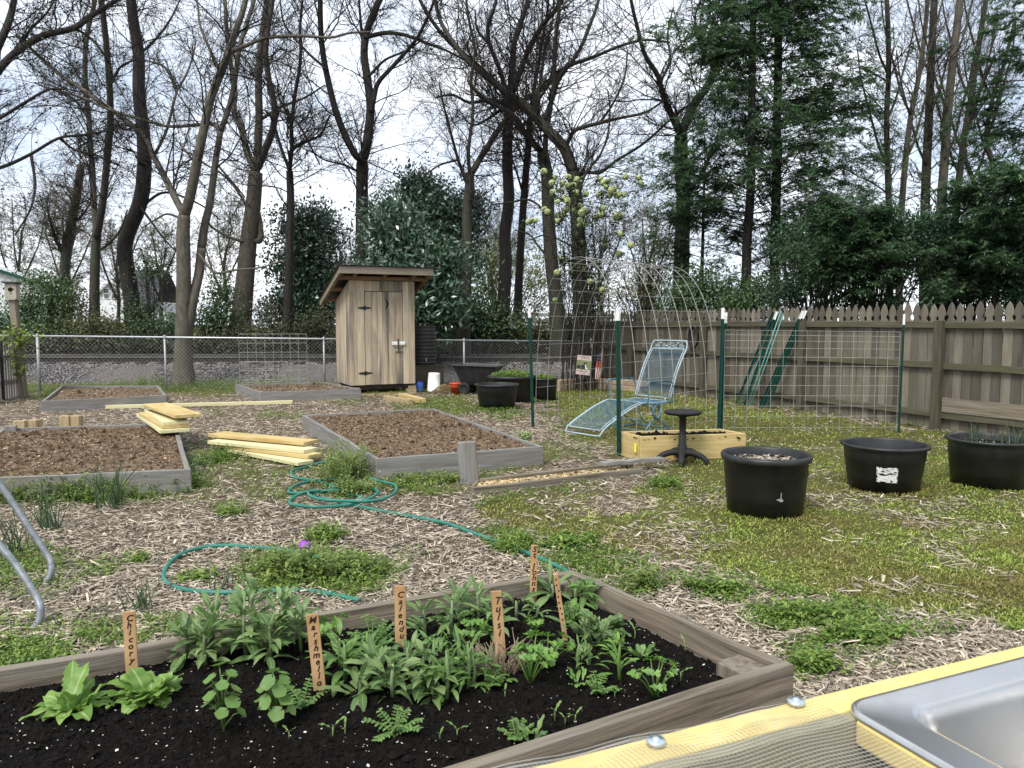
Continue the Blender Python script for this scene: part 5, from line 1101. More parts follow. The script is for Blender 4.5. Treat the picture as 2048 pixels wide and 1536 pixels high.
def curved_patch(r, h, a0, a1, z0, z1, off, holes=None, n=26, m=10):
    mb = MB(); vs = []
    for i in range(m+1):
        for j in range(n+1):
            a = a0+(a1-a0)*j/n; z = z0+(z1-z0)*i/m; rr = r(z)+off; vs.append((rr*math.cos(a), rr*math.sin(a), z))
    fs = [(i*(n+1)+j, i*(n+1)+j+1, (i+1)*(n+1)+j+1, (i+1)*(n+1)+j) for i in range(m) for j in range(n) if holes is None or holes(j/n, i/m)]
    return mb.add(vs, fs)
cA, cB, cC = G(1529,1024), G(1766,977), G(1976,970)
tA, rA = tub('big black tub with thick rolled rim and chip mulch inside, nearest of the three', cA, .322, .288, .475, .86, bits=700)
tB, rB = tub('black oval tub with a torn white paper label on its side', cB, .345, .292, .415, .62, 'lip', bits=120)
tC, rC = tub('black tub with onion shoots at the right edge of the lawn', cC, .345, .305, .44, .86, 'lip', bits=40)
def frag(u, v): 
    q = float(fbm(np.array([u*7.]), np.array([v*19.]), 12)[0]); e = min(u, 1-u, v*1., 1-v)
    return q > (.44 if v > .42 else .30) and not (e < .05 and q < .5)
curved_patch(rB, .415, R(-126), R(-96), .115, .25, .0075, frag, 64, 34).build('torn_label', MAT('torn_paper', (.50, .50, .48), (.74, .74, .72), scale=30, bump=.1), tB, smooth=True)
MB().prism([(-.03, .02), (.012, .0), (.03, .012), (.012, .03), (.012, .075), (.006, .075), (.004, .03)], lambda u, v, k: Vector((u*1.0+.01, -rA(.17+v)-.0055-k*.001, .15+v)), 0, 1).build('scuff_mark', M['galv_dull'], tA)
c1, c2, c3, c4 = G(994,818), G(1024,806), G(1092,803), G(1052,810)
tub('empty looking black tub in front of the garden cart', c1, .36, .30, .44, .6, 'lip', bits=30)
tub('larger black tub with weeds growing over its rim, behind the empty one', c2+Vector((0, .25, 0)), .44, .38, .50, .92, 'roll', bits=40)
tub('straight black tub with green weeds, rightmost of the back group', c3+Vector((-.05, .1, 0)), .27, .24, .44, .92, 'lip', bits=40)
def tub_weeds(label, c, r, z, n, h, mat='l_clover', name='weed_clump', nar=.4):
    t = thing(name, label, 'weeds', c)
    p = np.column_stack([RNG.normal(0, r*.5, n), RNG.normal(0, r*.5, n), np.zeros(n)]); p[:, :2] *= np.minimum(1, r*.95/np.maximum(1e-6, np.hypot(p[:, 0], p[:, 1])))[:, None]
    p[:, 2] = RNG.uniform(0, h, n)*(1-np.hypot(p[:, 0], p[:, 1])/r*.5); d = rdir(n, -.1, .9); L = RNG.uniform(.03, .06, n)
    v, f = blades(p, d, L, L*nar, .25); np_obj('leaves', v, f, M[mat], t, world=False)
    k = max(6, n//14); b = p[:k].copy(); b[:, 2] = -.02; s = np.linspace(0, 1, 4)[None, :, None]; tip = p[:k]+[0, 0, .03]
    v, f = tubes_np(b[:, None]*(1-s)+tip[:, None]*s, np.full((k, 4), .003)); np_obj('stems', v, f, M['l_clover'], t, world=False)
    return t
tub_weeds('green weeds filling the larger back tub', c2+Vector((0, .25, .455)), .40, 0, 1500, .17)
tub_weeds('green weeds filling the straight back tub', c3+Vector((-.05, .1, .40)), .23, 0, 700, .13)
def onion(label, c, n, h, r, seed, lean=.35):
    rg = np.random.default_rng(seed); t = thing('onion_plant', label, 'onion', c)
    p0 = np.column_stack([rg.normal(0, r, (n, 2)), np.zeros(n)]); D = np.column_stack([rg.normal(0, lean, (n, 2)), np.ones(n)]); L = rg.uniform(.5, 1, n)*h
    pts, rad = grow(p0, D, L, np.full(n, .0048), 7, .09, -.03, .3); v, f = tubes_np(pts, rad, 5); np_obj('blades', v, f, M['l_onion'], t, smooth=True, world=False); return t
for i, (dx, dy) in enumerate(((-.14, -.02), (.06, .02), (.22, -.05))):
    onion(('onion shoots at the left inside the right edge tub', 'tallest onion shoots in the middle of the right edge tub', 'onion shoots at the right inside the right edge tub')[i], cC+Vector((dx, dy, .36)), 9, .26, .05, 30+i)
# ---------------------------------------------------------------- green posts and the wire arch
def tpost(label, a, b, group, tipc='white', s=.035, rot=0.):
    a, b = Vector(a), Vector(b); t = thing('green_post', label, 'post', a, group=group)
    d = (b-a).normalized(); L = (b-a).length; up = Vector((math.sin(rot), -math.cos(rot), 0))
    def bar(m, s0, s1, k=1.):
        m.beam(a+d*s0, a+d*s1, s*1.25*k, .006*k, up=up); si = d.cross(up).normalized(); u = si.cross(d)
        m.beam(a+d*s0+u*.004*k, a+d*s1+u*.004*k, .007*k, s*1.1*k, up=up)
        return m
    m = bar(MB(), -.1, L-.145)
    for k in range(int((L-.3)/.054)): m.box(a+d*(.1+k*.054)-up*.004, (.012, .012, .012))
    m.build('shaft', M['green_post'], t, world=True)
    if tipc: bar(MB(), L-.145, L, 1.03).build('tip', M[tipc], t, world=True)
    else: bar(MB(), L-.145, L).build('tip', M['green_post'], t, world=True)
    return t
q1, q2, q3, q4 = G(1066,855), G(1238,912), G(1437,868), G(1797,866)
q5 = q1+(q3-q2)*.93
def ptop(q, x, y):
    r = ray(x, y); k = q.y/r[1]; return Vector((r[0]*k, q.y, H+r[2]*k))
AP = 'upright posts of the wire arch'
tpost('green post with white tip at the far left foot of the wire arch', q1, ptop(q1, 1059, 615), AP, rot=.3)
tpost('green post with white tip nearest the camera, left of the yellow planter', q2, ptop(q2, 1236, 615), AP, rot=.3, s=.042)
tpost('green post with white tip standing behind the nearest post, seen beside it', q5, ptop(q5, 1231, 624), AP, rot=.3)
tpost('green post with white tip between the blue chair and the flat wire panel', q3, ptop(q3, 1446, 616), AP, rot=.5, s=.042)
q3b = q3+Vector((.07, .12, 0))
tpost('second green post with lower white tip, doubled up right behind the one beside the chair', q3b, ptop(q3b, 1452, 625), AP, rot=.5)
tpost('thin green post with white tip at the right end of the flat wire panel', q4, ptop(q4, 1808, 628), AP, rot=.6, s=.026)
def arch():
    a, b = (q2+Vector((.05, .05, 0))), (q3-Vector((.05, .05, 0))); c, d = q1+Vector((.04, 0, 0)), q5-Vector((.03, 0, 0))
    t = thing('wire_arch', 'arched wire mesh trellis bent between the green posts over the blue chair', 'trellis', (a+b+c+d)/4)
    hs = 2.32; prof = []
    for u in np.linspace(0, 1, 33):                          # one hoop: up, over and down
        ang = math.pi*u; x = .5-.5*math.copysign(abs(math.cos(ang))**.9, math.cos(ang)); z = hs*abs(math.sin(ang))**.66; prof.append((x, z))
    def pt(s, x, z): return (a.lerp(b, s)).lerp(c.lerp(d, s), x)+Vector((0, 0, z))
    mb = MB()
    for s in np.linspace(0, 1, 9): mb.tube([pt(s, x, z) for x, z in prof], .0036, 5)
    pl = [prof[0]]; acc = 0; tot = []
    W = (c-a).length; last = (0, 0)
    fine = [(.5-.5*math.copysign(abs(math.cos(math.pi*u))**.9, math.cos(math.pi*u)), hs*abs(math.sin(math.pi*u))**.66) for u in np.linspace(0, 1, 600)]
    for x, z in fine[1:]:
        acc += math.hypot((x-last[0])*W, z-last[1]); last = (x, z)
        if acc > .203: mb.tube([pt(s, x, z) for s in (0, .5, 1)], .0026, 5); acc = 0
    mb.build('wire_mesh', M['wire'], t, world=True)
    e = q3+Vector((.06, 0, 0)); f = q4-Vector((.03, 0, 0))
    t = thing('flat_trellis', 'flat square wire mesh panel strung between two green posts in front of the fence', 'trellis', (e+f)/2)
    mb = MB()
    zt = [ (P(1450, 660, e.y).z, P(1800, 664, f.y).z) ]
    h0, h1 = zt[0]
    rows = [1, .955, .9, .83, .745, .66, .565, .47, .37, .27, .17, .06]
    for k in rows: mb.tube([Vector((e.x, e.y, h0*k)), Vector((f.x, f.y, h1*k))], .0028, 5)
    for s in np.linspace(0, 1, 16):
        g = e.lerp(f, s); mb.tube([(g.x, g.y, (h0+(h1-h0)*s)*.03), (g.x, g.y, h0+(h1-h0)*s)], .0028, 5)
    mb.build('wire_mesh', M['wire'], t, world=True)
    for px, w in ((1229, 0), (1450, 1)):
        pass
arch()
def trellis(label, x0, x1, yt, yb, Yd, nx, ny):
    a, b = P(x0, yt, Yd), P(x1, yt, Yd+.3); z0 = P(x0, yb, Yd).z
    t = thing('wire_trellis', label, 'trellis', (a.x, Yd, 0)); mb = MB()
    for s in np.linspace(0, 1, nx): q = a.lerp(b, s); mb.tube([(q.x, q.y, 0), (q.x, q.y, q.z)], .0035, 5)
    for s in np.linspace(0, 1, ny): mb.tube([Vector((a.x, a.y, z0+(a.z-z0)*s)), Vector((b.x, b.y, z0+(b.z-z0)*s))], .0035, 5)
    mb.build('wire_mesh', M['wire'], t, world=True)
trellis('tall wire trellis panel standing at the back of the bed before the outhouse', 477, 613, 668, 760, 15.6, 9, 6)
trellis('shorter wire trellis panel in front of the taller one', 491, 570, 724, 765, 15.3, 7, 4)
# stakes leaning on the fence
def lean(label, xt, yt_, xb, yb, kind, wdt=.03):
    top = on_fence(xt, 0, .09); r = ray(xt, yt_); k = top.y/r[1]; top = Vector((r[0]*k, top.y, H+r[2]*k)); bot = on_fence(xb, 0, .34)
    if kind == 'post': return tpost(label, bot, top, 'posts and stakes leaning on the fence', 'white' if wdt > .03 else None, s=.048, rot=.4)
    o = MB().tube([bot-Vector((0, 0, .03)), (bot+top)/2+Vector((.012, 0, 0)), top], [.010, .010, .008], 7).build('plastic_stake', M['teal'], None, smooth=True, loc=bot)
    return tag(o, label, 'stake', 'posts and stakes leaning on the fence')
lean('dark green post furthest left in the bundle leaning on the fence', 1547, 624, 1505, 800, 'post', .02)
lean('dark green post with white tip in the left bundle leaning on the fence', 1554, 623, 1522, 806, 'post', .035)
lean('pale teal stake leftmost in the left bundle, crossing the dark post', 1552, 632, 1512, 812, 'stake')
lean('pale teal stake second in the left bundle, leaning most steeply', 1562, 622, 1527, 814, 'stake')
lean('pale teal stake third in the left bundle leaning on the fence', 1566, 630, 1533, 812, 'stake')
lean('white tipped green post at the left of the right bundle on the fence', 1606, 622, 1553, 808, 'post', .035)
lean('white tipped green post, middle of the right bundle by the fence post', 1612, 621, 1560, 812, 'post', .035)
lean('green post lowest in the right bundle, crossing behind the others', 1603, 640, 1569, 818, 'post', .02)
c = on_fence(1393, 1.20, .03); m = MB(); n = 20
for k in range(3):
    m.tube([c+FD*(.13+.008*k)*math.cos(a)+Vector((0, 0, (.21+.006*k)*math.sin(a)))+FN*(.02+.018*k) for a in np.linspace(0, 2*math.pi, 28, endpoint=False)], .017, 6, closed=True)
tag(m.build('hose_loop', M['rubber'], None, smooth=True, loc=c), 'small black loop of hose hanging on the wooden fence', 'hose')
# ---------------------------------------------------------------- blue wrought iron chaise
def chaise():
    t = thing('lounge_chair', 'pale blue metal mesh lounge chair with scrollwork top inside the wire arch', 'lounge chair', (1.56, 10.62, 0), R(-50.3))
    hw = .325
    def zc(prof, y):
        ys = [p[0] for p in prof]; return float(np.interp(y, ys, [p[1] for p in prof]))
    foot = crom([(-.78, .10), (-.70, .155), (-.55, .225), (-.3, .33), (-.06, .405), (0, .415)], 5)     # (y, z) of the leg rest
    seat = crom([(0, .415), (.2, .395), (.42, .39), (.58, .40)], 4)
    back = crom([(.60, .44), (.66, .60), (.74, .80), (.84, .98), (.92, 1.10), (.95, 1.13)], 5)
    def rails(mb, prof, x, r): mb.tube([(x, y, z) for y, z in prof], r, 7)
    def panel(prof, x, step=.017):
        mb = MB(); k = int(2*x/step)
        for i in range(k+1): mb.tube([(-x+2*x*i/k, y, z) for y, z in prof], .0021, 4)
        ln = 0
        for j in range(0, len(prof), 3): mb.tube([(-x, prof[j][0], prof[j][1]-.003), (x, prof[j][0], prof[j][1]-.003)], .0019, 4)
        return mb
    for nm, prof in (('leg_rest', foot), ('seat', seat), ('backrest', back)):
        p = panel(prof[:] if nm != 'backrest' else prof[:-3], hw-.035).build(nm, M['chair'], t)
        f = MB(); x = hw-.035; pr = prof if nm != 'backrest' else prof[:-3]
        f.tube([(-x, y, z) for y, z in pr]+[(x, y, z) for y, z in pr[::-1]], .008, 6, closed=True); f.build('mesh_border', M['chair_pale'], p, smooth=True)
    # outer frames
    f = MB(); b0 = [(y-.005, z-.01) for y, z in back]
    top = crom([(-hw, b0[-1][0], b0[-1][1]+.03), (-hw+.02, b0[-1][0]+.025, b0[-1][1]+.095), (-hw+.08, b0[-1][0]+.03, b0[-1][1]+.115), (hw-.08, b0[-1][0]+.03, b0[-1][1]+.115), (hw-.02, b0[-1][0]+.025, b0[-1][1]+.095), (hw, b0[-1][0], b0[-1][1]+.03)], 5)
    f.tube([(-hw, y, z) for y, z in b0]+[tuple(v) for v in top]+[(hw, y, z) for y, z in b0[::-1]], .0115, 8); f.build('back_frame', M['chair_pale'], t, smooth=True)
    f = MB(); lip = crom([(-hw, -.78, .085), (-hw+.01, -.81, .045), (-hw+.06, -.82, .03), (hw-.06, -.82, .03), (hw-.01, -.81, .045), (hw, -.78, .085)], 4)
    f.tube([(-hw, y, z-.012) for y, z in foot[::-1]]+[tuple(v) for v in lip]+[(hw, y, z-.012) for y, z in foot], .0115, 8); f.build('leg_rest_frame', M['chair_pale'], t, smooth=True)
    f = MB()
    for s in (-1, 1): f.tube([(s*hw, y, z-.01) for y, z in list(seat)+[(.68, .395)]], .012, 8)
    f.tube([(-hw, .02, .40), (hw, .02, .40)], .011, 8); f.tube([(-hw, .60, .385), (hw, .60, .385)], .011, 8); f.build('seat_frame', M['chair'], t, smooth=True)
    # scrollwork under the top bar
    f = MB(); y, z = b0[-1]
    for cx, rr, sg in ((-.2, .03, 1), (-.11, .032, -1), (0, .04, 1), (.11, .032, 1), (.2, .03, -1)):
        sp = [(cx+sg*(rr*(1-k/26))*math.cos(k*.36+2.2), y+.02, z+.052+rr*(1-k/26)*math.sin(k*.36+2.2)) for k in range(22)]
        f.tube(sp, .006, 5)
        for e in (-1, 1): f.lathe([(0, -.016), (.014, -.004), (.016, .006), (0, .014)], 8, (cx+e*.046, y+.018, z+.06+.02*e*sg), sx=1.3)
    f.tube([(-hw+.03, y+.014, z+.012), (hw-.03, y+.014, z+.012)], .007, 6)
    f.build('scrollwork', M['chair_pale'], t, smooth=True)
    for s in (-1, 1):
        f = MB(); x = s*(hw+.03)
        f.tube(crom([(s*hw, .10, .39), (x, .10, .52), (x+s*.015, .05, .64), (x+s*.015, .06, .675), (x, .14, .69), (x, .50, .685), (x, .58, .67), (x, .62, .62), (s*hw, .66, .39)], 5), .0115, 8)
        for k in (-.012, .012): f.beam((x+k, .12, .70), (x+k, .5, .695), .022, .006)
        f.build('armrest', M['chair'], t, smooth=True)
        l = MB(); x = s*(hw-.02)                             # spring rocker: coil, splayed legs, foot rail
        coil = [(x+s*.012*k/10, .30+.075*math.cos(k*.62), .275+.095*math.sin(k*.62)) for k in range(32)]
        l.tube(coil, .010, 7); l.tube([(x, .02, .39), (x, .16, .34), (x, .23, .30)], .010, 7); l.tube([(x, .36, .36), (x, .45, .385), (x, .56, .385)], .010, 7)
        l.tube(crom([(x, .29, .18), (x, .20, .12), (x, .10, .03), (x, .07, .012)], 4), .011, 7); l.tube(crom([(x, .31, .18), (x, .45, .10), (x, .62, .02), (x, .66, .012)], 4), .011, 7); l.tube([(x, .07, .012), (x, .66, .012)], .010, 7)
        l.tube(crom([(x, -.05, .38), (x, -.02, .25), (x, .05, .16), (x, .07, .03)], 4), .009, 7)
        l.build('spring_leg', M['chair'], t, smooth=True)
    MB().tube([(-hw+.02, .60, .015), (hw-.02, .60, .015)], .009, 7).tube([(-hw+.02, .09, .015), (hw-.02, .09, .015)], .009, 7).tube([(-hw+.02, .05, .16), (hw-.02, .05, .16)], .008, 7).build('stretcher', M['chair'], t, smooth=True)
chaise()
def stool():
    b = G(1364, 925); t = thing('stool', 'black plastic stool with a round seat on a single column and star base', 'stool', b, R(20))
    MB().lathe([(0, .515), (.06, .512), (.17, .520), (.196, .535), (.202, .548), (.196, .558), (.17, .562), (.08, .558), (0, .556)], 40).build('seat', M['rubber'], t, smooth=True)
    MB().lathe([(.075, .518), (.06, .50), (.038, .49), (.034, .30), (.040, .295), (.042, .20), (.050, .19), (.055, .07), (.06, .05), (0, .05)], 24).build('column', M['rubber'], t, smooth=True)
    for k in range(5):
        a = 2*math.pi*k/5+.35; u = Vector((math.cos(a), math.sin(a), 0)); m = MB(); pts = [u*.03+Vector((0, 0, .105)), u*.10+Vector((0, 0, .115)), u*.2+Vector((0, 0, .09)), u*.265+Vector((0, 0, .045)), u*.275+Vector((0, 0, .012))]
        m.tube(crom([tuple(p) for p in pts], 4), np.linspace(.04, .025, 17), 8); m.lathe([(0, 0), (.022, 0), (.024, .015), (.016, .03), (0, .03)], 10, u*.275); m.build('base_arm', M['rubber'], t, smooth=True)
stool()
# ---------------------------------------------------------------- by the outhouse
def barrel():
    q = P(847, 729, 17.7); b = Vector((q.x, q.y, 0)); zs = q.z
    t = thing('barrel_stand', 'mossy square timber stand under the rain barrel', 'stand', b, R(18)); w = .74
    for s in (-1, 1):
        MB().box((0, s*w/2, zs*.5), (w+.04, .035, zs-.02)).build('board', M['fence_rail'], t, bevel=.004); MB().box((s*w/2, 0, zs*.5), (.035, w-.04, zs-.02)).build('board', M['fence_rail'], t, bevel=.004)
        for e in (-1, 1): MB().box((s*(w/2-.06), e*(w/2-.06), zs*.5-.01), (.08, .08, zs-.02)).build('leg', M['fence_rail'], t)
    MB().box((0, 0, zs-.01), (w+.06, w+.06, .02)).build('top', M['fence_rail'], t, bevel=.003)
    h = P(847, 652, 17.7).z-zs; r = .30
    t = thing('rain_barrel', 'dark brown ribbed rain barrel with a spigot beside the outhouse', 'barrel', (b.x, b.y, zs+.001))
    prof = [(0, 0), (r*.93, 0)]
    for k in range(60):
        z = h*.03+h*.92*k/59; u = 2*k/59-1; prof.append((r*(1.0-.055*u*u)+.006*math.sin(k*1.05)*(1 if k % 12 > 1 else 2.2), z))
    prof += [(r*.90, h*.97), (r*.88, h), (r*.8, h+.004), (r*.78, h-.02), (0, h-.02)]
    MB().lathe(prof, 48).build('drum', M['barrel'], t, smooth=True)
    MB().lathe([(r*.955, h*.955), (r*.975, h*.975), (r*.96, h*.995), (r*.9, h*1.0)], 48).build('lid_band', M['barrel'], t, smooth=True)
    u = Vector((.28, -.96, 0)); m = MB(); m.tube([u*(r-.02)+Vector((0, 0, .13)), u*(r+.06)+Vector((0, 0, .13)), u*(r+.075)+Vector((0, 0, .09))], .013, 8); m.box(u*(r+.04)+Vector((0, 0, .155)), (.05, .012, .012)); m.build('spigot', M['galv'], t, smooth=True)
    b = G(867, 783); t = thing('white_bucket', 'white plastic bucket standing in front of the barrel stand', 'bucket', b)
    MB().lathe([(0, .006), (.135, .006), (.142, 0), (.145, .02), (.136, .02), (.132, .37), (.126, .40), (.10, .412), (0, .414)], 32, M=Matrix.Rotation(R(3), 3, 'Y')).build('shell', M['white_plastic'], t, smooth=True)
    MB().tube([(-.147, 0, .05), (-.13, -.1, .035), (0, -.155, .02), (.13, -.1, .03), (.147, 0, .05)], .003, 6).build('handle', M['galv'], t, smooth=True)
    b = G(838, 784); t = thing('blue_jug', 'small blue plastic jug against the outhouse corner', 'jug', b, R(10))
    MB().lathe([(0, 0), (.075, 0), (.085, .012), (.085, .15), (.07, .19), (.028, .215), (.026, .24), (0, .24)], 24, sy=.75).build('body', M['blue_plastic'], t, smooth=True)
    MB().tube([(.03, 0, .21), (.075, 0, .215), (.088, 0, .18), (.083, 0, .13)], .011, 8).build('handle', M['blue_plastic'], t, smooth=True)
    b = G(911, 789); t = thing('red_pot', 'small orange red plastic pot in front of the garden cart', 'pot', b)
    MB().lathe([(0, .005), (.085, .005), (.09, 0), (.112, .21), (.126, .212), (.128, .245), (.118, .247), (.112, .2), (.09, .03), (0, .03)], 32).build('shell', M['red'], t, smooth=True)
    n = 2600; a = RNG.uniform(0, 2*np.pi, n); rr = np.sqrt(RNG.random(n)); b = G(888, 786); q = np.column_stack([b.x+rr*.28*np.cos(a), b.y+.12+rr*.2*np.sin(a), .16*(1-rr**1.6)+RNG.uniform(0, .02, n)])
    d = rdir(n, -.35, .35); s, _ = frames(d); v, f = diamonds(q, d, s, RNG.uniform(.04, .13, n), RNG.uniform(.004, .009, n)); tag(np_obj('straw_heap', v, f, M['straw'], loc=(b.x, b.y, 0)), 'low heap of pale straw beside the red pot', 'straw')
    n = 2600; a = RNG.uniform(0, 2*np.pi, n); rr = np.sqrt(RNG.random(n)); b = G(745, 790); q = np.column_stack([b.x+.1+rr*.75*np.cos(a), b.y+rr*.5*np.sin(a), RNG.uniform(.01, .04, n)])
    d = rdir(n, -.2, .2); s, _ = frames(d); v, f = diamonds(q, d, s, RNG.uniform(.04, .13, n), RNG.uniform(.004, .009, n)); tag(np_obj('loose_straw', v, f, M['straw'], loc=(b.x, b.y, 0), kind='stuff'), 'loose straw strewn on the ground before the outhouse', 'straw')
barrel()
def cart():
    b = G(955, 791); t = thing('garden_cart', 'black poly garden cart with sloped tray behind the small tubs', 'cart', b+Vector((0, .35, 0)), R(-14))
    def ring(x0, x1, y0, y1, z, zz=None): return [Vector((x0, y0, z)), Vector((x1, y0, zz or z)), Vector((x1, y1, zz or z)), Vector((x0, y1, z))]
    rings = [ring(-.28, .20, -.2, .2, .17, .22), ring(-.46, .48, -.33, .33, .60, .58), ring(-.50, .54, -.36, .36, .60, .58), ring(-.50, .54, -.36, .36, .635, .615), ring(-.455, .475, -.32, .32, .635, .615), ring(-.27, .19, -.185, .185, .19, .24)]
    vs = [v for r in rings for v in r]; fs = [(i*4+j, i*4+(j+1) % 4, i*4+4+(j+1) % 4, i*4+4+j) for i in range(5) for j in range(4)]+[(3, 2, 1, 0), (20, 21, 22, 23)]
    MB().add(vs, fs).build('tray', M['black_plastic'], t, bevel=.02)
    for s in (-1, 1):
        w_ = MB(); Mx = Matrix.Rotation(R(90), 3, 'X'); w_.lathe([(.05, -.03), (.11, -.038), (.13, -.02), (.13, .02), (.11, .038), (.05, .03), (.05, -.03)], 24, (-.22, s*.29, .13), M=Mx); w_ = w_.build('wheel', M['rubber'], t, smooth=True)
        MB().lathe([(0, -.03), (.05, -.03), (.05, .03), (0, .03)], 16, (-.22, s*.29, .13), M=Mx).build('hub', M['black_plastic'], w_)
    MB().tube([(-.22, -.29, .13), (-.22, .29, .13)], .012, 8).tube([(-.22, 0, .15), (.25, 0, .16)], .02, 8).build('axle', M['iron'], t)
    for s in (-1, 1): MB().tube([(.18, s*.12, .22), (.24, s*.16, .0)], .014, 8).build('prop_leg', M['iron'], t)
    MB().tube([(.25, 0, .18), (.62, 0, .34), (.80, .0, .62)], .015, 8).tube([(.80, -.11, .62), (.80, .11, .62)], .014, 8).build('handle', M['iron'], t, smooth=True)
cart()
def edging():
    p = [G(1112,783), G(1150,779), G(1190,778), G(1240,780), G(1290,786)]; c = crom([tuple(q) for q in p], 8)
    t = thing('stone_edging', 'low curved wall of tan concrete edging blocks by the fence corner', 'edging', p[2])
    m = MB()
    for row in range(2):
        seg = np.cumsum(np.r_[0, np.linalg.norm(np.diff(c, axis=0), axis=1)]); L = .36; off = .16*row
        for k in range(-1, int(seg[-1]/L)+1):
            s0 = k*L+off; a = np.array([np.interp(s0+.006, seg, c[:, i]) for i in range(3)]); b = np.array([np.interp(s0+L-.006, seg, c[:, i]) for i in range(3)])
            if np.linalg.norm(b-a) > .1: m.beam(Vector(a)+Vector((0, .02*row, .06+.125*row)), Vector(b)+Vector((0, .02*row, .06+.125*row)), .2, .12, n=2, wob=.004)
    m.build('blocks', M['stone'], t, world=True, bevel=.012)
edging()
def flags():
    Y = 16.6; q = lambda x, y: P(x, y, Y)
    a = q(1152, 709); t = thing('garden_sign', 'faded pink garden flag sign showing a black and white dog', 'sign', (q(1168, 1).x, Y, 0))
    quad = [q(1155, 709.5), q(1183.5, 712.5), q(1179, 751), q(1151, 748)]
    def bil(u, v): return (quad[3].lerp(quad[2], u)).lerp(quad[0].lerp(quad[1], u), v)
    def cell(mb, u0, u1, v0, v1, o, mi=0):
        vs = [bil(u, v)+Vector((0, -o, 0)) for u, v in ((u0, v0), (u1, v0), (u1, v1), (u0, v1))]; vs += [v+Vector((0, .003, 0)) for v in vs]
        return mb.add(vs, [(0, 1, 2, 3), (7, 6, 5, 4), (0, 4, 5, 1), (1, 5, 6, 2), (2, 6, 7, 3), (3, 7, 4, 0)], mi)
    for v0, v1 in ((0, .27), (.75, 1)): m = MB(); cell(m, 0, 1, v0, v1, .004); m.build('text_panel', M['pink'], t, world=True)
    m = MB(); cell(m, 0, 1, .27, .75, .004); m.build('picture', M['print_green'], t, world=True)
    dog = [(.02, .33), (.30, .30), (.5, .29), (.62, .33), (.68, .45), (.70, .52), (.72, .66), (.66, .64), (.63, .69), (.6, .62), (.52, .64), (.5, .56), (.45, .5), (.2, .5), (.05, .46)]
    m = MB(); m.prism(dog, lambda u, v, k: bil(u, v)+Vector((0, -.007-k*.001, 0)), 0, 1)
    m.build('dog_body', M['ink'], t, world=True)
    m = MB(); m.prism([(.60, .57), (.64, .57), (.67, .50), (.70, .40), (.85, .31), (.80, .29), (.66, .33), (.62, .42)], lambda u, v, k: bil(u, v)+Vector((0, -.009-k*.001, 0)), 0, 1); m.build('dog_chest', M['white'], t, world=True)
    m = MB()                                                  # the print is too small to read: broken dark strokes
    for v, us in ((.90, (.3, .42, .5, .6, .7, .8)), (.83, (.36, .5, .62, .76)), (.155, (.08, .22, .30, .37, .44, .55, .62, .69, .76)), (.06, (.5, .6, .9))):
        for u in us: cell(m, u, u+.045, v, v+.045, .007)
    m.build('lettering', M['ink'], t, world=True)
    MB().tube([q(1148, 772), q(1152, 704)], .006, 6).tube([q(1152, 706), q(1186, 710)], .005, 6).build('stand', M['iron'], t, smooth=True, world=True)
    t = thing('garden_flag', 'small stars and stripes flag hanging limp from a thin hooked stake', 'flag', (q(1205, 1).x, Y, 0))
    MB().tube([q(1206, 775), q(1207, 700), q(1208, 692), q(1203, 686), q(1195, 684), q(1189, 688)], .005, 6).build('stake', M['iron'], t, smooth=True, world=True)
    rows = [(698, 1204, 1206.5), (706, 1200, 1206), (714, 1195, 1206), (722, 1193.5, 1206), (735, 1191.5, 1205), (748, 1190.5, 1202), (758, 1190, 1200)]
    n = 13; vs = []
    for y, x0, x1 in rows:
        for j in range(n+1): p = q(x0+(x1-x0)*j/n, y+(j % 2)*.8); p.y += .03*math.sin(j*1.5+y*.02); vs.append(p)
    fr, fw, fb = MB(), MB(), MB()
    for i in range(len(rows)-1):
        for j in range(n):
            f = [vs[i*(n+1)+j], vs[i*(n+1)+j+1], vs[(i+1)*(n+1)+j+1], vs[(i+1)*(n+1)+j]]
            (fb if i < 3 and j < 9 else (fr if (j//2+(i > 3)) % 2 == 0 else fw)).add(f, [(0, 1, 2, 3)])
    fb.build('star_field', M['flag_blue'], t, world=True); fr.build('red_stripes', M['flag_red'], t, world=True); fw.build('white_stripes', M['flag_white'], t, world=True)
    s = MB()
    for x, y in ((1200.5, 708.5), (1203.5, 707.5), (1198, 712.5), (1201.5, 713), (1196.5, 717), (1199.6, 718), (1202.5, 717.4)): s.lathe([(0, 0), (.006, .001), (0, .002)], 5, q(x, y)+Vector((0, -.035, 0)), M=Matrix.Rotation(R(90), 3, 'X'))
    s.build('stars', M['white'], t, world=True)
flags()
# bent galvanised tube legs at the left edge
def tube_frame():
    f1, f2 = G(89, 1171), G(67, 1259)
    t = thing('tube_frame', 'bent galvanised steel tube legs of a frame at the left edge of the picture', 'frame', f1)
    y1, y2 = f1.y, f2.y
    top = None
    for f, pts in ((f1, [(89,1171),(97,1152),(94,1134),(82,1116),(40,1062),(0,1010),(-60,932),(-130,842)]), (f2, [(67,1259),(74,1243),(71,1222),(58,1203),(30,1168),(0,1136),(-60,1072),(-130,990)])):
        y = f.y; w_ = [Vector((f.x, f.y, 0))]+[P(a, b, y) for a, b in pts[1:]]
        for k, p in enumerate(w_): p.y = y+.02*k
        MB().tube(crom([tuple(p) for p in w_], 6), .0185, 14).build('leg', M['tube'], t, smooth=True, world=True); top = (top or [])+[w_[-1]]
    MB().tube(top, .0185, 14).build('cross_tube', M['tube'], t, smooth=True, world=True)
tube_frame()
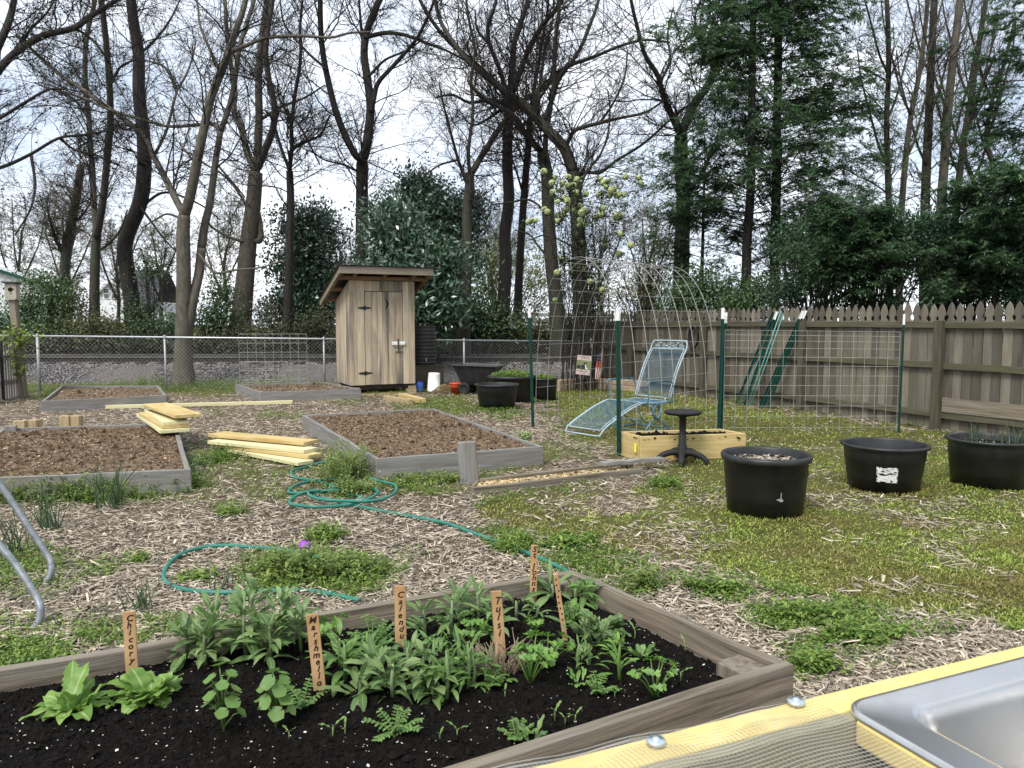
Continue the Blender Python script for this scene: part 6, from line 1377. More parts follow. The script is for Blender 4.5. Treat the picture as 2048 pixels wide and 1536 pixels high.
# ================================================================ hose, herbs, weeds, table with sink
def hose_obj(label, runs, rr=.0135, zz=None):
    t = thing('garden_hose', label, 'hose', G(*runs[0][0]))
    for k, pp in enumerate(runs):
        c = crom([tuple(G(x, y)) for x, y in pp], 7); s = np.linspace(0, 1, len(c))
        c[:, 2] = .018+.012*(.5+.5*np.sin(s*19+k*2))+.014*k*(k < 4)
        MB().tube(c, rr, 9).build('hose_length', M['hose'], t, smooth=True, world=True)
    return t
hose_obj('green garden hose coiled in front of the middle bed and running to the herb bed', [
 [(668,930),(640,931),(610,938),(588,946),(583,953),(597,961),(625,966),(655,972),(690,985)],
 [(690,972),(655,966),(620,971),(592,980),(577,990),(590,995),(615,995),(645,992),(668,985),(685,975)],
 [(690,990),(640,993),(620,996),(595,1003),(579,1014),(590,1023),(630,1028),(680,1024),(720,1015),(747,1006),(756,996),(748,988)],
 [(640,996),(618,1000),(622,1008),(650,1014),(690,1018),(730,1020),(762,1014),(786,1003),(793,992),(786,983),(765,977),(740,970)],
 [(660,975),(690,990),(715,998),(738,1007)],
 [(640,1000),(670,1006),(692,1014),(722,1021),(760,1027),(800,1033),(850,1044),(900,1057),(940,1071),(985,1085),(1025,1101),(1062,1118),(1112,1140),(1150,1160)]])
hose_obj('green hose loop lying on the chips behind the big leafy clump', [[(640,1122),(590,1113),(560,1108),(530,1103),(490,1099),(450,1097),(400,1104),(360,1119),(336,1139),(327,1159),(340,1176),(380,1189),(430,1195),(480,1195),(540,1190),(600,1188),(650,1193),(720,1210)]])
def nozzle():
    b = G(605, 1128); t = thing('hose_nozzle', 'purple and black spray nozzle lying on weeds by the hose loop', 'nozzle', b, R(35))
    MB().tube([(-.05, -.13, .02), (-.015, -.05, .035), (.005, 0, .05)], [.013, .015, .017], 10).build('grip', M['rubber'], t, smooth=True)
    MB().tube([(.005, -.005, .05), (.02, .03, .062), (.03, .055, .07)], [.018, .021, .024], 12).build('barrel', M['rubber'], t, smooth=True)
    MB().lathe([(0, -.012), (.026, -.012), (.037, .012), (.037, .03), (.030, .034), (.028, .024), (0, .022)], 8, (.038, .072, .078), M=Matrix.Rotation(R(-50), 3, 'X') @ Matrix.Rotation(R(25), 3, 'Y')).build('spray_head', M['purple'], t, bevel=.002)
    MB().tube([(.0, -.06, .018), (.015, -.02, .02), (.03, .02, .045)], .006, 6).build('trigger', M['purple'], t, smooth=True)
nozzle()
# ---------------------------------------------------------------- herbs: every leaf a curved strip
def leaf(mb, p, az, el, L, W, curl=.6, n=6, shape='lance', fold=.25, tw=0.):
    """midrib starts at p, heading az / el, bends down by curl over its length"""
    p = Vector(p); h = Vector((math.cos(az), math.sin(az), 0)); si = Vector((-math.sin(az), math.cos(az), 0))
    row = []; e = el; gq = []; q0 = random.uniform(0, 9)
    ruf = W*.10 if shape in ('oval', 'spoon', 'wavy') else W*.03; ph = random.uniform(0, 6); n = n*2 if ruf > W*.05 else n
    for i in range(n+1):
        s = i/n
        if shape == 'lance': w = math.sin(math.pi*min(1, s*.98+.02))**.8*(1-.3*s)*(1.05-.25*(1-s)**3)
        elif shape == 'spoon': w = (.22+.8*s**1.3)*math.sin(math.pi*min(1, .15+s*.85))**.55
        elif shape == 'oval': w = math.sin(math.pi*(s*.97+.02))**.7
        elif shape == 'wavy': w = math.sin(math.pi*min(1, s*.98+.02))**.6*(1 if i % 2 else .78)
        else: w = math.sin(math.pi*(s*.95+.03))
        w = max(w, .03)*W/2; up = Vector((0, 0, 1))*math.cos(e)-h*math.sin(e); sd_ = si*math.cos(tw*s)+up*math.sin(tw*s)
        r1, r2 = ruf*math.sin(s*17+ph), ruf*math.sin(s*15+ph*2)
        row += [p-sd_*w+up*(fold*w+r1), p, p+sd_*w+up*(fold*w+r2)]; gq += [(q0+s, -1., q0), (q0+s, 0., q0), (q0+s, 1., q0)]
        p = p+(h*math.cos(e)+Vector((0, 0, 1))*math.sin(e))*(L/n); e -= curl/n
    mb.add(row, [(i*3+j, i*3+j+1, i*3+j+4, i*3+j+3) for i in range(n) for j in (0, 1)], 0, gq)
def disc(mb, p, az, tilt, r, lobes=5, depth=.12, cup=.15, cut=False):
    nn = Vector((math.cos(az)*math.sin(tilt), math.sin(az)*math.sin(tilt), math.cos(tilt))); a = nn.orthogonal().normalized(); b = nn.cross(a); k = lobes*8
    vs = [Vector(p)]
    for i in range(k):
        t = 2*math.pi*i/k; q = 1-depth*abs(math.sin(t*lobes/2))**(.6 if not cut else 1.6); q *= .55 if (i == 0) else 1
        vs.append(Vector(p)+(a*math.cos(t)+b*math.sin(t))*r*q+nn*(cup*r*q*q+.05*r*math.sin(t*3)))
    mb.add(vs, [(0, 1+i, 1+(i+1) % k) for i in range(k)])
SZ = .186
def soil_at(x, y): return G(x, y, SZ)
def herb(name, label, x, y, mat, build, cat='plant', group=None, stem=None):
    b = soil_at(x, y); t = thing(name, label, cat, b, group=group); mb, st = MB(), MB(); random.seed(int(x*7+y)); build(mb, st)
    mb.build('leaves', M[mat], t, smooth=True)
    if st.v: st.build('stems', M[stem or mat], t, smooth=True)
    return t
U = random.uniform
def lance_clump(n, L, W, R0, hmax, shape='lance', tiers=4, curl=(.5, 1.3), el=(.25, 1.25)):
    def f(mb, st):
        for k in range(n):
            a = U(0, 2*math.pi); r = R0*math.sqrt(random.random()); z = hmax*random.random()**.8*(1-.35*r/max(R0, .001)); s = U(.65, 1.1)*(1-.3*z/max(hmax, .01))
            p = (r*math.cos(a)*.6, r*math.sin(a)*.6, z); leaf(mb, p, a+U(-.5, .5), U(*el), L*s, W*s*U(.8, 1.2), U(*curl), 7, shape, U(.1, .35), U(-.4, .4))
        for k in range(max(3, n//9)):
            a = U(0, 6.28); r = R0*.5*random.random(); st.tube([(r*.4*math.cos(a), r*.4*math.sin(a), -.02), (r*.9*math.cos(a), r*.9*math.sin(a), hmax*.5), (r*1.1*math.cos(a), r*1.1*math.sin(a), hmax*.95)], [.007, .006, .003], 6)
    return f
def multi_clump(centres, n, L, W, h):
    def f(mb, st):
        for cx, cy, k in centres:
            for i in range(int(n*k*1.5)):
                u = random.random()**.85; z = h*k*(.08+.92*u); a = U(0, 6.28); s = (1.05-.45*u)*U(.55, 1.08); q = U(.0, .045); leaf(mb, (cx+q*math.cos(a), cy+q*math.sin(a), z), a+U(-.4, .4), .15+.95*u+U(-.35, .3), L*s, W*s*U(.8, 1.25), U(.3, 1.4), 7, 'lance', U(.05, .4), U(-.6, .6))
            st.tube([(cx, cy, -.02), (cx+U(-.01, .01), cy, h*k*.5), (cx, cy, h*k)], [.008, .007, .004], 6)
    return f
def rosette(n, L, W, el=(.5, 1.2), shape='spoon', curl=(.2, .9), extra=()):
    def f(mb, st):
        for k in range(n):
            a = k*2.4+U(-.3, .3); s = U(.5, 1.15); q = U(0, .03); leaf(mb, (q*math.cos(a), q*math.sin(a), 0), a, U(*el), L*s, W*s, U(*curl), 8, shape, U(-.15, .45), U(-.7, .7))
        for a, l, w, e in extra: leaf(mb, (0, 0, .02), a, e, l, w, .55, 8, 'wavy', .3)
    return f
def mallow(n, h, r):
    def f(mb, st):
        for k in range(n):
            a = k*2.4+U(-.3, .3); z = h*(.25+.75*(k+1)/n); q = r*2.1*(1.1-.55*z/h); p = Vector((q*math.cos(a), q*math.sin(a), z+U(-.01, .01)))
            st.tube([(0, 0, z*.35-.01), (p.x*.6, p.y*.6, p.z*.9), tuple(p)], [.003, .0025, .002], 5); disc(mb, p+Vector((0, 0, .001)), a, U(.35, .9), r*U(.75, 1.15), 5, .13, .18)
        st.tube([(0, 0, -.02), (0, 0, h*.9)], [.004, .003], 6)
    return f
def parsley(n, h, r, sp=.6):
    def f(mb, st):
        for k in range(n):
            a = k*2.4+U(-.4, .4); l = h*U(.6, 1.0); e = U(.75, 1.35); tip = Vector((math.cos(a)*math.cos(e)*l, math.sin(a)*math.cos(e)*l, math.sin(e)*l)); st.tube([(0, 0, -.01), tuple(tip*.5+Vector((0, 0, .012))), tuple(tip)], [.0028, .0024, .0018], 5)
            for o in ((0, 0), (-1, .7), (1, .7), (-1, 1.5), (1, 1.5)):
                sd_ = Vector((-math.sin(a), math.cos(a), 0)); p = tip+sd_*o[0]*r*sp*1.5-Vector((math.cos(a), math.sin(a), .35))*r*.5*o[1]; disc(mb, p, a+U(-.5, .5), U(.3, .8), r*U(.7, 1.1), 3, .55, .15, True)
                if o[0]: st.tube([tuple(tip*.92), tuple(p)], .0013, 4)
    return f
def feather(n, L, w):
    def f(mb, st):
        for k in range(n):
            a = k*2.4+U(-.4, .4); e = U(.4, 1.2); d = Vector((math.cos(a)*math.cos(e), math.sin(a)*math.cos(e), math.sin(e))); sd_ = Vector((-math.sin(a), math.cos(a), 0)); l = L*U(.7, 1.1); pts = [d*l*s-Vector((0, 0, .25*l*s*s)) for s in (0, .33, .66, 1)]
            st.tube([tuple(q) for q in pts], [.0025, .002, .0016, .001], 4)
            for j in range(1, 8):
                s = j/8; c = d*l*s-Vector((0, 0, .25*l*s*s))
                for g in (-1, 1): leaf(mb, c, math.atan2((sd_*g+d*.7).y, (sd_*g+d*.7).x), U(-.1, .4), w*(1-.35*s)*U(.8, 1.1), w*.38, .4, 3, 'oval', .1)
    return f
herb('chicory_plant', 'pale green sprawling chicory rosette nearest the left end of the herb bed', 142, 1425, 'l_chic', rosette(24, .115, .056, (.3, 1.4), 'oval', (.4, 1.5), extra=((2.0, .17, .06, 1.0), (-2.6, .15, .04, .2), (2.9, .2, .04, .05), (1.4, .15, .065, 1.15), (.3, .16, .05, .1))))
herb('chicory_plant', 'upright pale green chicory with broad leaves just right of the chicory marker', 300, 1398, 'l_chic', rosette(40, .115, .06, (.25, 1.35), 'oval', (.3, 1.4), extra=((-3.0, .30, .055, .12), (3.0, .2, .05, .35))))
herb('leafy_herb', 'largest dark green clump of long pointed leaves against the back board', 492, 1305, 'l_bed2', multi_clump([(0, 0, 1), (-.14, .02, .9), (.13, .05, .95), (-.02, .16, 1.05), (.12, -.08, .7), (-.22, -.04, .55), (.22, .0, .75), (-.12, -.1, .6)], 34, .14, .041, .21))
herb('mallow_seedling', 'seedling with round scalloped leaves, left of its twin', 447, 1462, 'l_mallow', mallow(15, .20, .027))
herb('mallow_seedling', 'seedling with round scalloped leaves beside the tallest marker', 552, 1455, 'l_mallow', mallow(17, .18, .026))
herb('leafy_herb', 'medium clump of pointed leaves between the tallest marker and the central clump', 690, 1362, 'l_bed', multi_clump([(0, 0, 1), (.08, .06, .9), (-.04, .1, .85)], 18, .115, .036, .14))
herb('leafy_herb', 'big central clump of broad grey green leaves in front of the calendula marker', 785, 1400, 'l_bed2', multi_clump([(0, .02, 1), (-.06, .08, 1.0), (.10, .10, 1.05), (.03, .17, .95), (-.12, .02, .7), (.14, .02, .7)], 17, .135, .047, .12))
herb('leafy_herb', 'bushy toothed leaf herb right of the big central clump', 893, 1400, 'l_bed', multi_clump([(0, 0, 1), (.07, .07, 1), (-.05, .08, 1.05), (.03, .16, .9)], 19, .10, .025, .18))
herb('leafy_herb', 'smaller toothed herb at the right foot of the central bushy one', 945, 1375, 'l_bed', multi_clump([(0, 0, 1), (.05, .05, .8)], 18, .085, .02, .12))
herb('leafy_herb', 'low jagged herb spreading in front of the big central clump', 790, 1465, 'l_bed', feather(9, .12, .028))
herb('leafy_herb', 'dense clump of long leaves at the back board behind the tulsi marker', 905, 1275, 'l_bed2', multi_clump([(0, 0, 1), (.10, .05, 1.1), (-.12, -.02, .8), (.02, .12, 1.1), (.17, .0, .9)], 19, .135, .033, .16))
herb('leafy_herb', 'ferny low plant between the calendula marker and the largest clump', 745, 1292, 'l_bed', feather(13, .16, .034))
herb('leafy_herb', 'small bright plant right behind the tallest marker', 662, 1290, 'l_pars', parsley(8, .16, .021))
herb('parsley_plant', 'light green lobed plant left of the tulsi marker', 945, 1290, 'l_pars', parsley(9, .16, .021))
herb('leafy_herb', 'narrow leaved young plant between the tulsi and the far markers', 1032, 1232, 'l_bed2', multi_clump([(0, 0, 1), (.09, .01, .7)], 11, .14, .035, .07))
herb('leafy_herb', 'young plant with tall pointed leaves right of the furthest marker', 1103, 1192, 'l_bed2', multi_clump([(0, 0, 1)], 13, .19, .042, .06))
herb('leafy_herb', 'low spreading leaves at the far corner block behind the leaning marker', 1152, 1205, 'l_bed', multi_clump([(0, 0, 1), (.05, .03, .8)], 12, .13, .035, .09))
herb('leafy_herb', 'rounded clump of oval leaves right of the leaning marker', 1195, 1288, 'l_bed2', lance_clump(70, .105, .044, .12, .11, 'oval', curl=(.3, .9), el=(.1, 1.0)))
herb('parsley_plant', 'lobed plant halfway between the tulsi marker and the leaning marker', 1065, 1275, 'l_pars', parsley(7, .12, .018))
herb('parsley_plant', 'tall light green lobed plant right of the dry stalks', 1060, 1365, 'l_pars', parsley(12, .19, .020))
herb('parsley_plant', 'lobed plant leaning right, in front of the leaning marker', 1095, 1335, 'l_pars', parsley(9, .16, .019))
herb('leafy_herb', 'grassy toothed plant in front of the round oval clump', 1158, 1338, 'l_bed', multi_clump([(0, 0, 1), (.04, .03, .8)], 13, .085, .018, .10))
herb('leafy_herb', 'thin toothed plant second from the right end of the herb bed', 1240, 1360, 'l_pars', multi_clump([(0, 0, 1)], 22, .085, .02, .15))
herb('leafy_herb', 'small broad leaved plant right of the round oval clump', 1280, 1312, 'l_bed', rosette(9, .08, .036, (.4, 1.1), 'oval'))
herb('parsley_plant', 'bright lobed plant nearest the right corner of the herb bed', 1310, 1395, 'l_pars', parsley(9, .15, .019))
herb('leafy_herb', 'cluster of little round leaves in front of the grassy toothed plant', 1160, 1368, 'l_pars', rosette(9, .06, .03, (.3, 1.0), 'spoon'))
herb('leafy_herb', 'spindly seedling with small lobed leaves beside the near board', 1032, 1478, 'l_bed', feather(7, .10, .022))
herb('leafy_herb', 'leafy sprout pressed against the near board below the spindly seedling', 1062, 1486, 'l_bed2', rosette(9, .08, .035, (.4, 1.1), 'spoon'))
herb('leafy_herb', 'small jagged plant right of the tallest marker base', 605, 1412, 'l_bed', feather(8, .14, .028))
herb('leafy_herb', 'ragged little plant below the dry stalks', 985, 1372, 'l_bed', feather(9, .10, .03))
herb('leafy_herb', 'low sprig left of the small round leaf cluster', 1195, 1385, 'l_bed', feather(8, .09, .026))
herb('leafy_herb', 'small sprig behind the leaning marker beside the far corner plant', 1140, 1240, 'l_bed', feather(9, .11, .03))
sd0 = None
for i, (x, y) in enumerate(((665,1475),(690,1470),(915,1475),(1110,1440),(1130,1448),(1150,1445),(1370,1300),(1362,1360),(880,1480),(578,1478),(355,1340),(1270,1275),(1230,1395),(1010,1395))):
    if sd0 is None: sd0 = herb('seedling', 'tiny two leaved seedling sprouting from the black soil', x, y, 'l_mallow', lambda mb, st: (leaf(mb, (0, 0, .03), .4, .9, .055, .018, .6, 5, 'spoon'), leaf(mb, (0, 0, .03), 3.4, .7, .05, .018, .6, 5, 'spoon'), st.tube([(0, 0, -.01), (.002, 0, .032)], .0025, 5)), 'seedling', 'seedlings in the black soil')
    else:
        o = copy_tree(sd0); o.location = soil_at(x, y); o.rotation_euler = (0, 0, i*1.3); s = .6+.12*(i % 4); o.scale = (s, s, s)
def dry():
    b = soil_at(1000, 1338); t = thing('dry_stalks', 'tuft of dry brown cut stalks at the foot of the tulsi marker', 'dead plant', b); m = MB()
    for k in range(110):
        a = U(0, 6.28); r = .07*math.sqrt(U(0, 1)); l = U(.04, .11); m.tube([(r*math.cos(a), r*math.sin(a), -.01), (r*1.5*math.cos(a)+U(-.02, .02), r*1.5*math.sin(a)+U(-.02, .02), l*.6), (r*2*math.cos(a)+U(-.03, .03), r*2*math.sin(a)+U(-.03, .03), l)], [.0026, .002, .0012], 4)
    m.tube([(-.09, -.02, .1), (-.04, -.06, .03), (.03, -.09, -.01)], .005, 5); m.build('stalks', M['dead'], t)
dry()
# ---------------------------------------------------------------- burnt wood markers
def text_mesh(s, size, shear=.25):
    cu = bpy.data.curves.new('t', 'FONT'); cu.body = s; cu.size = size; cu.shear = shear; cu.align_x = 'CENTER'; cu.extrude = .0006; cu.offset = .0006; cu.resolution_u = 3
    o = bpy.data.objects.new('t', cu); COL.objects.link(o); bpy.context.view_layer.update()
    me = bpy.data.meshes.new_from_object(o.evaluated_get(bpy.context.evaluated_depsgraph_get())); bpy.data.objects.remove(o); bpy.data.curves.remove(cu); return me
def marker(label, word, xb, yb, xt, yt_, wpx, yaw=0., th=.008, size=1.0, top=.03, cover=1.):
    b = soil_at(xb, yb); b.z -= .02
    r = ray(xt, yt_); k = (b.y)/r[1]; tp = Vector((r[0]*k, b.y, H+r[2]*k)); d = tp-b; L = d.length; w = wpx*b.y/F
    t = thing('plant_marker', label, 'plant marker', b, R(yaw)); rot = Matrix.Rotation(R(yaw), 4, 'Z').inverted(); dl = rot @ d
    ax = dl.normalized(); si = Vector((1, 0, 0)); si = (si-ax*si.dot(ax)).normalized(); fr = ax.cross(si); fr = fr if fr.y < 0 else -fr
    m = MB(); m.beam(Vector(), dl, w, th, up=-fr, n=8, wob=.0008); m.build('stake', M['marker'], t, bevel=.0015)
    if word:
        n = len(word); step = (L*cover-top-.02)/n; bm = bmesh.new()
        for i, ch in enumerate(word):
            if ch == ' ': continue
            me = text_mesh(ch, min(step*1.25, w*1.15)*size); c = ax*(L-top-step*(i+.62)); lat = U(-.05, .05)*w
            mat = Matrix(((si.x, ax.x, fr.x, 0), (si.y, ax.y, fr.y, 0), (si.z, ax.z, fr.z, 0), (0, 0, 0, 1)))
            me.transform(Matrix.Translation(c+fr*(th/2+.0009)+si*lat) @ mat @ Matrix.Rotation(U(-.12, .12), 4, 'Z')); bm.from_mesh(me); bpy.data.meshes.remove(me)
        me = bpy.data.meshes.new('lettering'); bm.to_mesh(me); bm.free(); finish(me, 'lettering', M['burnt'], t, False, False, 0)
    return t, ax, si, fr, L, w
marker('wooden marker burnt with the word Chicory', 'Chicory', 265, 1352, 258, 1223, 25, 6, cover=.84, top=.018)
marker('tallest wooden marker, burnt with the word Marshmello', 'Marshmello', 641, 1383, 624, 1228, 25, 8, cover=.95, top=.015)
marker('wooden marker burnt with the word Calendu, its foot hidden by leaves', 'Calendu', 802, 1300, 800, 1171, 23, 2, cover=.86)
marker('wooden marker burnt with the word Tulsi standing in dry stalks', 'Tulsi', 1003, 1318, 992, 1182, 22, 4, cover=.72)
marker('narrow furthest wooden marker burnt with the words St Johns', 'St Johns', 1066, 1198, 1069, 1090, 14, -8, size=1.15, cover=.9, top=.015)
t_, ax, si, fr, L, w_ = marker('wooden marker leaning left and turned almost edge on', '', 1131, 1272, 1111, 1147, 10, 0, th=.03)
m = MB()
for k in range(9): m.box(ax*(L*(.93-.085*k))+fr*.0152+si*U(-.004, .004), (.006, .002, .007), Matrix.Rotation(U(-.6, .6), 3, 'Y'))
m.build('lettering', M['burnt'], t_)
# ---------------------------------------------------------------- larger weeds among the chips
def weed(label, x, y, rx, ry, h, n, mat='l_weed', name='weed_clump', tops=None, seed=0, z=0., lw=.45, sz=(.018, .04)):
    rg = np.random.default_rng(seed+int(x)); b = G(x, y); t = thing(name, label, 'weeds', b); k = max(8, n//26)
    sx, sy = rx*b.y/F, ry*b.y/F*b.y/H*.9
    p0 = np.column_stack([rg.normal(0, .5, k)*sx, rg.normal(0, .5, k)*sy, np.zeros(k)]); D = np.column_stack([rg.normal(0, .4, (k, 2)), np.ones(k)]); L = rg.uniform(.4, 1, k)*h
    old = globals()['RNG']; globals()['RNG'] = rg; pts, rad = grow(p0, D, L, np.full(k, .003), 5, .2, -.02, .5); v, f = tubes_np(pts, rad, 4); np_obj('stems', v, f, M[mat], t, world=False)
    q = pts.reshape(-1, 3)[rg.integers(0, k*6, n)]+rg.normal(0, .014, (n, 3)); q[:, 2] = np.maximum(q[:, 2], .004); d = rdir(n, -.2, .7); LL = rg.uniform(*sz, n); v, f = blades(q, d, LL, LL*lw, .25); np_obj('leaves', v, f, M[mat], t, world=False)
    if tops: 
        q = np.repeat(pts[:, -1], 7, 0)+rg.normal(0, .016, (k*7, 3)); d = rdir(len(q)); s, _ = frames(d); v, f = diamonds(q, d, s, np.full(len(q), .016), np.full(len(q), .013)); np_obj('flowers', v, f, M[tops], t, world=False)
    globals()['RNG'] = old; return t
weed('tall yellow tipped weed clump beside the coiled hose and the middle bed', 688, 955, 38, 20, .36, 3400, 'l_weed', tops='l_vine')
weed('lower green weeds right behind the coil of hose', 715, 988, 42, 10, .15, 1500, 'l_weed', seed=4)
weed('dense leafy weeds along the front board of the left bed', 170, 995, 130, 12, .22, 4200, 'l_weed')
weed('bushy weeds at the right front corner of the left bed', 330, 975, 62, 14, .20, 2400, 'l_weed')
weed('green weeds between the left bed and the stack of planks', 425, 925, 50, 16, .17, 1700, 'l_clover')
weed('weeds at the left edge below the left bed', 25, 1000, 60, 14, .22, 1900, 'l_weed')
weed('isolated green weed tuft on the chips below the hose coil', 655, 1080, 32, 9, .13, 900, 'l_clover')
weed('small weed on the chips left of the hose coil', 462, 1030, 26, 9, .09, 520, 'l_clover')
weed('lone leafy weed on the chips below the left bed weeds', 275, 1125, 16, 6, .06, 240, 'l_clover')
weed('flat weeds inside the hose loop', 400, 1160, 30, 9, .06, 340, 'l_clover', sz=(.025, .05), lw=.6)
weed('thick green weed mat around the purple nozzle', 590, 1150, 85, 20, .17, 3600, 'l_weed')
weed('green weed mat right of the purple nozzle', 715, 1145, 70, 14, .14, 1500, 'l_weed')
weed('clover mound swallowing the hose near the furthest marker', 1030, 1095, 40, 14, .10, 1400, 'l_clover')
weed('low broad leaved weed on the chips right of the furthest marker', 1140, 1090, 40, 10, .09, 600, 'l_clover', sz=(.03, .07), lw=.4)
weed('upright weed against the outside of the right board of the herb bed', 1285, 1178, 26, 10, .14, 700, 'l_weed')
weed('green weed patch on the chips right of the herb bed', 1445, 1185, 50, 9, .09, 1100, 'l_clover')
weed('darker weed patch left of the sink table', 1600, 1235, 70, 14, .09, 1500, 'l_clover')
weed('weed patch just above the yellow table edge', 1720, 1280, 75, 14, .09, 1600, 'l_clover')
weed('weeds at the near right corner of the herb bed', 1625, 1345, 40, 14, .10, 900, 'l_clover')
weed('green clump on the lawn behind the stool, nearest the low trough', 1325, 972, 45, 10, .09, 1100, 'l_clover')
weed('weeds along the front board of the middle bed', 900, 962, 140, 9, .10, 2400, 'l_weed')
weed('weed sprouting over the right rear edge of the middle bed', 1052, 880, 14, 6, .14, 260, 'l_chic', sz=(.03, .06), lw=.7)
weed('weeds spilling into the bed from under the plank stack', 326, 884, 16, 5, .08, 200, 'l_weed')
weed('weed clump at the foot of the leaning green posts', 1570, 812, 26, 9, .22, 700, 'l_clover')
weed('ivy like weeds at the foot of the fence right of the chair', 1455, 800, 26, 12, .25, 700, 'l_clover')
weed('tall weeds behind the wire trellis', 560, 776, 70, 9, .34, 2600, 'l_weed')
weed('bright weeds around the pale twin trunk', 415, 774, 75, 10, .28, 4200, 'l_weed')
weed('bright green weeds behind the far left bed', 235, 774, 70, 9, .24, 3000, 'l_weed')
weed('weed patch against the post left of the pale twin trunk', 315, 770, 40, 8, .34, 1800, 'l_clover')
weed('weeds left of the outhouse wall by the fence post', 645, 775, 30, 7, .3, 1200, 'l_weed')
weed('green weeds in front of the outhouse base', 800, 786, 40, 6, .12, 700, 'l_clover')
weed('weeds at the foot of the birdhouse post', 100, 795, 30, 10, .24, 900, 'l_clover')
weed('weeds creeping below the dog sign', 1150, 768, 40, 5, .30, 900, 'l_clover')
for i, (lab, x, y, n, h) in enumerate((('tall thin onion grass standing in front of the left bed', 222, 1015, 34, .50), ('wild onion grass left of the tall thin tuft', 100, 1060, 26, .42), ('wild onion grass at the left edge near the tube legs', 20, 1110, 24, .40), ('short onion grass by the chicory marker on the chips', 285, 1225, 18, .2), ('onion grass blades at the corner of the left bed', 395, 960, 16, .42), ('thin grass blades between the hose loop and the chicory marker', 440, 1180, 9, .16))):
    onion(lab, G(x, y), n, h, .06 if i < 3 else .035, 70+i, .25)
weed('sparse green weeds on the soil of the far left bed', 210, 782, 60, 5, .05, 420, 'l_clover'); weed('yellow green weeds on the soil of the bed before the outhouse', 600, 777, 70, 4, .05, 500, 'l_weed')
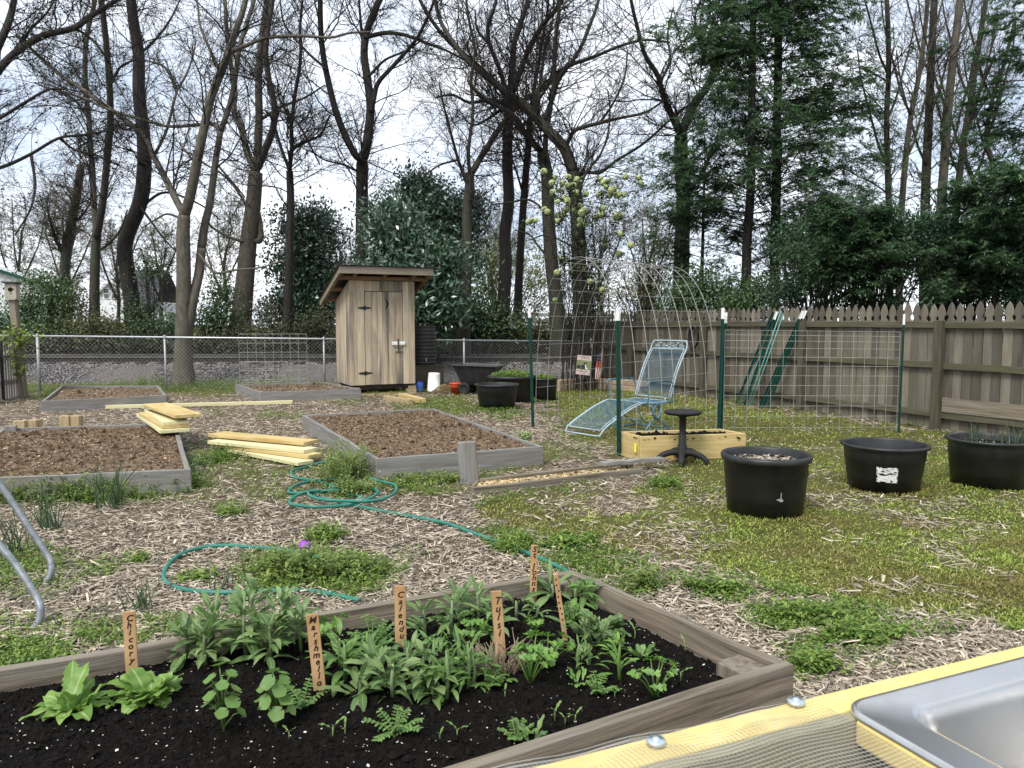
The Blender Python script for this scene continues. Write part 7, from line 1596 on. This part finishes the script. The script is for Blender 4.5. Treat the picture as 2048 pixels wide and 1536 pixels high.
# ---------------------------------------------------------------- yellow table with a steel sink, close to the camera
def table():
    z = .90; a, b = G(1000, 1538, z), G(2048, 1281, z); e = (b-a).normalized(); n = Vector((e.y, -e.x, 0))      # n points to the camera side
    ang = math.atan2(e.y, e.x); o = G(1640, 1388, z)                        # on the far edge where the sink board starts
    t = thing('sink_table', 'yellow painted timber table frame covered with wire mesh, at the lower right', 'table', Vector((o.x, o.y, 0)), ang)
    # local frame: x along the far edge, -y towards the camera
    th = .038; zt = z
    Mx = M
    x0, x1 = -.95, 1.25; D = .62
    MB().beam((x0, -.03, zt-th/2), (x1, -.03, zt-th/2), .055, th, n=6, wob=.001).build('far_rail', M['yellow'], t, bevel=.004)
    MB().beam((x0, -.070, zt-.07), (x1, -.070, zt-.07), .022, .14).build('apron', M['tabletan'], t, bevel=.003)
    MB().beam((x0, -D+.03, zt-th/2), (x1, -D+.03, zt-th/2), .055, th).build('near_rail', M['yellow'], t, bevel=.004)
    for x, wd in ((x0+.045, .09), (.03, .085), (x1-.045, .09)): MB().beam((x, -.083, zt-th/2), (x, -D+.06, zt-th/2), wd, th).build('cross_rail', M['yellow'], t, bevel=.004)
    for x in (x0+.05, x1-.05):
        for y in (-.12, -D+.05): MB().beam((x, y, -.02), (x, y, zt-.15), .085, .085, up=(0, 1, 0)).build('leg', M['yellow'], t, bevel=.004)
    # hardware cloth stapled over the left half
    inv = (Matrix.Translation((o.x, o.y, 0)) @ Matrix.Rotation(ang, 4, 'Z')).inverted(); cs = inv @ G(1692, 1424, z)
    g = MB(); s = .0076; xa, xb, ya, yb = x0-.01, cs.x-.016, -D+.01, .010; zz = lambda x, y: zt+.004+.006*math.sin(x*9)*math.sin(y*13+1)**2+.003*math.sin(x*31)
    for k in range(int((xb-xa)/s)+1):
        x = xa+k*s; g.tube([(x, y, zz(x, y)-(.012 if y > 0 else 0)) for y in np.linspace(ya, yb, 12)], .00045, 3)
    for k in range(int((yb-ya)/s)+1):
        y = ya+k*s; g.tube([(x, y, zz(x, y)+.001-(.012 if y > 0 else 0)) for x in np.linspace(xa, xb, 26)], .00045, 3)
    g.build('wire_mesh', M['cloth'], t)
    for px, py in ((1312, 1482), (1592, 1403)):
        c = inv @ G(px, py, z+.006); w = MB(); w.lathe([(0, .0065), (.003, .0065), (.0052, .005), (.0056, .0035), (.0125, .003), (.014, .0015), (.014, -.003), (0, -.003)], 24, c); w.build('washer_screw', M['zinc'], t, smooth=True)
    # sink
    c = inv @ G(1692, 1424, z); sx0, sy1 = c.x-.005, c.y+.012
    W, Dp = .84, .50
    t2 = thing('steel_sink', 'stainless steel sink basin set into the yellow table', 'sink', inv.inverted() @ Vector((sx0, sy1, zt+.001)), ang)
    def rr(x0, x1, y0, y1, r, z, k=8):
        q = []
        for cx, cy, a0 in ((x1-r, y1-r, 0), (x0+r, y1-r, 90), (x0+r, y0+r, 180), (x1-r, y0+r, 270)):
            for i in range(k+1): a = R(a0+90*i/k); q.append(Vector((cx+r*math.cos(a), cy+r*math.sin(a), z)))
        return q
    rings = [rr(0, W, -Dp, 0, .045, .0), rr(0, W, -Dp, 0, .045, .006), rr(.004, W-.004, -Dp+.004, -.004, .042, .0095), rr(.010, W-.010, -Dp+.010, -.010, .038, .008), rr(.062, W-.06, -Dp+.06, -.042, .07, .007), rr(.070, W-.066, -Dp+.066, -.047, .068, .005), rr(.078, W-.072, -Dp+.072, -.054, .066, -.006), rr(.086, W-.08, -Dp+.08, -.062, .062, -.03), rr(.10, W-.095, -Dp+.095, -.077, .06, -.15), rr(.115, W-.11, -Dp+.11, -.09, .055, -.172), rr(.15, W-.145, -Dp+.145, -.125, .045, -.180)]
    k = len(rings[0]); vs = [v for r in rings for v in r]; fs = [(i*k+j, i*k+(j+1) % k, (i+1)*k+(j+1) % k, (i+1)*k+j) for i in range(len(rings)-1) for j in range(k)]+[tuple(range((len(rings)-1)*k, len(rings)*k))]
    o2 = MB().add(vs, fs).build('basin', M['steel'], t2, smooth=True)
    MB().lathe([(0, .002), (.02, .002), (.022, .006), (.042, .006), (.045, .003)], 24, (W/2, -Dp/2, -.180)).build('drain', M['galv_dull'], t2, smooth=True)
table()
scatter_ground()
